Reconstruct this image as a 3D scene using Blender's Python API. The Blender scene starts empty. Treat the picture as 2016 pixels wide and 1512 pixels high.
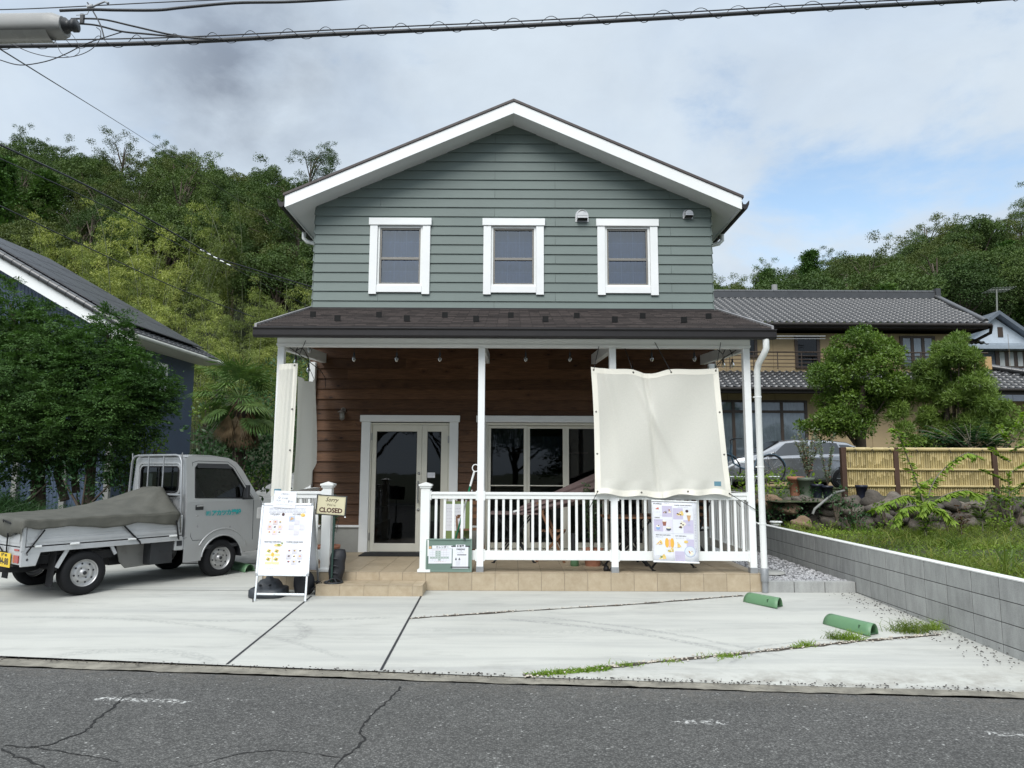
import bpy, math, random
import numpy as np
from mathutils import Matrix, Vector
PI = math.pi
R = math.radians
scene = bpy.context.scene
C = scene.collection
rng = np.random.default_rng(7)
random.seed(7)

# ---------------------------------------------------------------- camera
cam_d = bpy.data.cameras.new('camera')
cam = bpy.data.objects.new('camera', cam_d); C.objects.link(cam)
cam_d.sensor_width = 36.0; cam_d.lens = 36.0 * 1398.6 / 2016.0
cam_d.clip_end = 2000; cam_d.clip_start = 0.05
cam.location = (0, 0, 1.566)
cam.rotation_euler = (Matrix.Rotation(R(-0.057), 4, 'Z') @ Matrix.Rotation(R(90 + 6.889), 4, 'X') @ Matrix.Rotation(R(0.259), 4, 'Z')).to_euler()
scene.camera = cam

# ---------------------------------------------------------------- exposure
scene.view_settings.view_transform = 'Standard'
scene.view_settings.look = 'None'
scene.view_settings.exposure = 0.0
scene.view_settings.gamma = 1.0

# ---------------------------------------------------------------- sun and sky
SUN_EL, SUN_AZ = 44.0, 196.0      # the veiled sun stands high behind the camera
sd = bpy.data.lights.new('sun', 'SUN'); sd.energy = 2.6; sd.angle = R(36); sd.color = (1.0, 0.97, 0.92)
so = bpy.data.objects.new('sun', sd); C.objects.link(so)
_d = Vector((math.sin(R(SUN_AZ)) * math.cos(R(SUN_EL)), math.cos(R(SUN_AZ)) * math.cos(R(SUN_EL)), math.sin(R(SUN_EL))))
so.rotation_euler = _d.to_track_quat('Z', 'Y').to_euler()

class NT:
    """small helper for node trees"""
    def __init__(s, tree): s.t = tree; s.n = tree.nodes; s.l = tree.links
    def node(s, typ, **kw):
        n = s.n.new(typ)
        for k, v in kw.items():
            if k.startswith('_'): setattr(n, k[1:], v)
            else:
                key = int(k[1:]) if (k[0] == 'i' and k[1:].isdigit()) else k
                s.put(n.inputs[key], v)
        return n
    def put(s, inp, v):
        if isinstance(v, bpy.types.NodeSocket): s.l.new(v, inp)
        else:
            if isinstance(v, (tuple, list)) and len(v) == 3 and inp.type == 'RGBA': v = (*v, 1)
            inp.default_value = v
    def math(s, op, a, b=0.0, c=0.0, clamp=False):
        n = s.node('ShaderNodeMath', _operation=op, i0=a, i1=b); n.use_clamp = clamp
        if op in ('MULTIPLY_ADD', 'SMOOTH_MIN', 'SMOOTH_MAX', 'COMPARE'): s.put(n.inputs[2], c)
        return n.outputs[0]
    def vmath(s, op, a, b=(0, 0, 0)):
        n = s.node('ShaderNodeVectorMath', _operation=op, i0=a, i1=b)
        return n.outputs['Value'] if op in ('DISTANCE', 'LENGTH', 'DOT_PRODUCT') else n.outputs[0]
    def ramp(s, f, a, b, lo=0.0, hi=1.0, smooth=False):
        n = s.node('ShaderNodeMapRange', i0=f, i1=a, i2=b, i3=lo, i4=hi)
        n.interpolation_type = 'SMOOTHSTEP' if smooth else 'LINEAR'; n.clamp = True
        return n.outputs[0]
    def mix(s, f, a, b, mode='MIX'):
        n = s.node('ShaderNodeMix', _data_type='RGBA', _blend_type=mode)
        s.put(n.inputs[0], f); s.put(n.inputs[6], a); s.put(n.inputs[7], b)
        return n.outputs[2]
    def noise(s, vec, scale, detail=3.0, rough=0.55, dist=0.0, dims='3D'):
        n = s.node('ShaderNodeTexNoise', _noise_dimensions=dims, Scale=scale, Detail=detail, Roughness=rough, Distortion=dist)
        if vec is not None: s.l.new(vec, n.inputs['Vector'])
        return n.outputs[0]
    def voro(s, vec, scale, feature='F1', out='Distance', rand=1.0):
        n = s.node('ShaderNodeTexVoronoi', _feature=feature, Scale=scale, Randomness=rand)
        s.l.new(vec, n.inputs['Vector'])
        return n.outputs[out]
    def mapping(s, vec, scale=(1, 1, 1), loc=(0, 0, 0), rot=(0, 0, 0)):
        n = s.node('ShaderNodeMapping', Location=loc, Rotation=rot, Scale=scale); s.l.new(vec, n.inputs[0]); return n.outputs[0]
    def sep(s, vec):
        n = s.node('ShaderNodeSeparateXYZ'); s.l.new(vec, n.inputs[0]); return n.outputs
    def comb(s, x, y, z):
        return s.node('ShaderNodeCombineXYZ', i0=x, i1=y, i2=z).outputs[0]
    def bump(s, h, strength=0.3, dist=0.01, normal=None):
        n = s.node('ShaderNodeBump', Strength=strength, Distance=dist, Height=h)
        if normal is not None: s.l.new(normal, n.inputs['Normal'])
        return n.outputs[0]

world = bpy.data.worlds.new('World'); scene.world = world; world.use_nodes = True
w = NT(world.node_tree)
for n in list(w.n): w.n.remove(n)
tc = w.node('ShaderNodeTexCoord').outputs['Generated']
dirn = w.vmath('NORMALIZE', tc)
sx, sy, sz = w.sep(dirn)
sky = w.node('ShaderNodeTexSky', _sky_type='NISHITA')
sky.sun_disc = False; sky.sun_elevation = R(SUN_EL); sky.sun_rotation = R(SUN_AZ)
sky.air_density = 1.0; sky.dust_density = 1.5; sky.ozone_density = 1.5
blue = w.mix(1.0, sky.outputs[0], (0.27, 0.255, 0.225), 'MULTIPLY')
zc = w.math('MAXIMUM', w.math('ADD', sz, 0.12), 0.05)
cloudp = w.comb(w.math('DIVIDE', sx, zc), w.math('DIVIDE', sy, zc), 0.0)
n1 = w.noise(w.mapping(dirn, scale=(1, 1, 1.7)), 3.0, 7.0, 0.56, 0.3)
n2 = w.noise(w.mapping(dirn, loc=(5.3, 1.7, 0), scale=(1, 1, 2.0)), 4.2, 8.0, 0.58, 0.2)
n3 = w.noise(w.mapping(dirn, scale=(1, 1, 1.6)), 6.0, 7.0, 0.58, 0.2)
def blob(px, py, pz, r0, r1):
    v = Vector((px, py, pz)).normalized()
    return w.ramp(w.vmath('DISTANCE', dirn, tuple(v)), r0, r1, 1.0, 0.0, True)
# openings of blue low on the right, one dark grey cloud high on the left
open_r = w.math('ADD', blob(0.355, 0.86, 0.375, 0.02, 0.17), w.math('MULTIPLY', blob(0.52, 0.8, 0.36, 0.02, 0.18), 0.55))
cov = w.math('ADD', n2, w.math('MULTIPLY', open_r, -0.15))
cover = w.ramp(cov, 0.18, 0.44, 0.0, 1.0, True)
grey_l = w.math('ADD', blob(-0.345, 0.81, 0.474, 0.0, 0.16), w.math('MULTIPLY', blob(-0.25, 0.82, 0.50, 0.02, 0.26), 0.35))
shade = w.math('ADD', w.math('MULTIPLY', w.math('MULTIPLY', grey_l, w.ramp(n3, 0.35, 0.62, 0.30, 1.0)), 0.55), w.math('MULTIPLY', w.ramp(n3, 0.3, 0.7), 0.16), clamp=True)
ccol = w.mix(shade, (0.72, 0.82, 0.92), (0.22, 0.26, 0.33))
ccol = w.mix(w.math('MULTIPLY', w.ramp(n1, 0.40, 0.70), 0.75), ccol, w.mix(1.0, ccol, (0.80, 0.85, 0.93), 'MULTIPLY'))
skyc = w.mix(cover, blue, ccol)
# an overcast sky is brightest overhead and round the veiled sun
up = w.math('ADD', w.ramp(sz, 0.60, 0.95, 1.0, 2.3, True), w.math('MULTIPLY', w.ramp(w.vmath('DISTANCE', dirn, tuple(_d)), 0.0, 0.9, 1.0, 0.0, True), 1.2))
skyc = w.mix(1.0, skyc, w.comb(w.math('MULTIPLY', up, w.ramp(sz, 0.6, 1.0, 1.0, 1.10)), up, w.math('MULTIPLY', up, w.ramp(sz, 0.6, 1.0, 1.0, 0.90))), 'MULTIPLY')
skyc = w.mix(w.ramp(sz, -0.06, 0.0), (0.10, 0.10, 0.09), skyc)
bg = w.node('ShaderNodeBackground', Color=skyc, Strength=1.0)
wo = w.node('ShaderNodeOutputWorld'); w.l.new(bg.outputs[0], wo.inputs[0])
world.cycles.sampling_method = 'MANUAL'; world.cycles.sample_map_resolution = 512

# ---------------------------------------------------------------- materials
MATS = {}
def new_mat(name):
    m = bpy.data.materials.new(name); m.use_nodes = True
    t = NT(m.node_tree)
    b = t.n['Principled BSDF']
    t.b = b; t.m = m
    t.co = t.node('ShaderNodeTexCoord').outputs['Object']
    MATS[name] = m
    return t
def pm(name, col, rough=0.6, metal=0.0, var=0.12, vs=3.0, bump=0.0, bs=60.0, spec=0.5, dirt=0.0, coat=0.0, isl=0.0, stretch=(1, 1, 1)):
    """plain surface with uneven tone, optional fine bump and blotchy dirt"""
    if name in MATS: return MATS[name]
    t = new_mat(name)
    co = t.mapping(t.co, scale=stretch) if stretch != (1, 1, 1) else t.co
    c = (*col, 1)
    n = t.noise(co, vs, 4.0, 0.6)
    f = t.ramp(n, 0.3, 0.7, 1 - var, 1 + var)
    if isl: f = t.math('MULTIPLY', f, t.ramp(t.node('ShaderNodeNewGeometry').outputs['Random Per Island'], 0, 1, 1 - isl, 1 + isl))
    o = t.mix(1.0, c, t.comb(f, f, f), 'MULTIPLY')
    if dirt:
        d = t.ramp(t.noise(co, vs * 2.7, 6.0, 0.7), 0.5, 0.75, 0, dirt)
        o = t.mix(d, o, (col[0] * 0.45, col[1] * 0.42, col[2] * 0.38, 1))
    t.put(t.b.inputs['Base Color'], o)
    t.put(t.b.inputs['Roughness'], t.ramp(t.noise(co, vs * 4, 3), 0.3, 0.7, max(rough - 0.08, 0.02), min(rough + 0.08, 1)))
    t.b.inputs['Metallic'].default_value = metal
    t.b.inputs['Specular IOR Level'].default_value = spec
    if coat: t.b.inputs['Coat Weight'].default_value = coat; t.b.inputs['Coat Roughness'].default_value = 0.08
    if bump: t.put(t.b.inputs['Normal'], t.bump(t.noise(co, bs, 4.0, 0.6), bump, 0.01))
    return t.m

WHITE = pm('white_paint', (0.80, 0.81, 0.80), 0.45, var=0.04, vs=1.5, bump=0.05, bs=40)
VINYL = pm('white_vinyl', (0.78, 0.79, 0.77), 0.35, var=0.03, vs=2, dirt=0.06)
CREAM = pm('cream_paint', (0.68, 0.66, 0.57), 0.4, var=0.04)
BLACKM = pm('black_metal', (0.018, 0.018, 0.02), 0.45, 0.3, var=0.2)
BROWNM = pm('dark_bronze_metal', (0.020, 0.018, 0.019), 0.45, 0.0, var=0.1, spec=0.3)
RUBBER = pm('black_rubber', (0.012, 0.0125, 0.014), 0.8, spec=0.25, var=0.2, vs=8, bump=0.1, bs=80)
BLACKP = pm('black_plastic', (0.022, 0.024, 0.027), 0.5, var=0.2, vs=6)
STEEL = pm('brushed_steel', (0.40, 0.40, 0.40), 0.38, 0.9, var=0.08, vs=5)
ALU = pm('aluminium', (0.62, 0.64, 0.65), 0.35, 0.75, var=0.08, vs=5)
GREYM = pm('grey_steel', (0.30, 0.31, 0.32), 0.5, 0.4, var=0.15)
TERRA = pm('terracotta', (0.42, 0.19, 0.12), 0.8, var=0.15, vs=6, bump=0.1)
PAPER = pm('white_paper', (0.71, 0.72, 0.76), 0.7, var=0.02)
INK = pm('black_ink', (0.03, 0.03, 0.035), 0.6, var=0.05)
FADED = pm('grey_print', (0.42, 0.42, 0.46), 0.6, var=0.05)

def siding():
    t = new_mat('sage_siding')
    co = t.mapping(t.co, scale=(0.35, 6, 6))
    n = t.noise(co, 14, 5, 0.65, 0.3)
    rnd = t.node('ShaderNodeNewGeometry').outputs['Random Per Island']
    f = t.math('MULTIPLY', t.ramp(n, 0.3, 0.7, 0.95, 1.05), t.ramp(rnd, 0, 1, 0.96, 1.04))
    f = t.math('MULTIPLY', f, t.ramp(t.noise(t.co, 0.7, 3), 0.35, 0.65, 0.96, 1.04))
    t.put(t.b.inputs['Base Color'], t.mix(1.0, (0.147, 0.183, 0.169, 1), t.comb(f, f, f), 'MULTIPLY'))
    t.b.inputs['Roughness'].default_value = 0.62
    t.put(t.b.inputs['Normal'], t.bump(n, 0.25, 0.004))
    return t.m
SIDING = siding()

def brown_wood():
    t = new_mat('stained_cedar')
    rnd = t.node('ShaderNodeNewGeometry').outputs['Random Per Island']
    x, y, z = t.sep(t.co)
    sh = t.comb(t.math('ADD', x, t.math('MULTIPLY', rnd, 37.0)), y, t.math('ADD', z, t.math('MULTIPLY', rnd, 11.0)))
    kn = t.voro(t.mapping(sh, scale=(1.0, 0.1, 2.2)), 2.9, rand=1.0)          # knots
    knot = t.ramp(kn, 0.03, 0.13, 1.0, 0.0, True)
    halo = t.ramp(kn, 0.08, 0.40, 1.0, 0.0, True)
    warp = t.comb(x, 0.0, t.math('ADD', z, t.math('MULTIPLY', halo, 0.05)))
    g = t.noise(t.mapping(warp, scale=(0.8, 1, 16)), 5, 6, 0.7, 0.6)
    c = t.mix(t.ramp(g, 0.3, 0.7), (0.044, 0.020, 0.010, 1), (0.165, 0.083, 0.042, 1))
    f = t.ramp(rnd, 0, 1, 0.72, 1.3)
    c = t.mix(1.0, c, t.comb(f, f, f), 'MULTIPLY')
    c = t.mix(t.math('MULTIPLY', halo, 0.55), c, (0.060, 0.026, 0.012, 1))
    c = t.mix(knot, c, (0.016, 0.008, 0.005, 1))
    t.put(t.b.inputs['Base Color'], c)
    t.put(t.b.inputs['Roughness'], t.ramp(g, 0.3, 0.7, 0.5, 0.72))
    t.b.inputs['Specular IOR Level'].default_value = 0.3
    t.put(t.b.inputs['Normal'], t.bump(g, 0.35, 0.006))
    return t.m
CEDAR = brown_wood()

def tile_mat():
    t = new_mat('beige_floor_tile')
    rnd = t.node('ShaderNodeNewGeometry').outputs['Random Per Island']
    n = t.noise(t.co, 9, 6, 0.7)
    c = t.mix(t.ramp(n, 0.3, 0.75), (0.355, 0.280, 0.185, 1), (0.470, 0.390, 0.280, 1))
    f = t.ramp(rnd, 0, 1, 0.93, 1.06)
    t.put(t.b.inputs['Base Color'], t.mix(1.0, c, t.comb(f, f, f), 'MULTIPLY'))
    t.b.inputs['Roughness'].default_value = 0.5
    t.put(t.b.inputs['Normal'], t.bump(t.noise(t.co, 70, 4), 0.1, 0.004))
    return t.m
TILE = tile_mat()
GROUT = pm('tile_grout', (0.20, 0.17, 0.13), 0.9)
FOUND = pm('foundation_concrete', (0.33, 0.33, 0.31), 0.85, var=0.12, vs=2, bump=0.15, dirt=0.2)

def concrete():
    t = new_mat('driveway_concrete'); t.co = t.node('ShaderNodeNewGeometry').outputs['Position']
    x, y, z = t.sep(t.co)
    big = t.noise(t.co, 0.7, 5, 0.6, 0.5)
    st = t.noise(t.mapping(t.co, scale=(0.13, 1.6, 1), rot=(0, 0, -0.12)), 2.0, 8, 0.66, 0.3)     # brushed streaks
    fine = t.noise(t.co, 95, 4, 0.7)
    c = t.mix(t.ramp(big, 0.3, 0.7), (0.442, 0.443, 0.408, 1), (0.492, 0.493, 0.456, 1))
    c = t.mix(t.ramp(st, 0.46, 0.70, 0, 0.55), c, (0.29, 0.295, 0.29, 1))
    f = t.ramp(fine, 0.3, 0.7, 0.95, 1.04)
    c = t.mix(1.0, c, t.comb(f, f, f), 'MULTIPLY')
    def arc(cx, cy, r, w_, a, y0, y1, x0, x1):      # tyre smears
        d = t.vmath('DISTANCE', t.comb(x, y, 0.0), (cx, cy, 0))
        wob = t.math('ADD', d, t.math('MULTIPLY', t.noise(t.co, 3.0, 3), 0.08))
        m = t.ramp(t.math('ABSOLUTE', t.math('SUBTRACT', wob, r)), w_ * 0.4, w_, a, 0.0, True)
        m = t.math('MULTIPLY', m, t.math('MULTIPLY', t.ramp(x, x0, x0 + 0.25), t.ramp(x, x1 - 0.25, x1, 1.0, 0.0)))
        m = t.math('MULTIPLY', m, t.math('MULTIPLY', t.ramp(y, y0, y0 + 0.2), t.ramp(y, y1 - 0.2, y1, 1.0, 0.0)))
        return t.math('MULTIPLY', m, t.ramp(t.noise(t.co, 26, 4, 0.7), 0.38, 0.62))
    ms = [arc(-1.2, 3.6, 4.55, 0.07, 0.40, 6.5, 9.0, -0.2, 3.0), arc(-1.2, 3.6, 4.75, 0.05, 0.35, 6.5, 9.0, 0.2, 3.0),
          arc(3.2, 5.4, 1.65, 0.035, 0.5, 6.3, 7.2, 1.4, 3.4), arc(3.2, 5.4, 1.78, 0.03, 0.4, 6.3, 7.3, 1.5, 3.4),
          arc(-3.4, 5.6, 1.15, 0.10, 0.28, 6.2, 7.5, -4.2, -1.9), arc(-2.55, 7.3, 0.55, 0.09, 0.35, 7.0, 8.0, -2.4, -1.6),
          arc(-5.0, 3.0, 5.0, 0.06, 0.25, 6.4, 8.6, -5.5, -1.2), arc(0.5, 20.0, 12.6, 0.10, 0.20, 6.5, 8.2, -1.0, 2.2),
          arc(-3.5, 22.0, 14.2, 0.07, 0.30, 6.5, 9.0, -3.6, -1.2)]
    for m in ms: c = t.mix(t.math('MULTIPLY', m, 1.5, clamp=True), c, (0.20, 0.205, 0.20, 1))
    blot = t.math('MULTIPLY', t.ramp(t.noise(t.mapping(t.co, scale=(0.5, 1.2, 1)), 1.1, 5, 0.6, 1.5), 0.50, 0.66), t.ramp(t.noise(t.mapping(t.co, scale=(0.4, 3, 1)), 9, 6, 0.75), 0.4, 0.65))
    c = t.mix(t.math('MULTIPLY', blot, 0.5), c, (0.24, 0.24, 0.225, 1))
    mud = t.math('MULTIPLY', t.ramp(y, 5.9, 6.35, 1, 0), t.ramp(t.noise(t.co, 5, 6, 0.7), 0.42, 0.66))
    c = t.mix(t.math('MULTIPLY', mud, 0.7), c, (0.20, 0.18, 0.15, 1))
    sp = t.ramp(t.voro(t.co, 6.5), 0.02, 0.05, 1, 0)                        # crumbs of grit
    c = t.mix(t.math('MULTIPLY', sp, t.ramp(t.noise(t.co, 1.3, 3), 0.5, 0.6)), c, (0.07, 0.06, 0.05, 1))
    t.put(t.b.inputs['Base Color'], c)
    t.b.inputs['Roughness'].default_value = 0.85
    t.put(t.b.inputs['Normal'], t.bump(fine, 0.25, 0.004))
    return t.m
CONC = concrete()

def asphalt():
    t = new_mat('road_asphalt'); t.co = t.node('ShaderNodeNewGeometry').outputs['Position']
    x, y, z = t.sep(t.co)
    vo = t.node('ShaderNodeTexVoronoi', _feature='F1', Scale=75.0); t.l.new(t.co, vo.inputs['Vector'])
    cr = t.sep(vo.outputs['Color'])
    g = t.math('MULTIPLY', t.ramp(vo.outputs['Distance'], 0.15, 0.6, 1.0, 0.35), t.ramp(cr[0], 0, 1, 0.32, 1.6))
    base = t.mix(t.ramp(t.noise(t.co, 0.9, 5, 0.6), 0.3, 0.7), (0.108, 0.107, 0.101, 1), (0.146, 0.144, 0.136, 1))
    c = t.mix(1.0, base, t.comb(g, g, g), 'MULTIPLY')
    c = t.mix(0.22, c, base)
    bright = t.math('MULTIPLY', t.ramp(cr[1], 0.965, 0.985), t.ramp(t.noise(t.co, 8, 3), 0.45, 0.6))
    c = t.mix(t.math('MULTIPLY', bright, 0.7), c, (0.40, 0.40, 0.38, 1))
    # worn white edge line
    d = t.math('ABSOLUTE', t.math('ADD', t.math('SUBTRACT', y, 5.145), t.math('MULTIPLY', x, 0.1035)))
    band = t.ramp(t.math('ADD', d, t.math('MULTIPLY', t.noise(t.co, 14, 3), 0.05)), 0.035, 0.075, 1.0, 0.0)
    keep = t.math('MAXIMUM', t.math('MULTIPLY', t.ramp(x, -3.2, -3.0), t.ramp(x, -2.35, -2.15, 1, 0)), t.math('MAXIMUM', t.ramp(x, 2.6, 3.2, 0.0, 0.96), t.math('MULTIPLY', t.math('MULTIPLY', t.ramp(x, 0.9, 1.2), t.ramp(x, 1.4, 1.6, 1, 0)), 0.92)))
    worn = t.ramp(t.math('ADD', t.noise(t.co, 30, 5, 0.75), t.math('MULTIPLY', keep, 0.30)), 0.78, 0.86)
    c = t.mix(t.math('MULTIPLY', t.math('MULTIPLY', band, worn), 0.85), c, (0.62, 0.62, 0.60, 1))
    sand = t.math('MULTIPLY', t.ramp(t.math('ADD', y, t.math('MULTIPLY', x, 0.105)), 5.45, 5.85), t.ramp(t.noise(t.co, 9, 6, 0.7), 0.4, 0.65, 0.0, 0.75))
    c = t.mix(sand, c, (0.12, 0.11, 0.095, 1))
    t.put(t.b.inputs['Base Color'], c)
    t.b.inputs['Roughness'].default_value = 0.85
    t.put(t.b.inputs['Normal'], t.bump(vo.outputs['Distance'], 0.8, 0.006))
    return t.m
ASPH = asphalt()
MORTAR = pm('gutter_mortar', (0.215, 0.20, 0.165), 0.9, var=0.4, vs=5, bump=0.4, bs=90, dirt=0.7)
DARKJ = pm('joint_filler', (0.025, 0.026, 0.03), 0.8, var=0.3, vs=12)
SOIL = pm('dark_soil', (0.055, 0.042, 0.030), 0.95, var=0.35, vs=5, bump=0.8, bs=30)
def ground_green():
    t = new_mat('mossy_ground')
    n = t.noise(t.co, 1.6, 6, 0.7); m = t.noise(t.co, 14, 5, 0.7)
    c = t.mix(t.ramp(n, 0.4, 0.6), (0.050, 0.040, 0.026, 1), (0.060, 0.085, 0.022, 1))
    c = t.mix(t.ramp(m, 0.35, 0.7), c, (0.030, 0.045, 0.012, 1))
    t.put(t.b.inputs['Base Color'], c); t.b.inputs['Roughness'].default_value = 0.95
    t.put(t.b.inputs['Normal'], t.bump(m, 0.8, 0.03))
    return t.m
GREENG = ground_green()
def gravel():
    t = new_mat('crushed_gravel')
    vo = t.node('ShaderNodeTexVoronoi', _feature='F1', Scale=38.0); t.l.new(t.co, vo.inputs['Vector'])
    cr = t.sep(vo.outputs['Color'])
    f = t.math('MULTIPLY', t.ramp(cr[0], 0, 1, 0.5, 1.5), t.ramp(vo.outputs['Distance'], 0.1, 0.65, 1.0, 0.25))
    t.put(t.b.inputs['Base Color'], t.mix(1.0, (0.33, 0.33, 0.34, 1), t.comb(f, f, f), 'MULTIPLY'))
    t.b.inputs['Roughness'].default_value = 0.9
    t.put(t.b.inputs['Normal'], t.bump(vo.outputs['Distance'], 1.0, 0.02))
    return t.m
GRAVEL = gravel()
def block_mat():
    t = new_mat('concrete_block')
    rnd = t.node('ShaderNodeNewGeometry').outputs['Random Per Island']
    n = t.noise(t.co, 130, 4, 0.7); s_ = t.noise(t.mapping(t.co, scale=(2, 2, 0.5)), 6, 6, 0.65)
    c = t.mix(t.ramp(s_, 0.35, 0.7), (0.370, 0.375, 0.362, 1), (0.27, 0.272, 0.264, 1))
    f = t.math('MULTIPLY', t.ramp(rnd, 0, 1, 0.93, 1.07), t.ramp(n, 0.3, 0.7, 0.82, 1.15))
    t.put(t.b.inputs['Base Color'], t.mix(1.0, c, t.comb(f, f, f), 'MULTIPLY'))
    t.b.inputs['Roughness'].default_value = 0.92
    t.put(t.b.inputs['Normal'], t.bump(n, 0.4, 0.004))
    return t.m
BLOCK = block_mat()
BJOINT = pm('block_mortar', (0.07, 0.07, 0.068), 0.9)
BTOP = pm('coping_mortar', (0.66, 0.66, 0.64), 0.9, var=0.06, dirt=0.15)

def shingle():
    t = new_mat('asphalt_shingle')
    x, y, z = t.sep(t.co)
    br = t.node('ShaderNodeTexBrick', _offset=0.37, _offset_frequency=1, _squash=1.0)
    t.l.new(t.mapping(t.co, scale=(1, 1, 1)), br.inputs['Vector'])
    br.inputs['Color1'].default_value = (0.022, 0.018, 0.017, 1); br.inputs['Color2'].default_value = (0.090, 0.072, 0.066, 1)
    br.inputs['Mortar'].default_value = (0.012, 0.009, 0.008, 1); br.inputs['Scale'].default_value = 1.0
    br.inputs['Mortar Size'].default_value = 0.004; br.inputs['Brick Width'].default_value = 0.16; br.inputs['Row Height'].default_value = 0.042
    g = t.noise(t.co, 160, 4, 0.8)
    m = t.noise(t.mapping(t.co, scale=(3, 14, 14)), 1.6, 5, 0.7)
    c = t.mix(t.ramp(m, 0.35, 0.65, 0.15, 0.75), br.outputs[0], (0.042, 0.034, 0.032, 1))
    f = t.ramp(g, 0.3, 0.7, 0.65, 1.4)
    t.put(t.b.inputs['Base Color'], t.mix(1.0, c, t.comb(f, f, f), 'MULTIPLY')); t.b.inputs['Roughness'].default_value = 0.9
    t.put(t.b.inputs['Normal'], t.bump(t.math('ADD', t.math('MULTIPLY', br.outputs['Fac'], -1.0), t.math('MULTIPLY', g, 0.5)), 0.7, 0.01))
    return t.m
SHINGLE = shingle()

def glass(name, tint=(0.75, 0.8, 0.85), refl=1.0, dark=0.0):
    m = bpy.data.materials.new(name); m.use_nodes = True; t = NT(m.node_tree)
    for n in list(t.n): t.n.remove(n)
    tr = t.node('ShaderNodeBsdfTransparent', Color=(*tint, 1))
    gl = t.node('ShaderNodeBsdfGlossy', Color=(0.95, 0.97, 1.0, 1), Roughness=0.015)
    fr = t.node('ShaderNodeFresnel', IOR=1.5)
    co = t.node('ShaderNodeTexCoord').outputs['Object']
    nb = t.bump(t.noise(co, 1.8, 2), 0.04, 0.02); t.l.new(nb, gl.inputs['Normal'])
    f = t.math('ADD', t.math('MULTIPLY', fr.outputs[0], 1.7 * refl), 0.012 * refl, clamp=True)
    mx = t.node('ShaderNodeMixShader'); t.l.new(f, mx.inputs[0]); t.l.new(tr.outputs[0], mx.inputs[1]); t.l.new(gl.outputs[0], mx.inputs[2])
    o = t.node('ShaderNodeOutputMaterial'); t.l.new(mx.outputs[0], o.inputs[0])
    MATS[name] = m
    return m
GLASS = glass('window_glass')
GLASSUP = glass('upper_window_glass', (0.48, 0.60, 0.80), 1.9)
GLASSD = glass('tinted_glass', (0.22, 0.25, 0.24), 0.42)
BULB = glass('bulb_glass', (0.8, 0.82, 0.8), 1.5)

def leaf_mat(name, a, b, trans=0.25, rough=0.55, objvar=0.25, yellow=None):
    m = bpy.data.materials.new(name); m.use_nodes = True; t = NT(m.node_tree)
    for n in list(t.n): t.n.remove(n)
    g = t.node('ShaderNodeNewGeometry').outputs['Random Per Island']
    orr = t.node('ShaderNodeObjectInfo').outputs['Random']
    co = t.node('ShaderNodeTexCoord').outputs['Object']
    nz = t.noise(co, 0.9, 3, 0.6)
    f = t.math('ADD', t.math('MULTIPLY', g, 0.36), t.math('MULTIPLY', t.ramp(nz, 0.3, 0.7), 0.65), clamp=True)
    c = t.mix(f, (*a, 1), (*b, 1))
    if yellow: c = t.mix(t.ramp(g, 0.86, 0.97, 0, 0.8), c, (*yellow, 1))
    k = t.ramp(orr, 0, 1, 1 - objvar, 1 + objvar)
    c = t.mix(1.0, c, t.comb(t.math('MULTIPLY', k, t.ramp(orr, 0, 1, 0.92, 1.12)), k, t.math('MULTIPLY', k, 0.95)), 'MULTIPLY')
    d = t.node('ShaderNodeBsdfDiffuse', Color=c); tl = t.node('ShaderNodeBsdfTranslucent', Color=t.mix(1.0, c, (1.1, 1.25, 0.6, 1), 'MULTIPLY'))
    gl = t.node('ShaderNodeBsdfGlossy', Color=(0.9, 0.95, 0.9, 1), Roughness=rough)
    m1 = t.node('ShaderNodeMixShader', i0=trans); t.l.new(d.outputs[0], m1.inputs[1]); t.l.new(tl.outputs[0], m1.inputs[2])
    m2 = t.node('ShaderNodeMixShader', i0=0.02); t.l.new(m1.outputs[0], m2.inputs[1]); t.l.new(gl.outputs[0], m2.inputs[2])
    o = t.node('ShaderNodeOutputMaterial'); t.l.new(m2.outputs[0], o.inputs[0])
    MATS[name] = m
    return m
L_BROAD = leaf_mat('broad_leaves', (0.030, 0.060, 0.018), (0.098, 0.150, 0.040), 0.18)
L_OLIVE = leaf_mat('olive_leaves', (0.036, 0.058, 0.017), (0.108, 0.138, 0.038), 0.18)
L_BAMB = leaf_mat('bamboo_leaves', (0.085, 0.125, 0.030), (0.32, 0.365, 0.105), 0.25, objvar=0.45)
L_CYP = leaf_mat('cypress_leaves', (0.022, 0.056, 0.017), (0.105, 0.190, 0.048), 0.2, objvar=0.05)
L_GLOSS = leaf_mat('glossy_leaves', (0.030, 0.072, 0.012), (0.165, 0.250, 0.045), 0.25, 0.35, 0.05)
L_PODO = leaf_mat('podocarp_leaves', (0.050, 0.100, 0.020), (0.220, 0.310, 0.070), 0.25, 0.4, 0.05)
L_BRIGHT = leaf_mat('bright_leaves', (0.095, 0.190, 0.022), (0.290, 0.410, 0.060), 0.35, objvar=0.1)
L_DEEP = leaf_mat('deep_green_leaves', (0.016, 0.050, 0.018), (0.055, 0.115, 0.045), 0.2, 0.35, 0.1)
L_GRASS = leaf_mat('grass_blades', (0.060, 0.105, 0.020), (0.200, 0.260, 0.050), 0.3, objvar=0.1, yellow=(0.25, 0.25, 0.07))
L_GREY = leaf_mat('grey_green_leaves', (0.10, 0.13, 0.09), (0.23, 0.27, 0.18), 0.2, objvar=0.1, yellow=(0.30, 0.05, 0.03))
L_PALM = leaf_mat('palm_leaves', (0.050, 0.105, 0.030), (0.170, 0.250, 0.085), 0.2, 0.35, 0.05)
L_DEAD = leaf_mat('dead_palm_leaves', (0.07, 0.045, 0.025), (0.17, 0.12, 0.07), 0.1, 0.6, 0.05)
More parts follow.
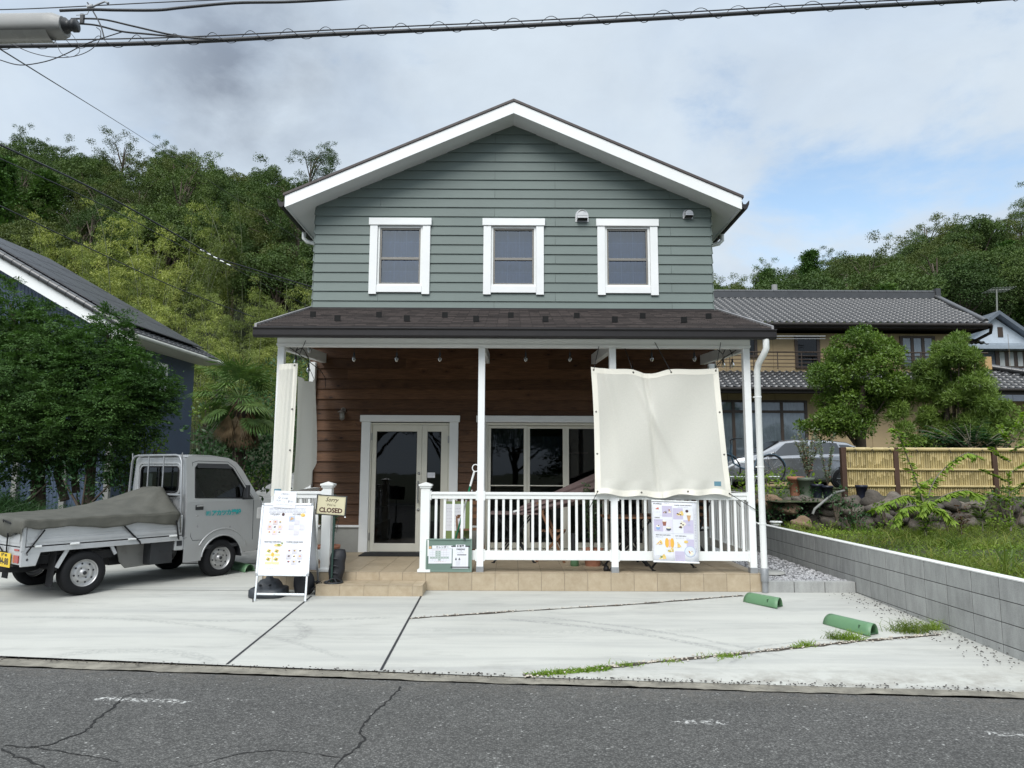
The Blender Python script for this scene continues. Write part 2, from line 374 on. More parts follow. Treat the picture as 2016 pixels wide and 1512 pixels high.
BARK = pm('tree_bark', (0.085, 0.065, 0.048), 0.9, var=0.35, vs=6, bump=0.6, bs=25, stretch=(1, 1, 0.3))
BARKL = pm('pale_bark', (0.17, 0.15, 0.12), 0.9, var=0.3, vs=6, bump=0.5, bs=25, stretch=(1, 1, 0.3))
# ---------------------------------------------------------------- mesh helpers
def V(*a): return Vector(a)
class MB:
    """collects faces and links them as one mesh object"""
    M = Matrix.Identity(4)          # world -> local frame of the thing being built
    def __init__(s): s.v = []; s.f = []; s.mi = []; s.sm = []; s.mats = []; s.cur = 0; s.smooth = False
    def mat(s, m):
        if m not in s.mats: s.mats.append(m)
        s.cur = s.mats.index(m); return s
    def add(s, vs, fs, smooth=None):
        o = len(s.v); s.v.extend([tuple(p) for p in vs])
        for f in fs: s.f.append(tuple(i + o for i in f)); s.mi.append(s.cur); s.sm.append(s.smooth if smooth is None else smooth)
        return s
    def box(s, x0, x1, y0, y1, z0, z1, T=None):
        if x0 > x1: x0, x1 = x1, x0
        if y0 > y1: y0, y1 = y1, y0
        if z0 > z1: z0, z1 = z1, z0
        vs = [(x, y, z) for z in (z0, z1) for y in (y0, y1) for x in (x0, x1)]
        if T is not None: vs = [T @ Vector(p) for p in vs]
        return s.add(vs, [(0, 2, 3, 1), (4, 5, 7, 6), (0, 1, 5, 4), (2, 6, 7, 3), (0, 4, 6, 2), (1, 3, 7, 5)], False)
    def bar(s, a, b, w, d=None, up=(0, 0, 1)):
        """rectangular bar from a to b"""
        a, b = Vector(a), Vector(b); d = d or w; y = (b - a); L = y.length; y.normalize()
        x = y.cross(Vector(up))
        if x.length < 1e-4: x = y.cross(Vector((1, 0, 0)))
        x.normalize(); z = x.cross(y)
        T = Matrix((x, y, z)).transposed().to_4x4(); T.translation = a
        return s.box(-w / 2, w / 2, 0, L, -d / 2, d / 2, T)
    def tube(s, pts, r, n=8, cap=True):
        pts = [Vector(p) for p in pts]; m = len(pts)
        rs = r if isinstance(r, (list, tuple)) else [r] * m
        vs = []; ref = None
        for i, p in enumerate(pts):
            t = (pts[min(i + 1, m - 1)] - pts[max(i - 1, 0)]).normalized()
            if ref is None: ref = t.cross(Vector((0, 0, 1)))
            if ref.length < 1e-3: ref = t.cross(Vector((1, 0, 0)))
            ref = (ref - t * ref.dot(t)); ref = ref.normalized() if ref.length > 1e-6 else t.orthogonal().normalized()
            bn = t.cross(ref)
            for k in range(n):
                a = 2 * PI * k / n; vs.append(p + (ref * math.cos(a) + bn * math.sin(a)) * rs[i])
        fs = [(i * n + k, i * n + (k + 1) % n, (i + 1) * n + (k + 1) % n, (i + 1) * n + k) for i in range(m - 1) for k in range(n)]
        s.add(vs, fs, True)
        if cap: s.add(vs[:n], [tuple(range(n))[::-1]], False); s.add(vs[-n:], [tuple(range(n))], False)
        return s
    def cyl(s, a, b, r, n=16, r2=None): return s.tube([a, b], [r, r if r2 is None else r2], n)
    def lathe(s, prof, c=(0, 0, 0), axis='z', n=24, T=None):
        """prof = [(radius, height)...] turned round the axis"""
        vs = []
        for rr, h in prof:
            for k in range(n):
                a = 2 * PI * k / n; u, v_ = rr * math.cos(a), rr * math.sin(a)
                p = (u, v_, h) if axis == 'z' else ((h, u, v_) if axis == 'x' else (u, h, v_))
                p = Vector(p)
                if T is not None: p = T @ p
                vs.append(p + Vector(c))
        m = len(prof)
        fs = [(i * n + k, i * n + (k + 1) % n, (i + 1) * n + (k + 1) % n, (i + 1) * n + k) for i in range(m - 1) for k in range(n)]
        return s.add(vs, fs, True)
    def poly(s, pts): return s.add(pts, [tuple(range(len(pts)))], False)
    def prism(s, pts, off):
        """flat outline pushed along off"""
        n = len(pts); o = Vector(off); a = [Vector(p) for p in pts]; b = [p + o for p in a]
        s.add(a + b, [tuple(range(n))[::-1], tuple(range(n, 2 * n))] + [(i, (i + 1) % n, n + (i + 1) % n, n + i) for i in range(n)], False)
        return s
    def grid(s, fn, nu, nv, smooth=True):
        vs = [fn(i / nu, j / nv) for j in range(nv + 1) for i in range(nu + 1)]; k = nu + 1
        return s.add(vs, [(j * k + i, j * k + i + 1, (j + 1) * k + i + 1, (j + 1) * k + i) for j in range(nv) for i in range(nu)], smooth)
    def build(s, name, m=None, parent=None, bevel=0.0, thick=0.0):
        if m is not None and not s.mats: s.mats = [m]
        M = MB.M
        if parent is None:
            a = np.array(s.v); o = Vector(((a[:, 0].min() + a[:, 0].max()) / 2, (a[:, 1].min() + a[:, 1].max()) / 2, a[:, 2].min()))
            M = Matrix.Translation(-o)
        me = bpy.data.meshes.new(name)
        me.from_pydata([tuple(M @ Vector(p)) for p in s.v], [], s.f)
        for mm in s.mats: me.materials.append(mm)
        me.polygons.foreach_set('material_index', s.mi); me.polygons.foreach_set('use_smooth', s.sm)
        me.update()
        ob = bpy.data.objects.new(name, me); C.objects.link(ob)
        if parent is None: ob.location = o
        else: ob.parent = parent
        if thick:
            md = ob.modifiers.new('thickness', 'SOLIDIFY'); md.thickness = thick; md.offset = 0
        if bevel:
            md = ob.modifiers.new('bevel', 'BEVEL'); md.width = bevel; md.segments = 2; md.limit_method = 'ANGLE'; md.angle_limit = R(40)
        return ob
def tag(o, label=None, cat=None, group=None, kind=None):
    if label: o['label'] = label
    if cat: o['category'] = cat
    if group: o['group'] = group
    if kind: o['kind'] = kind
    return o
def thing(name, label, cat, loc=(0, 0, 0), rz=0.0, group=None, local=False):
    o = bpy.data.objects.new(name, None); C.objects.link(o); o.empty_display_size = 0.2
    o.location = loc; o.rotation_euler = (0, 0, rz)
    T = Matrix.Translation(Vector(loc)) @ Matrix.Rotation(rz, 4, 'Z')
    MB.M = Matrix.Identity(4) if local else T.inverted()
    return tag(o, label, cat, group)
KIDS = {}
def children(o): return [c for c in bpy.data.objects if c.parent == o]
def copy_tree(o, loc=None, rz=None, label=None, scale=None, parent=None):
    ch = children(o)
    c = o.copy(); C.objects.link(c); c.parent = parent
    if loc is not None: c.location = loc
    if rz is not None: c.rotation_euler = (0, 0, rz)
    if scale is not None: c.scale = scale if isinstance(scale, tuple) else (scale,) * 3
    if label: c['label'] = label
    for k in ch: copy_tree(k, parent=c)
    return c
def struct(o): o['kind'] = 'structure'; return o
def np_mesh(name, verts, quads, m, parent=None, smooth=False):
    """large quad meshes from arrays"""
    verts = np.asarray(verts, dtype=np.float32).reshape(-1, 3); quads = np.asarray(quads, dtype=np.int32).reshape(-1, 4)
    M = np.array(MB.M, dtype=np.float32)
    o = None
    if parent is None:
        lo, hi = verts.min(0), verts.max(0); o = np.array([(lo[0] + hi[0]) / 2, (lo[1] + hi[1]) / 2, lo[2]]); verts = verts - o
    else: verts = verts @ M[:3, :3].T + M[:3, 3]
    me = bpy.data.meshes.new(name)
    me.vertices.add(len(verts)); me.vertices.foreach_set('co', verts.ravel().astype(np.float32))
    me.loops.add(quads.size); me.loops.foreach_set('vertex_index', quads.ravel())
    me.polygons.add(len(quads)); me.polygons.foreach_set('loop_start', np.arange(0, quads.size, 4, dtype=np.int32))
    if smooth: me.polygons.foreach_set('use_smooth', np.ones(len(quads), dtype=bool))
    me.materials.append(m); me.update(calc_edges=True); me.validate()
    ob = bpy.data.objects.new(name, me); C.objects.link(ob)
    if parent is None: ob.location = o
    else: ob.parent = parent
    return ob
def norm(a): return a / np.maximum(np.linalg.norm(a, axis=-1, keepdims=True), 1e-9)
def leaf_quads(P, D, N, L, W):
    """rhombic leaves: base P, growing along D, face normal near N, length L, width W"""
    n = len(P); D = norm(D); S = norm(np.cross(D, N)); L = np.broadcast_to(L, n)[:, None]; W = np.broadcast_to(W, n)[:, None]
    v = np.stack([P, P + D * L * 0.5 + S * W * 0.5, P + D * L, P + D * L * 0.5 - S * W * 0.5], 1)
    return v.reshape(-1, 3), np.arange(4 * n).reshape(-1, 4)
def rnd_dir(n):
    return norm(rng.normal(size=(n, 3)))
def crown_pts(blobs, per, upbias=0.35, shell=0.75, flat=1.0):
    """points on the outer shells of many small clumps; blobs = (centre, radius)"""
    P = []; N = []
    for (c, r) in blobs:
        k = max(4, int(per * r * r)); d = rnd_dir(k); d[:, 2] += upbias; d = norm(d)
        rr = r * (shell + (1 - shell) * rng.random(k)[:, None] * 1.3)
        q = d * rr; q[:, 2] *= flat
        P.append(np.array(c) + q); N.append(d)
    return np.concatenate(P), np.concatenate(N)
def blobs_in(shape_fn, n, r0, r1):
    out = []
    while len(out) < n:
        b = shape_fn()
        if b is not None: out.append((b, rng.uniform(r0, r1)))
    return out
def mb_tree_trunk(mb, base, pts, r):
    mb.tube([base] + pts, [r * (1 - 0.75 * i / len(pts)) for i in range(len(pts) + 1)], 8)

FONT = bpy.data.fonts.get('Bfont')
def text_mesh(txt, size, bold=0.0, shear=0.0, align='CENTER', space=1.0):
    cu = bpy.data.curves.new('lettering', 'FONT'); cu.body = txt; cu.size = size; cu.align_x = align; cu.align_y = 'CENTER'
    cu.offset = bold; cu.shear = shear; cu.resolution_u = 2; cu.space_character = space
    ob = bpy.data.objects.new('lettering', cu); C.objects.link(ob)
    bpy.context.view_layer.update()
    dg = bpy.context.evaluated_depsgraph_get()
    me = bpy.data.meshes.new_from_object(ob.evaluated_get(dg))
    vs = [v.co.copy() for v in me.vertices]; fs = [tuple(p.vertices) for p in me.polygons]
    bpy.data.objects.remove(ob); bpy.data.meshes.remove(me); bpy.data.curves.remove(cu)
    return vs, fs
def fill2d(loops):
    """flat polygon with holes -> verts (2d), faces"""
    cu = bpy.data.curves.new('outline', 'CURVE'); cu.dimensions = '2D'; cu.fill_mode = 'BOTH'
    for lp in loops:
        sp = cu.splines.new('POLY'); sp.points.add(len(lp) - 1); sp.use_cyclic_u = True
        for p, q in zip(sp.points, lp): p.co = (q[0], q[1], 0, 1)
    ob = bpy.data.objects.new('outline', cu); C.objects.link(ob); bpy.context.view_layer.update()
    me = bpy.data.meshes.new_from_object(ob.evaluated_get(bpy.context.evaluated_depsgraph_get()))
    vs = [v.co.copy() for v in me.vertices]; fs = [tuple(p.vertices) for p in me.polygons]
    bpy.data.objects.remove(ob); bpy.data.meshes.remove(me); bpy.data.curves.remove(cu)
    return vs, fs
class Card:
    """flat print: o = lower-left corner, u, v = unit axes; draws in metres with thin layers"""
    def __init__(s, o, u, v):
        s.o, s.u, s.v = Vector(o), Vector(u).normalized(), Vector(v).normalized(); s.n = s.u.cross(s.v); s.mb = MB()
    def P(s, x, y, l=1): return s.o + s.u * x + s.v * y + s.n * (0.0012 * l)
    def rect(s, x, y, w_, h, m, l=1):
        s.mb.mat(m); s.mb.poly([s.P(x, y, l), s.P(x + w_, y, l), s.P(x + w_, y + h, l), s.P(x, y + h, l)]); return s
    def poly(s, pts, m, l=1): s.mb.mat(m); s.mb.poly([s.P(a, b, l) for a, b in pts]); return s
    def ell(s, x, y, rx, ry, m, l=1, n=14, a0=0.0, a1=2 * PI):
        s.mb.mat(m); s.mb.poly([s.P(x + rx * math.cos(a0 + (a1 - a0) * i / n), y + ry * math.sin(a0 + (a1 - a0) * i / n), l) for i in range(n if a1 - a0 > 6.2 else n + 1)]); return s
    def text(s, txt, x, y, size, m, l=2, **kw):
        vs, fs = text_mesh(txt, size, **kw); s.mb.mat(m); s.mb.add([s.P(p.x + x, p.y + y, l) for p in vs], fs, False); return s
    def frame(s, x, y, w_, h, t, m, l=1):
        s.rect(x, y, w_, t, m, l); s.rect(x, y + h - t, w_, t, m, l); s.rect(x, y + t, t, h - 2 * t, m, l); s.rect(x + w_ - t, y + t, t, h - 2 * t, m, l); return s
    def lines(s, x, y, w_, n, dy, t, m, l=2):
        for k in range(n):
            xx = x
            while xx < x + w_ - 0.01:
                d = random.uniform(0.012, 0.05) * max(0.4, w_ / 0.4); d = min(d, x + w_ - xx)
                s.rect(xx, y - k * dy, d, t * random.uniform(0.6, 1), m, l); xx += d + random.uniform(0.003, 0.012)
        return s
# ---------------------------------------------------------------- picture ray -> point in the place (layout helper)
_p, _y, _r, _F = R(6.889), R(-0.057), R(0.259), 1398.6
_f = np.array([-math.sin(_y) * math.cos(_p), math.cos(_y) * math.cos(_p), math.sin(_p)]); _rt = np.array([math.cos(_y), math.sin(_y), 0]); _up = np.cross(_rt, _f)
_RR = math.cos(_r) * _rt + math.sin(_r) * _up; _UU = -math.sin(_r) * _rt + math.cos(_r) * _up
_C = np.array([0, 0, 1.566])
def ray(x, y): return _f + _RR * (x - 1008) / _F - _UU * (y - 756) / _F
def at(x, y, Y): d = ray(x, y); return Vector(_C + d * (Y / d[1]))
def atz(x, y, z=0.0): d = ray(x, y); return Vector(_C + d * ((z - 1.566) / d[2]))
def gz(y): return -0.027 * (9.6 - y) if y < 9.6 else 0.0
def ag(x, y):
    z = 0.0
    for _ in range(6): p = atz(x, y, z); z = gz(p.y)
    return p

# ---------------------------------------------------------------- ground sheets
def strip_mb(inner, outer, zf):
    m = MB(); vs = []
    for a, b in zip(inner, outer): vs += [(a[0], a[1], zf(a)), (b[0], b[1], zf(b))]
    m.add(vs, [(2 * i, 2 * i + 1, 2 * i + 3, 2 * i + 2) for i in range(len(inner) - 1)], False); return m
edge_in = [(-60, 12.6), (-9, 7.06), (-4.5, 6.517), (0.02, 5.995), (3.93, 5.664), (9, 5.25), (60, 1.1)]
edge_out = [(-60, 12.38), (-9, 6.84), (-4.32, 6.274), (0.02, 5.83), (3.82, 5.516), (9, 5.09), (60, 0.95)]
g0 = MB().mat(GREENG); g0.box(-400, 400, -300, 500, -1.0, -0.35); struct(g0.build('ground'))
rd = MB().mat(ASPH)
rd.grid(lambda u, v: (-60 + 120 * u, (1 - v) * -12 + v * np.interp(-60 + 120 * u, [e[0] for e in edge_out], [e[1] for e in edge_out]), -0.112), 60, 8, False)
struct(rd.build('road'))
xk = list(np.arange(-30, 30, 0.07)); kin = [(x, np.interp(x, [e[0] for e in edge_in], [e[1] for e in edge_in]) + 0.01) for x in xk]; wob = np.convolve(rng.normal(0, 0.016, len(xk) + 4), np.ones(5) / 5, 'valid') + rng.normal(0, 0.006, len(xk)) + 0.012 * np.sin(np.array(xk) * 2.3)
kou = [(x, np.interp(x, [e[0] for e in edge_out], [e[1] for e in edge_out]) + 0.012 + w_) for x, w_ in zip(xk, wob)]
ks = strip_mb(kin, kou, lambda a: -0.104); ks.mats = [MORTAR]; struct(ks.build('kerb_strip'))
dw = MB().mat(CONC)
xs = [-60, -30, -15, -9, -6, -4.5, -3, -1.5, 0.02, 1.5, 3, 4.52]
def dpt(i, j):
    x = xs[i]; y0 = np.interp(x, [e[0] for e in edge_in], [e[1] for e in edge_in])
    ys = [y0, y0 + 0.6 * (9.6 - y0), 9.6, 15.0] if y0 < 9.6 else [y0, y0 + 0.3, y0 + 0.7, y0 + 4]
    return (x, ys[j], gz(ys[j]) if y0 < 9.6 else -0.02)
dw.add([dpt(i, j) for j in range(4) for i in range(len(xs))], [(j * len(xs) + i, j * len(xs) + i + 1, (j + 1) * len(xs) + i + 1, (j + 1) * len(xs) + i) for j in range(3) for i in range(len(xs) - 1)], False)
struct(dw.build('driveway'))
# joints in the slab
def joint(pts, wd, m, name, lift=0.004, jag=0.0, step=0.12):
    P = []
    for a, b in zip(pts[:-1], pts[1:]):
        n = max(1, int((Vector(b) - Vector(a)).length / step))
        P += [Vector(a).lerp(Vector(b), k / n) for k in range(n)]
    P.append(Vector(pts[-1])); vs = []
    for i, p in enumerate(P):
        t = (P[min(i + 1, len(P) - 1)] - P[max(i - 1, 0)]).normalized(); s = V(-t.y, t.x, 0)
        p = p + s * random.uniform(-jag, jag) * 0.7; k = wd / 2 * (1 + (random.uniform(-0.7, 0.6) if jag else 0))
        for q in (p + s * k, p - s * k): vs.append((q.x, q.y, q.z + lift))
    mb = MB().mat(m); mb.add(vs, [(2 * i, 2 * i + 1, 2 * i + 3, 2 * i + 2) for i in range(len(P) - 1)], False)
    return struct(mb.build(name))
for a, b in (((613, 1174), (447, 1308)), ((830, 1172), (750, 1320))): joint([ag(*a), ag(*b)], 0.022, DARKJ, 'expansion_joint')
joint([ag(-300, 1158), ag(497, 1163), ag(498, 1186)], 0.012, DARKJ, 'expansion_joint')
gj1 = [ag(806, 1218), ag(1000, 1205), ag(1250, 1190), ag(1462, 1173)]; gj2 = [ag(1032, 1332), ag(1250, 1308), ag(1480, 1285), ag(1700, 1262), ag(1852, 1250)]
for g, w_ in ((gj1, 0.05), (gj2, 0.055)): joint(g, w_, SOIL, 'gravel_joint', 0.005, 0.006)
PEB = pm('pale_pebbles', (0.42, 0.38, 0.32), 0.8, isl=0.5)
def pebbles(line, n, spread, r0, r1, name, m, lab):
    vs = []; q = []
    for k in range(n):
        i = random.randrange(len(line) - 1); p = line[i].lerp(line[i + 1], random.random())
        c = np.array([p.x + random.gauss(0, spread * 0.4), p.y + random.gauss(0, spread), p.z + 0.008]); r = random.uniform(r0, r1)
        b = len(vs); ang = random.random() * 6
        for zz, s in ((0, 1), (0.7, 0.75)):
            for a in range(4): vs.append(c + r * np.array([s * math.cos(ang + a * PI / 2) * 1.2, s * math.sin(ang + a * PI / 2), zz]))
        q += [(b + 4, b + 5, b + 6, b + 7)] + [(b + a, b + (a + 1) % 4, b + 4 + (a + 1) % 4, b + 4 + a) for a in range(4)]
    return tag(np_mesh(name, vs, q, m), lab, None, None, 'stuff')
o = pebbles(gj1, 150, 0.024, 0.004, 0.012, 'pebbles', PEB, 'pale pebbles filling the far slab joint'); o['category'] = 'pebbles'
o = pebbles(gj2, 300, 0.034, 0.004, 0.013, 'pebbles', PEB, 'pale pebbles filling the near slab joint'); o['category'] = 'pebbles'
GRIT = pm('dark_grit', (0.05, 0.045, 0.04), 0.9, isl=0.4)
wl = [V(4.35, 6.3, gz(6.3)), V(4.35, 9.3, gz(9.3))]
o = pebbles(wl, 420, 0.35, 0.004, 0.009, 'grit', GRIT, 'dark grit and crumbs strewn beside the block wall'); o['category'] = 'grit'
el = [V(-6, 6.70, -0.1), V(-4.4, 6.50, -0.1), V(0.02, 5.99, -0.1), V(3.9, 5.68, -0.1)]
o = pebbles(el, 900, 0.035, 0.003, 0.009, 'grit', GRIT, 'loose grit along the road edge'); o['category'] = 'grit'
# cracks in the asphalt
CRACK = pm('crack_shadow', (0.012, 0.012, 0.012), 1.0)
def crack(px, wd):
    joint([atz(a, b, -0.112) for a, b in px], wd, CRACK, 'road_crack', 0.003, wd * 1.3, 0.03)
crack([(242, 1372), (225, 1392), (205, 1405), (183, 1420), (182, 1432), (155, 1445), (118, 1458), (95, 1468), (55, 1472), (10, 1468)], 0.014)
crack([(790, 1352), (770, 1375), (745, 1395), (735, 1405), (718, 1425), (708, 1440), (716, 1458), (708, 1472), (690, 1482), (672, 1492), (660, 1512)], 0.014)
crack([(0, 1475), (30, 1490), (60, 1498), (90, 1512)], 0.011); crack([(300, 1360), (285, 1366), (262, 1366), (245, 1372)], 0.007)
crack([(370, 1510), (430, 1495), (480, 1482), (540, 1478), (600, 1482), (670, 1492)], 0.007)
crack([(60, 1470), (120, 1480), (180, 1490), (230, 1500)], 0.008)

# gravel bed, kerb, block wall, garden, terrace
gb = MB().mat(GRAVEL); gb.grid(lambda u, v: (3.0 + 1.51 * u, 9.6 + 8 * v, 0.115 + 0.01 * math.sin(u * 9 + v * 31)), 6, 24, True); struct(gb.build('gravel_bed'))
vs = []; q = []
for k in range(2600):
    x = random.uniform(3.32, 4.48); y = 9.62 + 3.5 * random.random() ** 1.5; r = random.uniform(0.010, 0.022); b = len(vs); an = random.random() * 6
    for zz, s in ((0, 1), (0.8, 0.6)):
        for a in range(4): vs.append((x + r * s * math.cos(an + a * PI / 2), y + r * s * math.sin(an + a * PI / 2), 0.115 + r * zz * random.uniform(0.6, 1)))
    q += [(b + 4, b + 5, b + 6, b + 7)] + [(b + a, b + (a + 1) % 4, b + 4 + (a + 1) % 4, b + 4 + a) for a in range(4)]
GST = pm('gravel_stones', (0.36, 0.36, 0.37), 0.85, isl=0.45)
tag(np_mesh('gravel', vs, q, GST), 'crushed grey gravel beside the porch', 'gravel', None, 'stuff')
k = thing('block_kerb', 'low grey block kerb closing the gravel beside the porch', 'kerb', (3.9, 9.55, 0))
m = MB().mat(BLOCK); x = 3.30
while x < 4.49: m.box(x, min(x + 0.392, 4.50), 9.49, 9.60, -0.06, 0.135); x += 0.4
m.build('block', BLOCK, k, 0.004); MB().mat(BJOINT).box(3.297, 4.498, 9.495, 9.595, -0.08, 0.130).build('mortar', BJOINT, k)
wl_ = thing('block_wall', 'long low grey concrete block wall beside the driveway', 'wall', (4.56, 9, 0))
m = MB().mat(BLOCK)
for r_ in range(5):
    z1 = 0.600 - 0.2 * r_; y = 9.924 - 0.4 * 13
    while y < 17:
        m.box(4.504, 4.62, y + 0.004, y + 0.396, z1 - 0.194, z1 - 0.002); y += 0.4
m.build('block', BLOCK, wl_, 0.003)
MB().mat(BJOINT).box(4.5075, 4.6165, 4.73, 17.1, -0.42, 0.596).build('mortar', BJOINT, wl_)
MB().mat(BTOP).box(4.502, 4.622, 4.72, 17.1, 0.600, 0.614).build('coping', BTOP, wl_, 0.003)
def hgarden(x, y): return 0.50 + 0.05 * math.sin(x * 1.7 + y) + 0.04 * math.sin(y * 2.3 - x)
ga = MB().mat(GREENG); ga.grid(lambda u, v: (4.60 + 40 * u * u, 2 + 18 * v, hgarden(4.6 + 40 * u * u, 2 + 18 * v)), 40, 30); struct(ga.build('garden_ground'))
te = MB().mat(GREENG); te.grid(lambda u, v: (4.9 + 60 * u, 13.1 + 30 * v, 1.0 + 0.02 * math.sin(u * 40) + (0.0 if v > 0.01 else 0.0)), 20, 12); struct(te.build('terrace'))
PAVE = pm('gravel_path', (0.22, 0.22, 0.21), 0.9, var=0.25, vs=3, bump=0.8, bs=50)
lg = MB().mat(GREENG); lg.grid(lambda u, v: (-60 + 54 * u, 12.6 + 50 * v, 0.02 + 0.05 * min(1, v * 8) + 1.3 * v), 20, 30); struct(lg.build('left_ground'))
pa = MB().mat(PAVE); pa.grid(lambda u, v: (-7.0 + 4.2 * u - 2.5 * v, 12.0 + 24 * v, 0.015 + 2.1 * v ** 1.15), 6, 14); struct(pa.build('gravel_path'))

# ---------------------------------------------------------------- the cafe house
HX = 0.02; WY = 11.80; XL, XR = HX - 3.39, HX + 3.39
house = thing('clapboard_house', 'sage green clapboard gable house with brown wood ground floor behind a white railed porch', 'house', (HX, WY, 0))
SL = 0.44; APX = 7.55
def gx(z): return max(0.0, (APX - z) / SL)
UPWIN = [(-1.912 + HX * 0, 4.545, 5.80), (0.029, 4.545, 5.80), (1.975, 4.545, 5.80)]
DOOR = (-2.33, -1.01, 0.23, 2.36); PATIO = (-0.42, 2.24, 0.23, 2.34)
# siding boards, cut round the openings
def cut(x0, x1, z0, z1, holes):
    segs = [(x0, x1)]
    for (a, b, c, d) in holes:
        if z1 > c + 1e-3 and z0 < d - 1e-3:
            n = []
            for (p, q_) in segs:
                if q_ <= a or p >= b: n.append((p, q_))
                else:
                    if p < a: n.append((p, a))
                    if q_ > b: n.append((b, q_))
            segs = n
    return segs
def board(mb, xa, xb, xa2, xb2, z0, z1, y, pr, tp):
    """one lap board: proud at its lower edge"""
    vs = [(xa, y, z0), (xb, y, z0), (xa, y - pr, z0), (xb, y - pr, z0), (xa2, y - tp, z1), (xb2, y - tp, z1), (xa2, y, z1), (xb2, y, z1)]
    mb.add(vs, [(0, 1, 3, 2), (2, 3, 5, 4), (4, 5, 7, 6), (0, 2, 4, 6), (1, 7, 5, 3)], False)
sb = MB().mat(SIDING); z = 4.235; i = 0
holes = [(c - 0.40, c + 0.40, a + 0.10, b - 0.09) for c, a, b in UPWIN]
while z < APX - 0.02:
    z1 = z + 0.165
    w0, w1 = min(3.39, gx(z)), min(3.39, gx(z1))
    for (a, b) in cut(HX - w0, HX + w0, z, z1, holes):
        js = [a] + [j for j in ((-2.27, 0.74) if i % 2 else (-0.30, 2.72)) if a + 0.05 < j < b - 0.05] + [b]
        for p, q_ in zip(js[:-1], js[1:]):
            p2 = HX - w1 if abs(p - (HX - w0)) < 1e-6 else p + (0.0012 if p != a else 0); q2 = HX + w1 if abs(q_ - (HX + w0)) < 1e-6 else q_ - 0.0012
            pp = p + (0.0025 if p != a else 0); qq = q_ - (0.0025 if q_ != b else 0)
            board(sb, pp, qq, p2, max(q2, p2 + 1e-3), z, z1 + 0.010, WY, 0.029, 0.007)
    z = z1; i += 1
sb.build('upper_siding', SIDING, house)
wb = MB().mat(CEDAR); z = 0.66; i = 0
random.seed(3)
while z < 3.75:
    z1 = z + 0.172
    for (a, b) in cut(XL, XR, z, z1, [DOOR, PATIO]):
        js = [a] + sorted([j for j in (random.uniform(-3, 0), random.uniform(0.2, 3)) if a + 0.4 < j < b - 0.4]) + [b]
        for p, q_ in zip(js[:-1], js[1:]):
            board(wb, p + (0.001 if p != a else 0), q_, p + (0.001 if p != a else 0), q_, z, z1 + 0.010, WY, 0.038, 0.006)
    z = z1
wb.build('timber_siding', CEDAR, house)
# shell with openings
DARKIN = pm('dark_interior', (0.035, 0.033, 0.03), 0.9)
sh = MB().mat(DARKIN)
def wallpanel(mb, x0, x1, z0, z1, y0, y1, holes):
    xs_ = sorted({x0, x1, *[h[0] for h in holes], *[h[1] for h in holes]}); 
    for a, b in zip(xs_[:-1], xs_[1:]):
        zs = [(z0, z1)]
        for h in holes:
            if h[0] <= a + 1e-6 and h[1] >= b - 1e-6:
                n = []
                for c, d in zs:
                    if h[3] <= c or h[2] >= d: n.append((c, d)); continue
                    if c < h[2]: n.append((c, h[2]))
                    if d > h[3]: n.append((h[3], d))
                zs = n
        for c, d in zs: mb.box(a, b, y0, y1, c, d)
wallpanel(sh, XL + 0.002, XR - 0.002, 0.63, 6.04, WY + 0.001, WY + 0.12, holes + [DOOR, PATIO])
sh.prism([(XL, WY + 0.001, 6.04), (XR, WY + 0.001, 6.04), (HX, WY + 0.001, APX - 0.01)], (0, 0.12, 0))
sh.box(XL + 0.1, XR - 0.1, WY + 0.13, 18.9, 3.2, 3.3)
sh.build('inner_shell', DARKIN, house)
SIDEW = SIDING
sw = MB().mat(SIDING)
for sx_ in (-1, 1):
    xw = HX + sx_ * 3.39; z = 0.63
    while z < 6.0:
        a, b = (xw, xw + 0.001 * sx_) ; z1 = min(z + 0.165, 6.05)
        vs = [(xw, WY - 0.026, z), (xw, 19, z), (xw + sx_ * 0.027, WY - 0.026, z), (xw + sx_ * 0.027, 19, z), (xw + sx_ * 0.01, WY - 0.012, z1 + 0.012), (xw + sx_ * 0.01, 19, z1 + 0.012)]
        sw.add(vs, [(0, 1, 3, 2), (2, 3, 5, 4), (0, 2, 4)], False); z += 0.165
    sw.box(xw - sx_ * 0.1, xw, WY + 0.12, 19, 0.63, 6.05)
sw.box(XL, XR, 18.9, 19.0, 0.63, 6.05); sw.prism([(XL, 18.9, 6.05), (XR, 18.9, 6.05), (HX, 18.9, APX)], (0, 0.1, 0))
sw.build('side_wall', SIDING, house)
fo = MB().mat(FOUND); wallpanel(fo, XL, XR, 0.0, 0.62, WY - 0.004, 19, [(DOOR[0], DOOR[1], 0.235, 0.62), (PATIO[0], PATIO[1], 0.235, 0.62)]); fo.build('foundation', FOUND, house)
tr = MB().mat(WHITE)
for (a, b) in cut(XL - 0.01, XR + 0.01, 0.62, 0.66, [(DOOR[0] - 0.14, DOOR[1] + 0.14, 0, 3), (PATIO[0] - 0.1, PATIO[1] + 0.1, 0, 3)]): tr.box(a, b, WY - 0.045, WY - 0.002, 0.625, 0.662)
tr.build('base_trim', WHITE, house, 0.003)
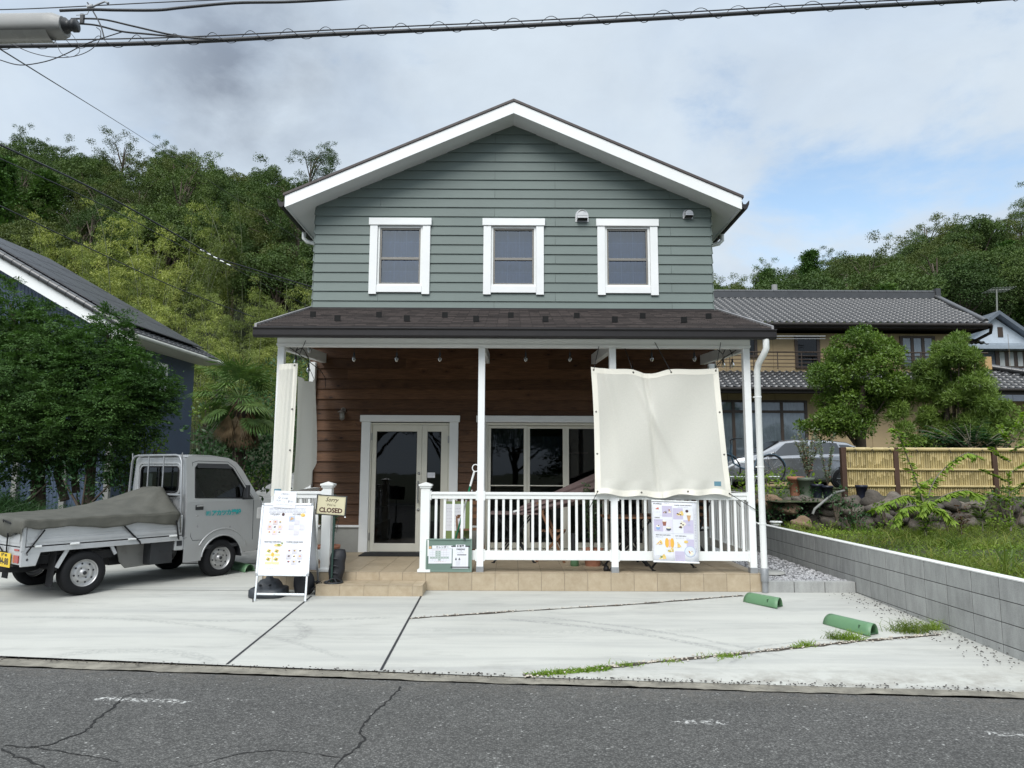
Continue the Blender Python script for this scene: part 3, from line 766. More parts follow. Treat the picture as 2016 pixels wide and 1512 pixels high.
# main roof
DROOF = pm('dark_brown_roofing', (0.062, 0.050, 0.048), 0.55, 0.1, var=0.12)
SOFF = pm('white_soffit', (0.86, 0.87, 0.87), 0.6, var=0.02)
rf = MB().mat(DROOF); FY = 11.30
for s in (-1, 1):
    e = 3.78
    def P(xx, dz, y): return (HX + s * xx, y, APX - SL * xx + dz)
    pts = [P(0, 0.172, FY - 0.02), P(e + 0.03, 0.172, FY - 0.02), P(e + 0.03, 0.217, FY - 0.02), P(0, 0.217, FY - 0.02)]
    rf.prism(pts if s > 0 else pts[::-1], (0, 8.2, 0))
rfo = rf.build('roof', DROOF, house, 0.004)
so_ = MB().mat(SOFF); fa = MB().mat(WHITE)
for s in (-1, 1):
    e = 3.76
    def P(xx, dz, y): return (HX + s * xx, y, APX - SL * xx + dz)
    pts = [P(0, -0.005, FY + 0.02), P(e, -0.005, FY + 0.02), P(e, 0.01, FY + 0.02), P(0, 0.01, FY + 0.02)]
    so_.prism(pts if s > 0 else pts[::-1], (0, 8.1, 0))
    pts = [P(0, -0.035, FY), P(e, -0.035, FY), P(e, 0.170, FY), P(0, 0.170, FY)]
    fa.prism(pts if s > 0 else pts[::-1], (0, 0.022, 0))
    fa.box(HX + s * e, HX + s * (e + 0.02), FY, 19.4, APX - SL * e - 0.035, APX - SL * e + 0.165)
so_.build('soffit', SOFF, rfo); fa.build('fascia', WHITE, rfo, 0.003)
for s in (-1, 1):
    g = MB().mat(BROWNM); x0 = HX + s * 3.785; zt = APX - SL * 3.76 + 0.10
    prof = [(0, 0), (0, -0.10), (0.035, -0.135), (0.085, -0.125), (0.115, -0.05), (0.12, 0.01), (0.11, 0.01), (0.1, -0.05), (0.02, -0.05)]
    pts = [(x0 + s * a, FY - 0.0, zt + b) for a, b in prof]
    g.prism(pts if s > 0 else pts[::-1], (0, 8.1, 0)); go = g.build('roof_gutter', BROWNM, house)
    d = MB().mat(VINYL); xb = HX + s * 3.83
    d.tube([(xb, 12.6, zt - 0.12), (xb, 12.6, zt - 0.24), (xb - s * 0.06, 12.6, zt - 0.30), (xb - s * 0.30, 12.6, zt - 0.36), (xb - s * 0.36, 12.6, zt - 0.44), (xb - s * 0.36, 12.6, 4.0)], 0.038, 10)
    d.build('eave_downpipe', VINYL, house)
# upper windows
SASH = pm('taupe_sash', (0.20, 0.19, 0.17), 0.45, 0.2, var=0.05)
CURT = pm('lace_curtain', (0.17, 0.20, 0.26), 0.9, var=0.15, vs=4)
for cx_, z0, z1 in UPWIN:
    f = MB().mat(WHITE); y0 = WY - 0.055; y1 = WY + 0.03
    f.box(cx_ - 0.515, cx_ - 0.385, y0, y1, z0 - 0.035, z1 - 0.085); f.box(cx_ + 0.385, cx_ + 0.515, y0, y1, z0 - 0.035, z1 - 0.085)
    f.box(cx_ - 0.535, cx_ + 0.535, y0 - 0.018, y1, z1 - 0.083, z1 + 0.04); f.box(cx_ - 0.383, cx_ + 0.383, y0 + 0.004, y1, z0, z0 + 0.115)
    fr = f.build('window', WHITE, house, 0.003)
    a = MB().mat(VINYL)
    for X0, X1, Z0, Z1 in ((-0.383, -0.348, z0 + 0.117, z1 - 0.087), (0.348, 0.383, z0 + 0.117, z1 - 0.087), (-0.347, 0.347, z0 + 0.117, z0 + 0.150), (-0.347, 0.347, z1 - 0.122, z1 - 0.087)):
        a.box(cx_ + X0, cx_ + X1, WY - 0.02, WY + 0.06, Z0, Z1)
    a.build('inner_frame', VINYL, fr, 0.003)
    a = MB().mat(SASH); zb, zt, zm = z0 + 0.152, z1 - 0.124, z0 + 0.60
    for X0, X1, Z0, Z1 in ((-0.346, -0.320, zb, zt), (0.320, 0.346, zb, zt), (-0.319, 0.319, zb, zb + 0.024), (-0.319, 0.319, zt - 0.024, zt), (-0.319, 0.319, zm - 0.022, zm + 0.022)):
        a.box(cx_ + X0, cx_ + X1, WY + 0.0, WY + 0.05, Z0, Z1)
    a.build('sash', SASH, fr, 0.003)
    p = MB().mat(GLASSUP); p.poly([(cx_ - 0.33, WY + 0.03, zb), (cx_ + 0.33, WY + 0.03, zb), (cx_ + 0.33, WY + 0.03, zt), (cx_ - 0.33, WY + 0.03, zt)]); p.build('pane', GLASSUP, fr)
    u = MB().mat(pm('muntin_grey', (0.26, 0.28, 0.31), 0.5))
    for k in (-0.1, 0.1): u.box(cx_ + k - 0.004, cx_ + k + 0.004, WY + 0.035, WY + 0.04, zb, zt)
    for k in (zm + 0.30, zm - 0.22): u.box(cx_ - 0.3, cx_ + 0.3, WY + 0.041, WY + 0.045, k - 0.004, k + 0.004)
    u.build('muntin', None, fr)
    c = MB().mat(CURT); c.grid(lambda a_, b_: (cx_ - 0.39 + 0.78 * a_, WY + 0.22 + 0.025 * math.sin(a_ * 40 + b_ * 2), zb - 0.05 + (zt - zb + 0.1) * b_), 60, 2); c.build('curtain', CURT, fr)
    rm = MB().mat(DARKIN); rm.box(cx_ - 0.45, cx_ + 0.45, WY + 0.30, WY + 0.31, zb - 0.1, zt + 0.1); rm.build('backing', None, fr)
# hood vents
for cx_, cz_, rr in ((1.20, 5.905, 0.098), (3.02, 5.945, 0.075)):
    v = MB().mat(STEEL); n = 14; y0 = WY - 0.03
    v.prism([(cx_ - rr * 1.15, y0, cz_ - rr * 1.1), (cx_ + rr * 1.15, y0, cz_ - rr * 1.1)] + [(cx_ + rr * 1.15 * math.cos(a), y0, cz_ + rr * 1.15 * math.sin(a)) for a in np.linspace(0, PI, n)], (0, 0.012, 0))
    pr = lambda a, d: (cx_ + rr * 0.9 * math.cos(a), y0 - d, cz_ + rr * 0.9 * math.sin(a))
    def hood(u_, v_):
        a = PI * u_; dd = 0.11 * v_ ; k = 1 - 0.35 * max(0, v_ - 0.6) / 0.4
        return (cx_ + rr * 0.9 * math.cos(a), y0 - dd, cz_ - rr * 0.4 + (rr * 1.3 * math.sin(a)) * k)
    v.grid(hood, 16, 6); v.prism([hood(u_, 1) for u_ in np.linspace(0, 1, 13)], (0, 0.004, 0))
    v.box(cx_ - rr * 0.9, cx_ - rr * 0.88, y0 - 0.11, y0, cz_ - rr, cz_ - rr * 0.3); v.box(cx_ + rr * 0.88, cx_ + rr * 0.9, y0 - 0.11, y0, cz_ - rr, cz_ - rr * 0.3)
    v.box(cx_ - rr * 0.88, cx_ + rr * 0.88, y0 - 0.11, y0 - 0.106, cz_ - rr * 0.75, cz_ - rr * 0.35)
    v.build('hood_vent', STEEL, house)
# ---- porch
DY = 9.524; DZ = 0.23
dk = MB().mat(GROUT); dk.box(-3.246, 3.286, DY + 0.004, WY - 0.01, 0.0, DZ - 0.004); dk.box(-2.436, -1.104, 9.154, DY + 0.003, -0.02, 0.121); dko = dk.build('porch_floor', GROUT, house)
tl = MB().mat(TILE); x = -0.806 - 0.303 * 9
while x < 3.29:
    a, b = max(x + 0.0025, -3.25), min(x + 0.3005, 3.29)
    if b - a > 0.02:
        if not (-2.44 < (a + b) / 2 < -1.1): tl.box(a, b, DY, DY + 0.009, 0.0, DZ - 0.012)
        else: tl.box(a, b, DY, DY + 0.009, 0.125, DZ - 0.012)
        y = DY - 0.002
        while y < WY - 0.05: tl.box(a, b, y + 0.0025, min(y + 0.3005, WY - 0.05), DZ - 0.010, DZ); y += 0.303
    x += 0.303
x = -2.44
while x < -1.11:
    b = min(x + 0.300, -1.10); tl.box(x, b, 9.150, 9.158, -0.02, 0.113); tl.box(x, b, 9.146, 9.30, 0.115, 0.125); tl.box(x, b, 9.303, DY - 0.001, 0.115, 0.125); x += 0.303
for z0_, z1_ in ((-0.02, 0.112),):
    tl.box(-1.108, -1.099, 9.160, DY - 0.002, z0_, z1_); tl.box(-2.441, -2.4365, 9.160, DY - 0.002, z0_, z1_)
tl.build('floor_tile', TILE, dko, 0.0015)
# porch roof
EY, EZ = 9.30, 3.455
pr_ = MB().mat(SHINGLE)
PX0, PX1 = -3.385, 3.455
def prp(x, t, dz): return (x, WY - 0.02 + (EY - WY + 0.02) * t, 4.262 + (EZ - 4.262) * t + dz)
nrow = 18
for r_ in range(nrow):
    t0, t1 = r_ / nrow, (r_ + 1) / nrow
    x = PX0 - random.uniform(0, 0.2)
    pr_.add([prp(PX0, t0, 0.0), prp(PX1, t0, 0.0), prp(PX0, t1, 0.014), prp(PX1, t1, 0.014), prp(PX0, t1, 0.0), prp(PX1, t1, 0.0)], [(0, 2, 3, 1), (2, 4, 5, 3)], False)
pro = pr_.build('porch_roof', SHINGLE, house)
pb = MB().mat(BROWNM)
pb.prism([prp(PX0, 0, -0.02), prp(PX0, 1.005, -0.02), prp(PX0, 1.005, -0.10), prp(PX0, 0, -0.10)], (PX1 - PX0, 0, 0)); pb.build('roof_deck', pm('roof_underside', (0.05, 0.045, 0.04), 0.8), pro)
for xx in (PX0 - 0.03, PX1 + 0.0): MB().mat(pm('rake_flashing', (0.33, 0.32, 0.32), 0.45, 0.4)).prism([prp(xx, -0.01, 0.035), prp(xx, 1.01, 0.035), prp(xx, 1.01, -0.02), prp(xx, -0.01, -0.02)], (0.03, 0, 0)).build('rake_flashing', None, pro)
fl = MB().mat(BROWNM); fl.box(XL - 0.01, XR + 0.01, WY - 0.06, WY - 0.03, 4.215, 4.275)
for xx in (PX0 - 0.028, PX1): fl.prism([prp(xx, -0.01, -0.022), prp(xx, 1.01, -0.022), prp(xx, 1.01, -0.13), prp(xx, -0.01, -0.13)], (0.026, 0, 0))
fl.box(PX0 - 0.03, PX1 + 0.03, EY - 0.012, EY + 0.02, 3.36, 3.452); fl.build('edge_trim', BROWNM, pro)
g = MB().mat(BROWNM); GX0, GX1 = -3.40, 3.485
prof = [(0, 0.0), (0, -0.115), (0.02, -0.125), (0.085, -0.125), (0.105, -0.10), (0.105, -0.03), (0.125, -0.015), (0.125, 0.0), (0.112, 0.0), (0.095, -0.02), (0.01, -0.02)]
g.prism([(GX0, EY - 0.014 - a, 3.415 + b) for a, b in prof][::-1], (GX1 - GX0, 0, 0)); g.build('porch_gutter', BROWNM, house, 0.003)
for k in range(13):
    px = 584 + 69.75 * k; t = 0.60 if k % 2 == 0 else 0.80
    xg = -2.93 + 0.4865 * k; a = prp(xg, t, 0.02); s_ = MB().mat(pm('black_snow_guard', (0.006, 0.006, 0.006), 0.6, spec=0.2))
    s_.box(a[0] - 0.042, a[0] + 0.042, a[1] - 0.012, a[1], a[2] - 0.01, a[2] + 0.075); s_.box(a[0] - 0.034, a[0] + 0.034, a[1], a[1] + 0.09, a[2] + 0.0, a[2] + 0.008); s_.build('snow_guard', None, pro)
# soffit boards under the porch roof eave
sf = MB().mat(WHITE); sf.box(PX0 + 0.02, PX1 - 0.02, EY + 0.02, 9.53, 3.345, 3.355); sf.build('eave_soffit', WHITE, pro)
bm = MB().mat(WHITE); bm.box(-3.195, 3.255, 9.55, 9.65, 3.225, 3.345); bm.box(-3.20, 3.26, 9.540, 9.548, 3.240, 3.262); bm.build('porch_beam', WHITE, house, 0.004)
POSTX = [-3.14, -0.403, 1.378, 3.203]; PWD = 0.045
for px in POSTX:
    p = MB().mat(WHITE); p.box(px - PWD, px + PWD, 9.555, 9.645, 0.300, 3.223); po = p.build('porch_post', WHITE, house, 0.004)
    MB().mat(GREYM).box(px - PWD - 0.004, px + PWD + 0.004, 9.551, 9.649, DZ, 0.302).build('post_base', pm('grey_post_base', (0.36, 0.36, 0.35), 0.6), po, 0.002)
for px in POSTX:
    b = MB().mat(WHITE); b.prism([(px - 0.04, 9.652, 3.19), (px - 0.04, WY - 0.03, 3.33), (px - 0.04, WY - 0.03, 3.49), (px - 0.04, 9.652, 3.34)], (0.08, 0, 0)); b.build('cross_beam', WHITE, house, 0.004)
for px in (-3.30, 3.33):
    p = MB().mat(WHITE); p.box(px - 0.045, px + 0.045, WY - 0.13, WY - 0.032, DZ, 3.33); p.build('wall_post', WHITE, house, 0.004)
# railings
def railing(x0, x1, n, y=9.60, par=house, fl_=None):
    m = MB().mat(VINYL); m.box(x0, x1, y - 0.042, y + 0.042, 1.235, 1.270); m.box(x0, x1, y - 0.028, y + 0.028, 1.180, 1.2345); m.box(x0, x1, y - 0.024, y + 0.024, 0.385, 0.505)
    for xx in (x0, x1 - 0.018): m.box(xx, xx + 0.018, y - 0.048, y + 0.048, 1.160, 1.285); m.box(xx, xx + 0.018, y - 0.034, y + 0.034, 0.37, 0.52)
    r_ = m.build('railing', VINYL, par, 0.003)
    for k in range(n):
        xx = x0 + (x1 - x0) * (k + 0.7) / (n + 0.4); MB().mat(VINYL).box(xx - 0.017, xx + 0.017, y - 0.017, y + 0.017, 0.504, 1.181).build('baluster', VINYL, r_, 0.003)
railing(-0.403 + PWD, 1.378 - PWD, 17); railing(1.378 + PWD, 3.203 - PWD, 17); railing(-1.135 + 0.06, -0.403 - PWD, 5); railing(-3.14 + PWD, -2.44 - 0.06, 5)
def siderail(xc, n):
    m = MB().mat(VINYL); y0, y1 = 9.65, WY - 0.14
    m.box(xc - 0.042, xc + 0.042, y0, y1, 1.235, 1.270); m.box(xc - 0.028, xc + 0.028, y0, y1, 1.18, 1.2345); m.box(xc - 0.024, xc + 0.024, y0, y1, 0.385, 0.505); r_ = m.build('railing', VINYL, house, 0.003)
    for k in range(n):
        yy = y0 + (y1 - y0) * (k + 0.7) / (n + 0.4); MB().mat(VINYL).box(xc - 0.017, xc + 0.017, yy - 0.017, yy + 0.017, 0.504, 1.181).build('baluster', VINYL, r_, 0.003)
siderail(3.203, 19); siderail(-3.14, 19)
for xx in (-2.44, -1.135):
    m = MB().mat(VINYL); y = 9.60; m.box(xx - 0.06, xx + 0.06, y - 0.06, y + 0.06, DZ + 0.03, 1.33); m.box(xx - 0.085, xx + 0.085, y - 0.085, y + 0.085, DZ, DZ + 0.035)
    m.box(xx - 0.074, xx + 0.074, y - 0.074, y + 0.074, 1.320, 1.345); m.box(xx - 0.088, xx + 0.088, y - 0.088, y + 0.088, 1.345, 1.368)
    m.add([(xx - 0.088, y - 0.088, 1.368), (xx + 0.088, y - 0.088, 1.368), (xx + 0.088, y + 0.088, 1.368), (xx - 0.088, y + 0.088, 1.368), (xx, y, 1.40)], [(0, 1, 4), (1, 2, 4), (2, 3, 4), (3, 0, 4)], False)
    m.build('newel_post', VINYL, house, 0.003)
# downpipe at the right corner
d = MB().mat(VINYL); d.tube([(3.36, 9.24, 3.30), (3.36, 9.24, 3.17), (3.345, 9.30, 3.10), (3.315, 9.42, 3.00), (3.31, 9.48, 2.90), (3.31, 9.48, 0.22)], 0.042, 14)
for zz in (2.55, 1.62, 0.88): d.lathe([(0.046, -0.012), (0.048, 0), (0.046, 0.012)], (3.31, 9.48, zz), 'z', 14); d.box(3.25, 3.31, 9.475, 9.50, zz - 0.008, zz + 0.008)
do = d.build('porch_downpipe', VINYL, house); MB().mat(GREYM).lathe([(0.05, 0.14), (0.052, 0.30), (0.046, 0.31), (0.046, 0.29)], (3.31, 9.48, 0), 'z', 14).cyl((3.31, 9.48, 0.0), (3.31, 9.48, 0.15), 0.04, 12).build('pipe_shoe', pm('grey_vinyl', (0.36, 0.39, 0.40), 0.5), do)
# ---- front door
dr = MB().mat(WHITE); y0, y1 = WY - 0.065, WY + 0.04
dr.box(-2.47, -2.325, y0, y1, DZ + 0.001, 2.345); dr.box(-1.015, -0.872, y0, y1, DZ + 0.001, 2.345); dr.box(-2.495, -0.848, y0 - 0.015, y1, 2.346, 2.455)
door = dr.build('front_door', WHITE, house, 0.004)
f = MB().mat(CREAM); f.box(-2.324, -2.30, WY - 0.03, WY + 0.05, DZ, 2.33); f.box(-1.035, -1.016, WY - 0.03, WY + 0.05, DZ, 2.33); f.box(-2.299, -1.036, WY - 0.03, WY + 0.05, 2.30, 2.33); f.build('door_frame', CREAM, door, 0.003)
GASK = pm('black_gasket', (0.015, 0.015, 0.015), 0.5)
for (a, b, ga_, gb_) in ((-2.297, -1.475, -2.225, -1.555), (-1.472, -1.038, -1.385, -1.155)):
    l = MB().mat(CREAM); y0, y1 = WY - 0.012, WY + 0.035
    l.box(a, ga_, y0, y1, DZ + 0.01, 2.295); l.box(gb_, b, y0, y1, DZ + 0.01, 2.295); l.box(ga_, gb_, y0, y1, DZ + 0.01, 0.37); l.box(ga_, gb_, y0, y1, 2.19, 2.295)
    lo = l.build('door_leaf', CREAM, door, 0.003)
    MB().mat(GLASSD).poly([(ga_, WY + 0.012, 0.37), (gb_, WY + 0.012, 0.37), (gb_, WY + 0.012, 2.19), (ga_, WY + 0.012, 2.19)]).build('pane', GLASSD, lo)
    gk = MB().mat(GASK)
    for X0, X1, Z0, Z1 in ((ga_, ga_ + 0.008, 0.37, 2.19), (gb_ - 0.008, gb_, 0.37, 2.19), (ga_ + 0.008, gb_ - 0.008, 0.37, 0.378), (ga_ + 0.008, gb_ - 0.008, 2.182, 2.19)): gk.box(X0, X1, WY + 0.002, WY + 0.010, Z0, Z1)
    gk.build('gasket', GASK, lo)
hd = MB().mat(STEEL); hd.tube([(-1.515, WY - 0.09, 1.02), (-1.515, WY - 0.09, 1.38)], 0.013, 10)
for zz in (1.06, 1.34): hd.cyl((-1.515, WY - 0.09, zz), (-1.515, WY - 0.012, zz), 0.01, 8)
for zz in (0.91, 1.50): hd.lathe([(0.0, -0.02), (0.02, -0.018), (0.024, -0.004), (0.024, 0.0)], (-1.515, WY - 0.012, zz), 'y', 14)
hd.build('door_handle', STEEL, door)
hg = MB().mat(STEEL)
for zz in (0.48, 2.10): hg.cyl((-2.302, WY - 0.03, zz - 0.06), (-2.302, WY - 0.03, zz + 0.06), 0.011, 8)
hg.cyl((-1.034, WY - 0.035, 2.0), (-1.034, WY - 0.035, 2.12), 0.011, 8); hg.build('hinge', STEEL, door)
nt = Card((-1.375, WY - 0.002, 1.43), (1, 0, 0), (0, 0, 1)); nt.rect(0, 0, 0.125, 0.085, PAPER, 1); nt.lines(0.015, 0.065, 0.095, 4, 0.013, 0.004, FADED); nt.mb.build('door_notice', None, door)
# ---- sliding patio windows
pt = MB().mat(WHITE); a, b = PATIO[0], PATIO[1]; y0, y1 = WY - 0.065, WY + 0.04
pt.box(a - 0.13, a, y0, y1, DZ + 0.001, 2.345); pt.box(b, b + 0.13, y0, y1, DZ + 0.001, 2.345); pt.box(a - 0.155, b + 0.155, y0 - 0.015, y1, 2.346, 2.455); pat = pt.build('patio_window', WHITE, house, 0.004)
f = MB().mat(CREAM); f.box(a, a + 0.035, WY - 0.03, WY + 0.09, DZ, 2.34); f.box(b - 0.035, b, WY - 0.03, WY + 0.09, DZ, 2.34); f.box(a + 0.036, b - 0.036, WY - 0.03, WY + 0.09, 2.30, 2.34); f.box(a + 0.036, b - 0.036, WY - 0.03, WY + 0.09, DZ, 0.29); f.build('window_frame', CREAM, pat, 0.003)
wdt = (b - a - 0.07) / 4
for k in range(4):
    x0 = a + 0.035 + wdt * k + 0.001; x1 = x0 + wdt - 0.002; yy = WY + (0.0 if k in (0, 3) else 0.03)
    l = MB().mat(CREAM); l.box(x0, x0 + 0.05, yy, yy + 0.03, 0.30, 2.295); l.box(x1 - 0.05, x1, yy, yy + 0.03, 0.30, 2.295); l.box(x0 + 0.05, x1 - 0.05, yy, yy + 0.03, 2.25, 2.295); l.box(x0 + 0.05, x1 - 0.05, yy, yy + 0.03, 0.30, 0.39); l.box(x0 + 0.05, x1 - 0.05, yy + 0.005, yy + 0.02, 1.30, 1.318)
    lo = l.build('sliding_panel', CREAM, pat, 0.002); MB().mat(GLASSD).poly([(x0 + 0.05, yy + 0.015, 0.39), (x1 - 0.05, yy + 0.015, 0.39), (x1 - 0.05, yy + 0.015, 2.25), (x0 + 0.05, yy + 0.015, 2.25)]).build('pane', GLASSD, lo)
    if k != 2:
        c = MB().mat(CURT); c.grid(lambda u_, v_: (x0 + 0.03 + (x1 - x0 - 0.06) * u_, WY + 0.25 + 0.02 * math.sin(u_ * 30 + k), 1.95 + 0.33 * v_ - 0.15 * (k == 1)), 30, 1); c.build('curtain', CURT, lo)
# furniture shapes inside, seen dimly through the glass
ins = MB().mat(pm('pale_counter', (0.40, 0.38, 0.34), 0.6)); ins.box(-0.3, 1.6, 13.6, 13.7, 0.3, 1.25); ins.box(-0.3, 1.6, 14.8, 14.84, 1.9, 1.94); ins.build('counter', None, house)
# wall lamp
lm = MB().mat(pm('galvanised_lamp', (0.20, 0.18, 0.16), 0.5, 0.6)); lx, lz = -2.785, 2.50
lm.lathe([(0, 0.035), (0.03, 0.03), (0.075, 0.0), (0.078, -0.006), (0.03, 0.0)], (lx, WY - 0.12, lz), 'z', 18); lm.cyl((lx, WY - 0.12, lz - 0.03), (lx, WY - 0.12, lz + 0.01), 0.042, 14)
lm.tube([(lx, WY - 0.12, lz + 0.03), (lx, WY - 0.10, lz + 0.055), (lx, WY - 0.035, lz + 0.04)], 0.011, 8); lm.lathe([(0, -0.03), (0.04, -0.025), (0.042, 0)], (lx, WY - 0.03, lz + 0.04), 'y', 14)
for k in range(6):
    aa = k * PI / 3; lm.tube([(lx + 0.044 * math.cos(aa), WY - 0.12 + 0.044 * math.sin(aa), lz - 0.02), (lx + 0.044 * math.cos(aa), WY - 0.12 + 0.044 * math.sin(aa), lz - 0.11), (lx, WY - 0.12, lz - 0.145)], 0.003, 5)
lo = lm.build('wall_lamp', None, house); MB().mat(pm('frosted_glass', (0.26, 0.26, 0.24), 0.3)).lathe([(0.036, -0.02), (0.037, -0.09), (0.028, -0.12), (0, -0.132)], (lx, WY - 0.12, lz), 'z', 16).build('lamp_glass', None, lo)
# ---------------------------------------------------------------- kei truck
SILV = pm('silver_truck_paint', (0.385, 0.395, 0.40), 0.34, 0.35, var=0.05, vs=1.5, dirt=0.10, coat=0.25)
BEDP = pm('pale_silver_bed_paint', (0.50, 0.51, 0.52), 0.38, 0.35, var=0.06, vs=2, dirt=0.15, coat=0.1)
TARP = None
def tarp_mat():
    t = new_mat('olive_tarpaulin')
    n = t.noise(t.co, 5, 5, 0.6); f = t.noise(t.co, 260, 2)
    c = t.mix(t.ramp(n, 0.3, 0.7), (0.060, 0.060, 0.049, 1), (0.088, 0.086, 0.071, 1)); t.put(t.b.inputs['Base Color'], c)
    t.b.inputs['Roughness'].default_value = 0.72
    t.put(t.b.inputs['Normal'], t.bump(t.noise(t.mapping(t.co, scale=(1, 0.5, 1)), 7, 4, 0.6, 1.0), 0.5, 0.02, t.bump(f, 0.2, 0.002)))
    return t.m
TARP = tarp_mat()
TEAL = pm('teal_lettering', (0.015, 0.33, 0.34), 0.5)
YEL = pm('yellow_plate', (0.72, 0.50, 0.03), 0.5); REDL = pm('red_lens', (0.33, 0.02, 0.015), 0.2, coat=0.5); AMBER = pm('amber_lens', (0.45, 0.12, 0.02), 0.2); CLEARL = pm('clear_lens', (0.6, 0.6, 0.6), 0.15)
truck = thing('pickup_truck', 'silver kei pickup truck with its bed under an olive tarpaulin, parked on the driveway', 'pickup truck', (-5.92, 9.52, -0.011), R(-34), local=True)
W2 = 0.7375
def tumb(z): return W2 if z < 1.10 else W2 - (z - 1.10) * 0.13
def side_sheet(loops, xside, th, m, name, par, inward=0.02, bev=0.004):
    """outline in (y, z) -> curved side panel"""
    vs, fs = fill2d(loops); mb = MB().mat(m); n = len(vs)
    a = [(xside * tumb(p.y), p.x, p.y) for p in vs]; b = [(xside * (tumb(p.y) - inward), p.x, p.y) for p in vs]
    if th == 0: mb.add(a, fs, False)
    else:
        mb.add(a + b, fs + [tuple(i + n for i in f[::-1]) for f in fs], False)
        from collections import Counter
        ec = Counter(); ed = {}
        for f in fs:
            for i in range(len(f)):
                e = (f[i], f[(i + 1) % len(f)]); ec[tuple(sorted(e))] += 1; ed[tuple(sorted(e))] = e
        mb.add(a + b, [(e[1], e[0], e[0] + n, e[1] + n) for k_, e in ed.items() if ec[k_] == 1], False)
    return mb.build(name, m, par, 0)
def arc2(cy, cz, r, a0, a1, n=12): return [(cy + r * math.cos(R(a0 + (a1 - a0) * i / n)), cz + r * math.sin(R(a0 + (a1 - a0) * i / n))) for i in range(n + 1)]
def rrect(y0, y1, z0, z1, r, n=5): return arc2(y1 - r, z1 - r, r, 0, 90, n) + arc2(y0 + r, z1 - r, r, 90, 180, n) + arc2(y0 + r, z0 + r, r, 180, 270, n) + arc2(y1 - r, z0 + r, r, 270, 360, n)
arch = arc2(1.90, 0.27, 0.335, 8, 172, 16)          # over the front wheel, front to back
lower = [(2.20, 0.32)] + [(2.48, 0.33), (2.56, 0.42), (2.572, 0.75), (2.55, 1.10)] + [(1.30, 1.10), (1.30, 0.26), (1.52, 0.26)]
lower = [(2.48, 0.33), (2.555, 0.42), (2.572, 0.75), (2.53, 1.10), (1.30, 1.10), (1.30, 0.27), (1.56, 0.27)] + arch[::-1]
upper = [(1.30, 1.1005), (2.53, 1.1005), (2.44, 1.22), (2.22, 1.56), (2.12, 1.67), (1.98, 1.735), (1.80, 1.755), (1.34, 1.755), (1.30, 1.72)]
win = [(1.43, 1.16), (2.26, 1.13), (2.30, 1.15), (2.29, 1.22), (2.05, 1.58), (1.98, 1.62), (1.48, 1.63), (1.44, 1.59)]
for s in (1, -1):
    side_sheet([lower], s, 1, SILV, 'body_side', truck)
    u = side_sheet([upper, win], s, 1, SILV, 'door_window_frame', truck)
    g_ = MB().mat(GLASSD); vs, fs = fill2d([win]); g_.add([(s * (tumb(p.y) - 0.012), p.x, p.y) for p in vs], fs, False).build('side_window', GLASSD, truck)
    rb = MB().mat(RUBBER)
    for i in range(len(win)):
        a, b = win[i], win[(i + 1) % len(win)]
        rb.tube([(s * (tumb(a[1]) + 0.001), a[0], a[1]), (s * (tumb(b[1]) + 0.001), b[0], b[1])], 0.008, 6)
    rb.build('window_seal', RUBBER, truck)
    vsr = MB().mat(BLACKP); vsr.add([(s * (tumb(1.60) + 0.03), 1.46, 1.585), (s * (tumb(1.60) + 0.03), 2.03, 1.575), (s * (tumb(1.64) + 0.002), 1.97, 1.645), (s * (tumb(1.64) + 0.002), 1.47, 1.650)], [(0, 1, 2, 3)]); vsr.build('rain_visor', BLACKP, truck, thick=0.004)
    dl = MB().mat(DARKJ)   # door shut line
    dpts = [(1.395, 1.66), (1.385, 0.62), (1.42, 0.56), (1.52, 0.56)] + arc2(1.90, 0.27, 0.40, 135, 168, 4)[::-1][:0] + [(1.60, 0.55)]
    dpts2 = [(2.40, 1.10), (2.41, 0.50)]
    for dp in (dpts, dpts2, [(1.395, 1.66), (1.48, 1.685), (1.97, 1.675), (2.08, 1.60), (2.40, 1.12)]):
        dl.tube([(s * (tumb(z_) + 0.0005), y_, z_) for y_, z_ in dp], 0.0035, 5)
    dl.build('door_gap', DARKJ, truck)
    # pressed wheel flare
    fl2 = MB().mat(SILV); fl2.tube([(s * (W2 + 0.001), y_, z_) for y_, z_ in arc2(1.90, 0.27, 0.43, 20, 150, 14)], 0.010, 6); fl2.tube([(s * (W2 + 0.0), y_, z_) for y_, z_ in arch], 0.012, 6); fl2.build('wheel_flare', SILV, truck)
    h = MB().mat(BLACKP); h.box(s * (W2 + 0.001), s * (W2 + 0.007), 1.435, 1.56, 0.985, 1.055); ho = h.build('door_handle', BLACKP, truck, 0.003)
    MB().mat(SILV).tube([(s * (W2 + 0.022), 1.445, 1.04), (s * (W2 + 0.026), 1.50, 1.043), (s * (W2 + 0.022), 1.552, 1.04)], 0.010, 8).build('grip', SILV, ho)
    k = MB().mat(STEEL).lathe([(0, 0.004), (0.012, 0.003), (0.013, 0)], (s * W2, 1.47, 0.90), 'x', 12).build('keyhole', STEEL, truck)
    mr = MB().mat(BLACKP); mr.box(s * 0.80, s * 0.86, 2.20, 2.245, 1.14, 1.33); mr.tube([(s * 0.72, 2.25, 1.13), (s * 0.80, 2.23, 1.16)], 0.018, 8); mr.build('wing_mirror', BLACKP, truck, 0.012)
    tri = MB().mat(BLACKP); tri.add([(s * (tumb(1.13) + 0.002), 2.20, 1.11), (s * (tumb(1.13) + 0.002), 2.40, 1.11), (s * (tumb(1.3) + 0.002), 2.24, 1.28)], [(0, 1, 2)]); tri.build('mirror_base', BLACKP, truck, thick=0.006)
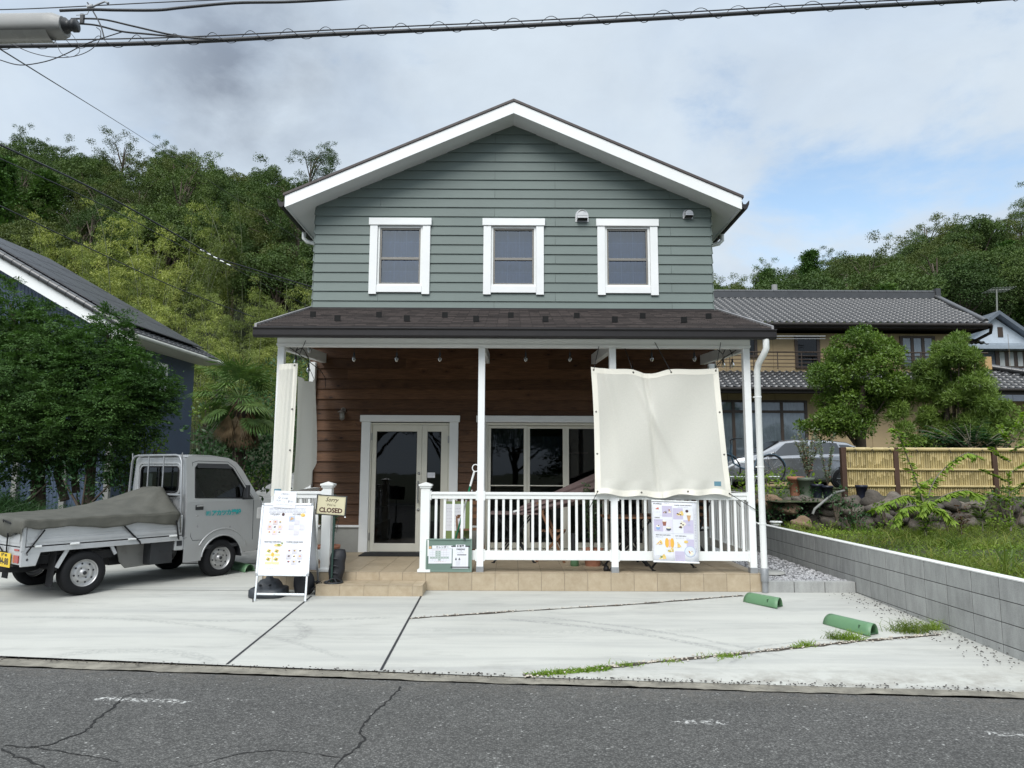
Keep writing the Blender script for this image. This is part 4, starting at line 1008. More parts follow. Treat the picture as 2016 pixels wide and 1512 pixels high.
# front face, windscreen, roof
prof = [(2.50, 0.33), (2.572, 0.42), (2.588, 0.60), (2.588, 0.80), (2.565, 0.95), (2.545, 1.08)]
fr = MB().mat(SILV)
def xs_at(t, z_): return (t * 2 - 1) * (tumb(z_) - 0.001)
def loft(pr, m, name, nx=10, crown=0.03, par=truck):
    mb = MB().mat(m)
    def fn(u_, v_):
        k = v_ * (len(pr) - 1); i = min(int(k), len(pr) - 2); f_ = k - i; y_ = pr[i][0] * (1 - f_) + pr[i + 1][0] * f_; z_ = pr[i][1] * (1 - f_) + pr[i + 1][1] * f_
        c = 1 - abs(u_ * 2 - 1) ** 4
        dy = pr[min(i + 1, len(pr) - 1)][1] - pr[i][1]; dz = -(pr[min(i + 1, len(pr) - 1)][0] - pr[i][0]); L = math.hypot(dy, dz) or 1
        return (xs_at(u_, z_), y_ + crown * c * dy / L - 0.0, z_ + crown * c * dz / L)
    mb.grid(fn, nx, (len(pr) - 1) * 2); return mb.build(name, m, par)
loft(prof, SILV, 'front_panel')
loft([(2.545, 1.08), (2.44, 1.225), (2.22, 1.565), (2.14, 1.66)], GLASSD, 'windscreen', crown=0.02)
loft([(2.14, 1.66), (2.06, 1.71), (1.96, 1.742), (1.80, 1.758), (1.55, 1.762), (1.36, 1.758), (1.30, 1.735)], SILV, 'roof', crown=0.02)
bp = MB().mat(BLACKP); bp.box(-0.70, 0.70, 2.56, 2.62, 0.33, 0.56); bp.build('front_bumper', pm('grey_bumper', (0.16, 0.17, 0.18), 0.5), truck, 0.03)
for s in (1, -1):
    hl = MB().mat(CLEARL); hl.box(s * 0.56, s * (W2 + 0.004), 2.46, 2.585, 0.80, 0.99); hl.build('headlight', CLEARL, truck, 0.02)
# back wall of the cab with its window
bw_o = [(-0.725, 0.45), (0.725, 0.45), (0.735, 1.10), (0.662, 1.70), (0.62, 1.735), (-0.62, 1.735), (-0.662, 1.70), (-0.735, 1.10)]
bw_h = rrect(-0.50, 0.50, 1.24, 1.60, 0.07)
vs, fs = fill2d([bw_o, bw_h]); MB().mat(SILV).add([(p.x, 1.302, p.y) for p in vs], fs, False).build('cab_back', SILV, truck, thick=0.006)
vs, fs = fill2d([bw_h]); MB().mat(GLASSD).add([(p.x, 1.308, p.y) for p in vs], fs, False).build('rear_window', GLASSD, truck)
rb = MB().mat(RUBBER); rb.tube([(a, 1.295, b) for a, b in bw_h + bw_h[:1]], 0.012, 6); rb.tube([(-0.01, 1.30, 1.24), (-0.01, 1.30, 1.60)], 0.008, 6); rb.build('window_seal', RUBBER, truck)
rb = MB().mat(SILV); rr_ = rrect(-0.56, 0.56, 1.19, 1.65, 0.10); rb.tube([(a, 1.294, b) for a, b in rr_ + rr_[:1]], 0.014, 6)
for k in range(5): rb.box(-0.62 + k * 0.26, -0.50 + k * 0.26, 1.285, 1.30, 0.75, 1.14)
rb.build('pressed_bead', SILV, truck)
# inside of the cab
it = MB().mat(BLACKP)
for sx_ in (-0.34, 0.34): it.box(sx_ - 0.22, sx_ + 0.22, 1.40, 1.52, 0.75, 1.30); it.box(sx_ - 0.22, sx_ + 0.22, 1.50, 1.95, 0.70, 0.82); it.box(sx_ - 0.11, sx_ + 0.11, 1.40, 1.46, 1.31, 1.42)
it.box(-0.70, 0.70, 2.30, 2.50, 0.75, 1.08); it.build('seat', pm('seat_vinyl', (0.06, 0.06, 0.065), 0.7), truck, 0.03)
it = MB().mat(BLACKP); T = Matrix.Translation((0.33, 2.16, 1.10)) @ Matrix.Rotation(R(-62), 4, 'X'); cp = [T @ V(0.18 * math.cos(a), 0.18 * math.sin(a), 0) for a in np.linspace(0, 2 * PI, 20)]; it.tube(cp, 0.013, 6, False); it.tube([T @ V(-0.17, 0, 0), T @ V(0.17, 0, 0)], 0.012, 6); it.tube([T @ V(0, 0, 0), (0.33, 2.35, 0.95)], 0.02, 6); it.build('steering_wheel', BLACKP, truck)
it = MB().mat(PAPER); it.box(-0.44, -0.30, 1.36, 1.37, 1.27, 1.50); it.build('papers', PAPER, truck)
fl3 = MB().mat(BLACKP); fl3.box(-0.71, 0.71, 1.32, 2.50, 0.42, 0.47); fl3.build('cab_floor', BLACKP, truck)
# wheels
RIM = pm('steel_rim', (0.46, 0.46, 0.46), 0.38, 0.6, var=0.1, dirt=0.2)
def wheel(y, s, name='wheel'):
    rt_, rw = 0.27, 0.075
    t_ = MB().mat(RUBBER); xo = s * 0.70
    prof_ = [(0.165, -0.0), (0.172, 0.010), (0.215, 0.014), (0.252, 0.006), (0.266, -0.012), (0.270, -0.04)]
    prof_ = prof_ + [(a, -0.145 - b) for a, b in prof_[::-1]]
    t_.lathe([(a, s * b) for a, b in prof_], (xo, y, 0.272), 'x', 40)
    for k in range(3): t_.lathe([(0.271, s * (-0.035 - k * 0.035)), (0.273, s * (-0.04 - k * 0.035)), (0.273, s * (-0.058 - k * 0.035)), (0.271, s * (-0.062 - k * 0.035))], (xo, y, 0.272), 'x', 40)
    wo = t_.build(name, RUBBER, truck)
    r_ = MB().mat(RIM); r_.lathe([(0.166, 0.006 * s), (0.160, 0.004 * s), (0.155, -0.02 * s), (0.150, -0.030 * s), (0.128, -0.034 * s), (0.110, -0.016 * s), (0.085, -0.010 * s), (0.065, -0.022 * s), (0.045, -0.024 * s), (0.043, 0.004 * s), (0.03, 0.012 * s), (0, 0.014 * s)], (xo, y, 0.272), 'x', 32); ro = r_.build('rim', RIM, wo)
    h_ = MB().mat(DARKJ)
    for k in range(8):
        a = k * PI / 4 + 0.2; h_.lathe([(0, 0.002 * s), (0.013, 0.0015 * s), (0.013, 0)], (xo - 0.015 * s + 0.0 * s, y + 0.117 * math.cos(a), 0.272 + 0.117 * math.sin(a)), 'x', 8)
    for k in range(4):
        a = k * PI / 2 + 0.5; h_.lathe([(0, 0.012 * s), (0.009, 0.01 * s), (0.009, 0)], (xo - 0.022 * s, y + 0.066 * math.cos(a), 0.272 + 0.066 * math.sin(a)), 'x', 6)
    h_.lathe([(0, 0.018 * s), (0.024, 0.016 * s), (0.026, 0.0)], (xo, y, 0.272), 'x', 14)
    h_.build('wheel_nut', DARKJ, wo)
for y_ in (0.0, 1.90):
    for s in (1, -1): wheel(y_, s)
wa = MB().mat(BLACKP)
for s in (1, -1):
    wa.grid(lambda u_, v_: (s * (0.50 + 0.235 * v_), 1.90 + 0.335 * math.cos(PI * u_), 0.27 + 0.335 * math.sin(PI * u_)), 14, 1); wa.box(s * 0.48, s * 0.50, 1.50, 2.28, 0.3, 0.62)
wa.build('wheel_well', BLACKP, truck)
# chassis
ch = MB().mat(BLACKM); 
for s in (1, -1): ch.box(s * 0.36, s * 0.44, -0.80, 1.9, 0.40, 0.50)
for y_ in (-0.7, -0.2, 0.4, 0.9): ch.box(-0.359, 0.359, y_, y_ + 0.06, 0.41, 0.49)
ch.cyl((-0.6, 0, 0.27), (0.6, 0, 0.27), 0.035, 10); ch.cyl((0, 0, 0.27), (0, 0, 0.27), 0.1, 10); ch.box(-0.3, 0.3, 0.5, 1.3, 0.28, 0.40); ch.build('chassis', BLACKM, truck)
sp_ = MB().mat(pm('splash_panel', (0.24, 0.235, 0.22), 0.6, 0.3, dirt=0.5)); sp_.prism([(0.50, 0.46, 0.60), (0.50, 1.06, 0.60), (0.50, 1.02, 0.26), (0.50, 0.60, 0.25), (0.50, 0.52, 0.34)], (0.02, 0, 0)); sp_.build('splash_panel', None, truck, 0.004)
bx = MB().mat(BLACKP); bx.box(0.50, 0.70, 0.84, 1.15, 0.28, 0.57); bx.box(0.701, 0.706, 0.96, 1.10, 0.44, 0.47); bx.build('battery_box', pm('slate_plastic', (0.035, 0.042, 0.055), 0.5), truck, 0.012)
br = MB().mat(BEDP); br.box(0.66, 0.715, 1.17, 1.298, 0.44, 0.62); br.box(0.64, 0.66, 1.17, 1.298, 0.44, 0.62); br.build('step_bracket', BEDP, truck, 0.01); MB().mat(DARKJ).box(0.716, 0.719, 1.195, 1.275, 0.50, 0.57).build('bracket_opening', DARKJ, truck, 0.001)
for s in (1, -1):
    mf = MB().mat(RUBBER); mf.prism([(s * 0.53, -0.34, 0.56), (s * 0.53, -0.37, 0.14), (s * 0.70, -0.37, 0.14), (s * 0.70, -0.34, 0.56)], (0, 0.008, 0)); mf.build('mud_flap', RUBBER, truck)
    wg = MB().mat(BEDP); wg.bar((s * 0.70, -0.33, 0.37), (s * 0.70, -0.21, 0.60), 0.02, 0.045); wg.bar((s * 0.70, 0.37, 0.47), (s * 0.70, 0.30, 0.60), 0.02, 0.04); wg.build('guard_stay', BEDP, truck)
# bed: deck, gates, corner stakes
bd = MB().mat(BEDP); bd.box(-0.72, 0.72, -0.84, 1.26, 0.600, 0.640); bd.box(-0.735, -0.721, -0.84, 1.26, 0.575, 0.640); bd.box(0.721, 0.735, -0.84, 1.26, 0.575, 0.640); bd.box(-0.72, 0.72, -0.856, -0.841, 0.575, 0.640); bd.build('bed_deck', BEDP, truck, 0.003)
for s in (1, -1):
    gt = MB().mat(BEDP); x0, x1 = s * 0.712, s * 0.737
    gt.box(x0, x1, -0.795, 1.255, 0.655, 0.925); gt.box(x1, x1 + s * 0.006, -0.785, 1.245, 0.895, 0.925); gt.box(x1, x1 + s * 0.008, -0.785, 1.245, 0.690, 0.730); gt.box(x1, x1 + s * 0.004, -0.785, 1.245, 0.76, 0.765)
    go = gt.build('side_gate', BEDP, truck, 0.004)
    hn = MB().mat(WHITE)
    for y_ in (-0.62, -0.16, 0.55, 1.12): hn.tube([(s * 0.748, y_ - 0.05, 0.648), (s * 0.748, y_ + 0.05, 0.648)], 0.014, 8)
    hn.build('hinge', WHITE, go)
tg = MB().mat(BEDP); tg.box(-0.69, 0.69, -0.862, -0.838, 0.655, 0.925); tg.box(-0.68, 0.68, -0.868, -0.863, 0.69, 0.73); tgo = tg.build('tailgate', BEDP, truck, 0.004)
ltr = MB().mat(BLACKP); vs, fs = text_mesh('HIJET', 0.052, bold=0.002, align='RIGHT'); ltr.add([(p.x + 0.64, -0.8695, p.y + 0.81) for p in vs], fs, False); ltr.build('tailgate_letters', BLACKP, tgo)
for s in (1, -1):
    MB().mat(BEDP).box(s * 0.695, s * 0.739, -0.862, -0.80, 0.60, 0.925).build('corner_stake', BEDP, truck, 0.008)
    bm2 = MB().mat(BEDP); bm2.box(s * 0.36, s * 0.70, -0.855, -0.83, 0.44, 0.59); bm2.prism([(s * 0.701, -0.855, 0.59), (s * 0.701, -0.855, 0.42), (s * 0.701, -0.62, 0.42), (s * 0.701, -0.55, 0.59)], (s * 0.03, 0, 0)); bo = bm2.build('rear_bumper', BEDP, truck, 0.012)
    MB().mat(REDL).box(s * 0.585, s * 0.69, -0.872, -0.857, 0.46, 0.55).build('tail_lamp', REDL, bo, 0.006); MB().mat(AMBER).box(s * 0.545, s * 0.58, -0.870, -0.857, 0.46, 0.55).build('tail_lamp', AMBER, bo, 0.006); MB().mat(REDL).box(s * 0.56, s * 0.68, -0.868, -0.8565, 0.60, 0.622).build('reflector', REDL, bo, 0.002)
    MB().mat(BLACKP).lathe([(0, -0.0), (0.016, 0.0), (0.016, 0.004)], (s * 0.731, -0.76, 0.50), 'x', 12).build('bumper_plug', BLACKP, bo)
pl = Card((0.17, -0.885, 0.40), (1, 0, 0), (0, 0.0, 1)); pl.mb.mat(YEL).box(0.17, 0.50, -0.884, -0.876, 0.40, 0.565)
pl.text('多摩 480', 0.165, 0.138, 0.042, INK, 1, bold=0.001); pl.text('44-88', 0.165, 0.062, 0.108, INK, 1, bold=0.003); pl.text('く', 0.02, 0.06, 0.03, INK, 1)
pl.mb.build('number_plate', None, truck)
tr2 = MB().mat(RUBBER); tr2.lathe([(0.12, 0.30), (0.25, 0.30), (0.27, 0.33), (0.27, 0.40), (0.25, 0.43), (0.12, 0.43)], (0.0, -0.5, 0.0), 'z', 30); tr2.build('spare_wheel', RUBBER, truck)
# headache rack (torii frame)
tf = MB().mat(ALU)
tf.tube([(0.70, 1.235, 0.65), (0.70, 1.235, 1.10), (0.655, 1.235, 1.68), (0.60, 1.235, 1.75), (0.50, 1.235, 1.765), (-0.50, 1.235, 1.765), (-0.60, 1.235, 1.75), (-0.655, 1.235, 1.68), (-0.70, 1.235, 1.10), (-0.70, 1.235, 0.65)], 0.017, 8)
tf.tube([(0.69, 1.235, 1.20), (-0.69, 1.235, 1.20)], 0.016, 8); tf.tube([(0.20, 1.235, 1.20), (0.20, 1.235, 1.76)], 0.011, 8); tf.tube([(-0.20, 1.235, 1.20), (-0.20, 1.235, 1.76)], 0.011, 8)
for s in (1, -1): tf.tube([(s * 0.655, 1.235, 1.68), (s * 0.665, 1.235, 1.80)], 0.009, 6)
tf.mats = [pm('grey_rack_steel', (0.32, 0.33, 0.34), 0.4, 0.5)]; tf.build('guard_frame', None, truck)
# tarpaulin
def tz(x, y):
    v_ = max(0.0, min(1.0, (y + 0.87) / 2.07)); a = max(0.0, 1 - max(0, abs(x + 0.0) - 0.26) / 0.50)
    h = 0.96 + 0.035 * math.cos(x * 2.0) + (0.31 * v_ ** 2.6) * a
    h += 0.006 * math.sin(9 * x + 5 * y) + 0.004 * math.sin(23 * y - 7 * x)
    for px_, sg_ in ((0.22, 1), (-0.22, -1)):
        d_ = math.hypot(x - px_, y - 1.22); an = math.atan2(y - 1.22, x - px_)
        h += 0.020 * (abs(math.sin(5.5 * an + px_)) - 0.5) * math.exp(-((d_ - 0.35) / 0.4) ** 2)
    return h
tp = MB().mat(TARP); NX, NY = 44, 50
def tpt(u_, v_):
    uu = (u_ - 0.5) * 2 * 1.22; y = -0.99 + 2.19 * v_; x = max(-1, min(1, uu)) * 0.762
    over = max(0, abs(uu) - 1) / 0.22
    yy = max(y, -0.885); z_ = tz(x, yy)
    hang = (0.12 + 0.05 * math.sin(2.1 * y + 1) + (0.05 if y > 0.55 else 0)) * over
    z_ -= hang + (0.02 if over > 0 else 0); sg = 1 if uu > 0 else -1
    if over > 0: x = sg * (0.762 + 0.010 * math.sin(y * 17) + 0.02 * over)
    if y < -0.885: z_ -= (-0.885 - y) * 1.9 * (1 - 0.2 * math.cos(9 * x)); yy = -0.885 - 0.02 - 0.02 * math.sin(13 * x)
    if over > 0 and v_ > 0.93: yy -= 0.05 * over
    return (x, yy, z_)

def tsk(u_, v_, sg):      # side skirt
    y = -0.99 + 2.19 * v_; yy = max(y, -0.885); z0_ = tz(sg * 0.762, yy); hang = 0.10 + 0.03 * math.sin(2.1 * y + 1) + (0.06 * max(0, v_ - 0.75) * 4) + 0.02 * math.sin(7 * y)
    if y < -0.885: z0_ -= (-0.885 - y) * 1.9 * 0.9; yy = -0.905
    return (sg * (0.762 + 0.022 * u_ + 0.008 * math.sin(y * 19) * u_ - 0.05 * u_ * max(0, v_ - 0.9) * 5), yy - (0.04 * u_ if v_ > 0.93 else 0), z0_ - hang * u_)
tp.grid(lambda a, b: tpt((a - 0.5) / 1.22 + 0.5, b), NX, NY)
for sg in (1, -1): tp.grid(lambda a, b: tsk(a, b, sg), 6, NY)
tp.grid(lambda a, b: (0.762 * (2 * a - 1), 1.20 + 0.025 * b, tz(0.762 * (2 * a - 1), 1.2) - (0.03 + 0.25 * abs(2 * a - 1) ** 2) * b), 40, 3)
tp.build('tarpaulin', TARP, truck, thick=0.004)
for a, b in (((0.775, -0.55, 0.84), (0.745, -0.78, 0.58)), ((0.775, 0.42, 0.83), (0.745, 0.66, 0.60)), ((0.772, 1.14, 0.86), (0.745, 1.20, 0.62)), ((0.45, -0.92, 0.80), (0.36, -0.87, 0.57)), ((-0.1, -0.92, 0.80), (0.25, -0.87, 0.58)), ((0.60, -0.90, 0.90), (0.30, -0.925, 0.95))):
    st = MB().mat(RUBBER); st.tube([a, b, (b[0], b[1] + 0.01, b[2] - 0.03)], [0.011, 0.010, 0.006], 6); st.build('rubber_strap', RUBBER, truck)
kn = MB().mat(pm('grey_cord', (0.3, 0.3, 0.28), 0.8))
for kx in (-0.22, 0.22):
    for j in range(4): kn.tube([(kx + random.uniform(-0.02, 0.02), 1.20, 1.235), (kx + random.uniform(-0.03, 0.03), 1.215, 1.20 + random.uniform(-0.02, 0.05)), (kx + random.uniform(-0.02, 0.02), 1.235, 1.18)], 0.006, 5)
kn.build('tie_cord', None, truck)
lt = MB().mat(TEAL); vs, fs = text_mesh('㈱', 0.082, bold=0.001, align='LEFT'); lt.add([(W2 + 0.0065, p.x + 1.60, p.y + 0.925) for p in vs], fs, False)
vs, fs = text_mesh('アカツカ建設', 0.088, bold=0.0035, align='LEFT', space=0.86); lt.add([(W2 + 0.0065, p.x + 1.69, p.y + 0.925) for p in vs], fs, False); lt.build('door_lettering', TEAL, truck)

for c_ in children(truck):          # the rear overhang of this truck is short
    for o_ in [c_] + children(c_):
        if o_.name.split('.')[0] in ('wheel', 'rim', 'wheel_nut'): continue
        for v_ in o_.data.vertices:
            if v_.co.y < -0.45: v_.co.y = -0.45 + (v_.co.y + 0.45) * 0.71
# ---------------------------------------------------------------- wheel stops
PLG = pm('green_plastic', (0.110, 0.225, 0.115), 0.42, var=0.08, vs=3, dirt=0.15)
PLGI = pm('green_plastic_inside', (0.045, 0.10, 0.05), 0.6)
def wheel_stop(a, b, label, w_=0.175):
    """half-round stop whose ends are cut slanting"""
    a, b = Vector(a), Vector(b); rz = math.atan2(b.y - a.y, b.x - a.x); L = (b - a).length; mid = (a + b) / 2
    o = thing('wheel_stop', label, 'wheel stop', mid, rz, 'green wheel stops in the parking bays', local=True)
    m = MB().mat(PLG); r = w_ / 2; hh = 0.11
    def fn(u_, v_):
        an = PI * u_; y = -r * math.cos(an) ; z_ = hh * math.sin(an)
        e = L / 2 - 0.035 * (z_ / hh) if False else L / 2 + 0.055 * (0.5 - 0.5 * math.cos(an)) * 1.0 - 0.03
        return ((v_ * 2 - 1) * e, -y, z_)
    m.grid(fn, 20, 8); s_ = m.build('shell', PLG, o, thick=0.006)
    q = MB().mat(PLGI); q.box(-L / 2 + 0.03, L / 2 - 0.03, -r + 0.004, r - 0.004, 0.001, 0.012); q.lathe([(0, 0.03), (0.018, 0.03), (0.022, 0.012)], (L / 2 - 0.08, 0, 0), 'z', 10); q.box(L / 2 - 0.12, L / 2 - 0.11, -r + 0.006, r - 0.006, 0.012, 0.085); q.build('base', PLGI, o)
    return o
wheel_stop(ag(1476, 1184) + V(0, 0, 0), ag(1536, 1197), 'green half-round wheel stop nearer the porch corner of the two on the right')
wheel_stop(ag(1636, 1228), ag(1722, 1252), 'green half-round wheel stop nearer the road, beside the grassy joint')
wheel_stop(ag(428, 1112), ag(492, 1126), 'green half-round wheel stop against the front wheel of the truck')
MB.M = Matrix.Identity(4)
# ---------------------------------------------------------------- sun sails
def sail_mat():
    m = bpy.data.materials.new('canvas_sail'); m.use_nodes = True; t = NT(m.node_tree); MATS['canvas_sail'] = m
    for n in list(t.n): t.n.remove(n)
    co = t.node('ShaderNodeTexCoord').outputs['Object']; x, y, z = t.sep(co)
    wv = t.math('ADD', t.noise(t.mapping(co, scale=(1, 1, 12)), 28, 3, 0.7), t.noise(t.mapping(co, scale=(12, 12, 1)), 28, 3, 0.7))
    f = t.ramp(wv, 0.7, 1.3, 0.93, 1.05); c = t.mix(1.0, (0.80, 0.785, 0.71, 1), t.comb(f, f, f), 'MULTIPLY')
    d = t.node('ShaderNodeBsdfDiffuse', Color=c); tl = t.node('ShaderNodeBsdfTranslucent', Color=c); b = t.bump(wv, 0.12, 0.003)
    t.l.new(b, d.inputs['Normal'])
    mx = t.node('ShaderNodeMixShader', i0=0.28); t.l.new(d.outputs[0], mx.inputs[1]); t.l.new(tl.outputs[0], mx.inputs[2])
    o = t.node('ShaderNodeOutputMaterial'); t.l.new(mx.outputs[0], o.inputs[0]); return m
SAIL = sail_mat()
HEM = pm('canvas_hem', (0.80, 0.77, 0.68), 0.85, var=0.03); EYEL = pm('brass_eyelet', (0.12, 0.11, 0.10), 0.4, 0.6)
BLUEL = pm('blue_label', (0.10, 0.22, 0.28), 0.7)
def bil(c, u_, v_): return (c[0] * (1 - u_) + c[1] * u_) * (1 - v_) + (c[3] * (1 - u_) + c[2] * u_) * v_     # c: TL TR BR BL, v down
s1 = thing('sun_sail', 'large cream canvas sail tied across the right bay of the porch', 'sun sail', (2.1, 9.5, 1.2))
cc = [at(1163, 723, 9.50), at(1413, 725, 9.50), at(1442, 976, 9.50), at(1171, 976, 9.50)]
def sp1(u_, v_, off=0.0):
    p = bil(cc, u_, v_)
    sag = 0.085 * math.exp(-((u_ - 0.46) / 0.13) ** 2) + 0.03 * math.sin(PI * min(1, u_ / 0.33)) * (u_ < 0.33) + 0.02 * math.sin(PI * (u_ - 0.6) / 0.4) * (u_ > 0.6)
    p.z -= sag * (1 - v_) ** 3
    p.z += 0.018 * math.sin(u_ * 9 + 1) * v_ ** 4 + 0.016 * math.sin(u_ * 23) * v_ ** 6
    p.x += 0.02 * math.sin(v_ * PI) * (1 - u_) - 0.015 * math.sin(v_ * PI) * u_
    y = 0.012 * math.sin(3.2 * (u_ * 2.2 - v_)) + 0.020 * math.exp(-((u_ - 0.30 - 0.42 * v_) / 0.035) ** 2) * math.sin(PI * min(1, v_ * 1.15)) * (v_ < 0.87) - 0.018 * math.exp(-((u_ - 0.42 - 0.05 * v_) / 0.02) ** 2)
    y += 0.022 * math.sin(u_ * 31 + 5 * v_) * max(0, v_ - 0.88) * 6 + 0.012 * math.exp(-((u_ - 0.46) / 0.06) ** 2) * (1 - v_) ** 2 + 0.008 * math.sin(11 * u_ + 7 * v_) + 0.014 * math.exp(-((u_ - 0.10 - 0.18 * v_) / 0.03) ** 2) * (1 - v_)
    ref = 0.0
    if abs((u_) - 0.165) < 0.05: ref = 0
    p.y += -0.02 - 1.9 * y + off; return p
c1 = MB().mat(SAIL); c1.grid(lambda a, b: tuple(sp1(a, b)), 90, 70); cl1 = c1.build('canvas', SAIL, s1)
h1 = MB().mat(HEM)
for (fa_, fb_) in (((0, 1), (0, 0.045)), ((0, 1), (0.955, 1)), ((0, 0.042), (0.046, 0.954)), ((0.958, 1), (0.046, 0.954))):
    h1.grid(lambda a, b: tuple(sp1(fa_[0] + (fa_[1] - fa_[0]) * a, fb_[0] + (fb_[1] - fb_[0]) * b, -0.002)), 60 if fa_ == (0, 1) else 4, 4 if fa_ == (0, 1) else 60)
h1.build('hem', HEM, cl1)
e1 = MB().mat(EYEL)
eys = [(0.02, 0.02), (0.33, 0.025), (0.63, 0.025), (0.98, 0.02), (0.02, 0.35), (0.02, 0.68), (0.98, 0.35), (0.98, 0.68), (0.02, 0.98), (0.34, 0.975), (0.67, 0.975), (0.985, 0.975)]
for a, b in eys: p = sp1(a, b, -0.003); e1.lathe([(0.004, -0.003), (0.012, -0.003), (0.013, 0.002)], tuple(p), 'y', 10)
e1.build('eyelet', EYEL, cl1); p = sp1(0.90, 0.915, -0.004)
MB().mat(BLUEL).box(p.x - 0.045, p.x + 0.045, p.y - 0.003, p.y, p.z - 0.03, p.z + 0.03).build('label', BLUEL, cl1)
r1 = MB().mat(BLACKM)
for (a, b), q in (((0.02, 0.02), (1.19, 9.53, 3.24)), ((0.33, 0.025), (1.55, 9.60, 3.24)), ((0.63, 0.025), (1.95, 9.53, 3.30)), ((0.33, 0.025), (1.75, 10.2, 3.15)), ((0.98, 0.02), (2.85, 9.53, 3.30)), ((0.98, 0.02), (3.16, 10.4, 3.25)), ((0.985, 0.975), (3.25, 9.54, 1.05)), ((0.985, 0.975), (3.21, 9.9, 1.02)), ((0.02, 0.98), (1.02, 9.56, 1.02))):
    r1.tube([tuple(sp1(a, b, -0.006)), q], 0.0045, 5)
r1.build('tie_cord', BLACKM, s1)
s2 = thing('sun_sail', 'cream canvas sail wrapped round the left corner post and along the side of the porch', 'sun sail', (-3.0, 9.6, 1.2))
fc = [at(551, 718, 9.50), at(587, 716, 9.50), at(573, 976, 9.50), at(534, 976, 9.50)]
sc_ = [at(586, 741, 9.60), at(622, 747, 11.55), at(620, 905, 11.4), at(573, 974, 9.56)]
def f2(u_, v_, off=0.0):
    p = bil(fc, u_, v_); p.y += -0.02 - 0.03 * math.cos(PI * (u_ - 0.5)) - 0.006 * math.sin(30 * u_ + 3 * v_) + off; return p
def g2(u_, v_):
    p = bil(sc_, u_, v_); p.x += 0.10 * math.sin(PI * u_) * (0.3 + v_) * 0.7 + 0.03 * math.sin(12 * u_ + 2.5 * v_); p.z -= 0.05 * math.sin(PI * u_) * (1 - v_); p.z -= 0.10 * math.sin(PI * u_) * v_ ** 3; return p
c2 = MB().mat(SAIL); c2.grid(lambda a, b: tuple(f2(a, b)), 20, 40); c2.build('front_fold', SAIL, s2)
c2 = MB().mat(SAIL); c2.grid(lambda a, b: tuple(g2(a, b)), 40, 40); c2.build('side_fold', SAIL, s2)
h2 = MB().mat(HEM); h2.grid(lambda a, b: tuple(f2(0.80 + 0.2 * a, b, -0.002)), 4, 40); h2.grid(lambda a, b: tuple(f2(0.8 * a, 0.045 * b, -0.002)), 16, 3); h2.build('hem', HEM, s2)
e2 = MB().mat(EYEL)
for b in (0.015, 0.35, 0.66, 0.985): p = f2(0.86, b, -0.004); e2.lathe([(0.004, -0.003), (0.012, -0.003), (0.013, 0.002)], tuple(p), 'y', 10)
e2.build('eyelet', EYEL, s2); p = f2(0.38, 0.965, -0.005); MB().mat(BLUEL).box(p.x - 0.045, p.x + 0.045, p.y - 0.003, p.y, p.z - 0.03, p.z + 0.03).build('label', BLUEL, s2)
r2 = MB().mat(BLACKM)
for a, b in ((tuple(f2(0.86, 0.015)), (-2.80, 9.53, 3.30)), (tuple(g2(0.98, 0.0)), (-3.06, 10.4, 3.2)), (tuple(g2(0.5, 0.0)), (-3.06, 10.6, 3.25))): r2.tube([a, b], 0.0045, 5)
r2.build('tie_cord', BLACKM, s2)

# ---------------------------------------------------------------- string of bulbs
sl_ = thing('string_lights', 'black cable of clear bulbs strung behind the porch beam', 'string lights', (0, 9.8, 3.3))
bp_ = [(582, 712, 9.9), (609, 688, 9.7), (607, 728, 10.6)] + [(x, 706, 9.80) for x in (697, 781, 866, 1035, 1122, 1283, 1367)] + [(1424, 718, 10.2), (1442, 718, 10.0)]
wr = MB().mat(BLACKM); wpts = []
for x, y, d in bp_:
    p = at(x, y, d); b_ = MB().mat(BLACKP); b_.cyl((p.x, p.y, p.z + 0.03), (p.x, p.y, p.z + 0.085), 0.015, 10, 0.012); b_.tube([(p.x, p.y, p.z + 0.08), (p.x, p.y, p.z + 0.15)], 0.004, 5); so1 = b_.build('bulb_socket', BLACKP, sl_)
    MB().mat(BULB).lathe([(0.013, 0.032), (0.022, 0.015), (0.028, -0.008), (0.022, -0.03), (0.01, -0.042), (0, -0.044)], (p.x, p.y, p.z), 'z', 14).build('bulb', BULB, so1)
    MB().mat(STEEL).tube([(p.x - 0.006, p.y, p.z + 0.03), (p.x, p.y, p.z - 0.015), (p.x + 0.006, p.y, p.z + 0.03)], 0.002, 4).build('filament', STEEL, so1)
    wpts.append((p.x, p.y, p.z + 0.15))
wpts.sort(); cab = []
for a, b in zip(wpts[:-1], wpts[1:]):
    A, B = Vector(a), Vector(b)
    for k in range(8): q = A.lerp(B, k / 8); q.z += 0.10 * math.sin(PI * k / 8); cab.append(tuple(q))
wr.tube(cab + [wpts[-1]], 0.006, 5)
wr.tube([(-3.08, 9.7, 3.24), (-3.05, 10.1, 3.2), (-2.98, 10.6, 3.12), (-3.02, 11.2, 3.1), (-3.06, 11.6, 3.05), (-3.08, 11.7, 2.9)], 0.006, 5)
wr.tube([(3.15, 11.6, 3.0), (3.13, 10.9, 3.12), (3.1, 10.3, 3.2), (3.14, 9.8, 3.24)], 0.006, 5)
wr.build('cable', BLACKM, sl_)

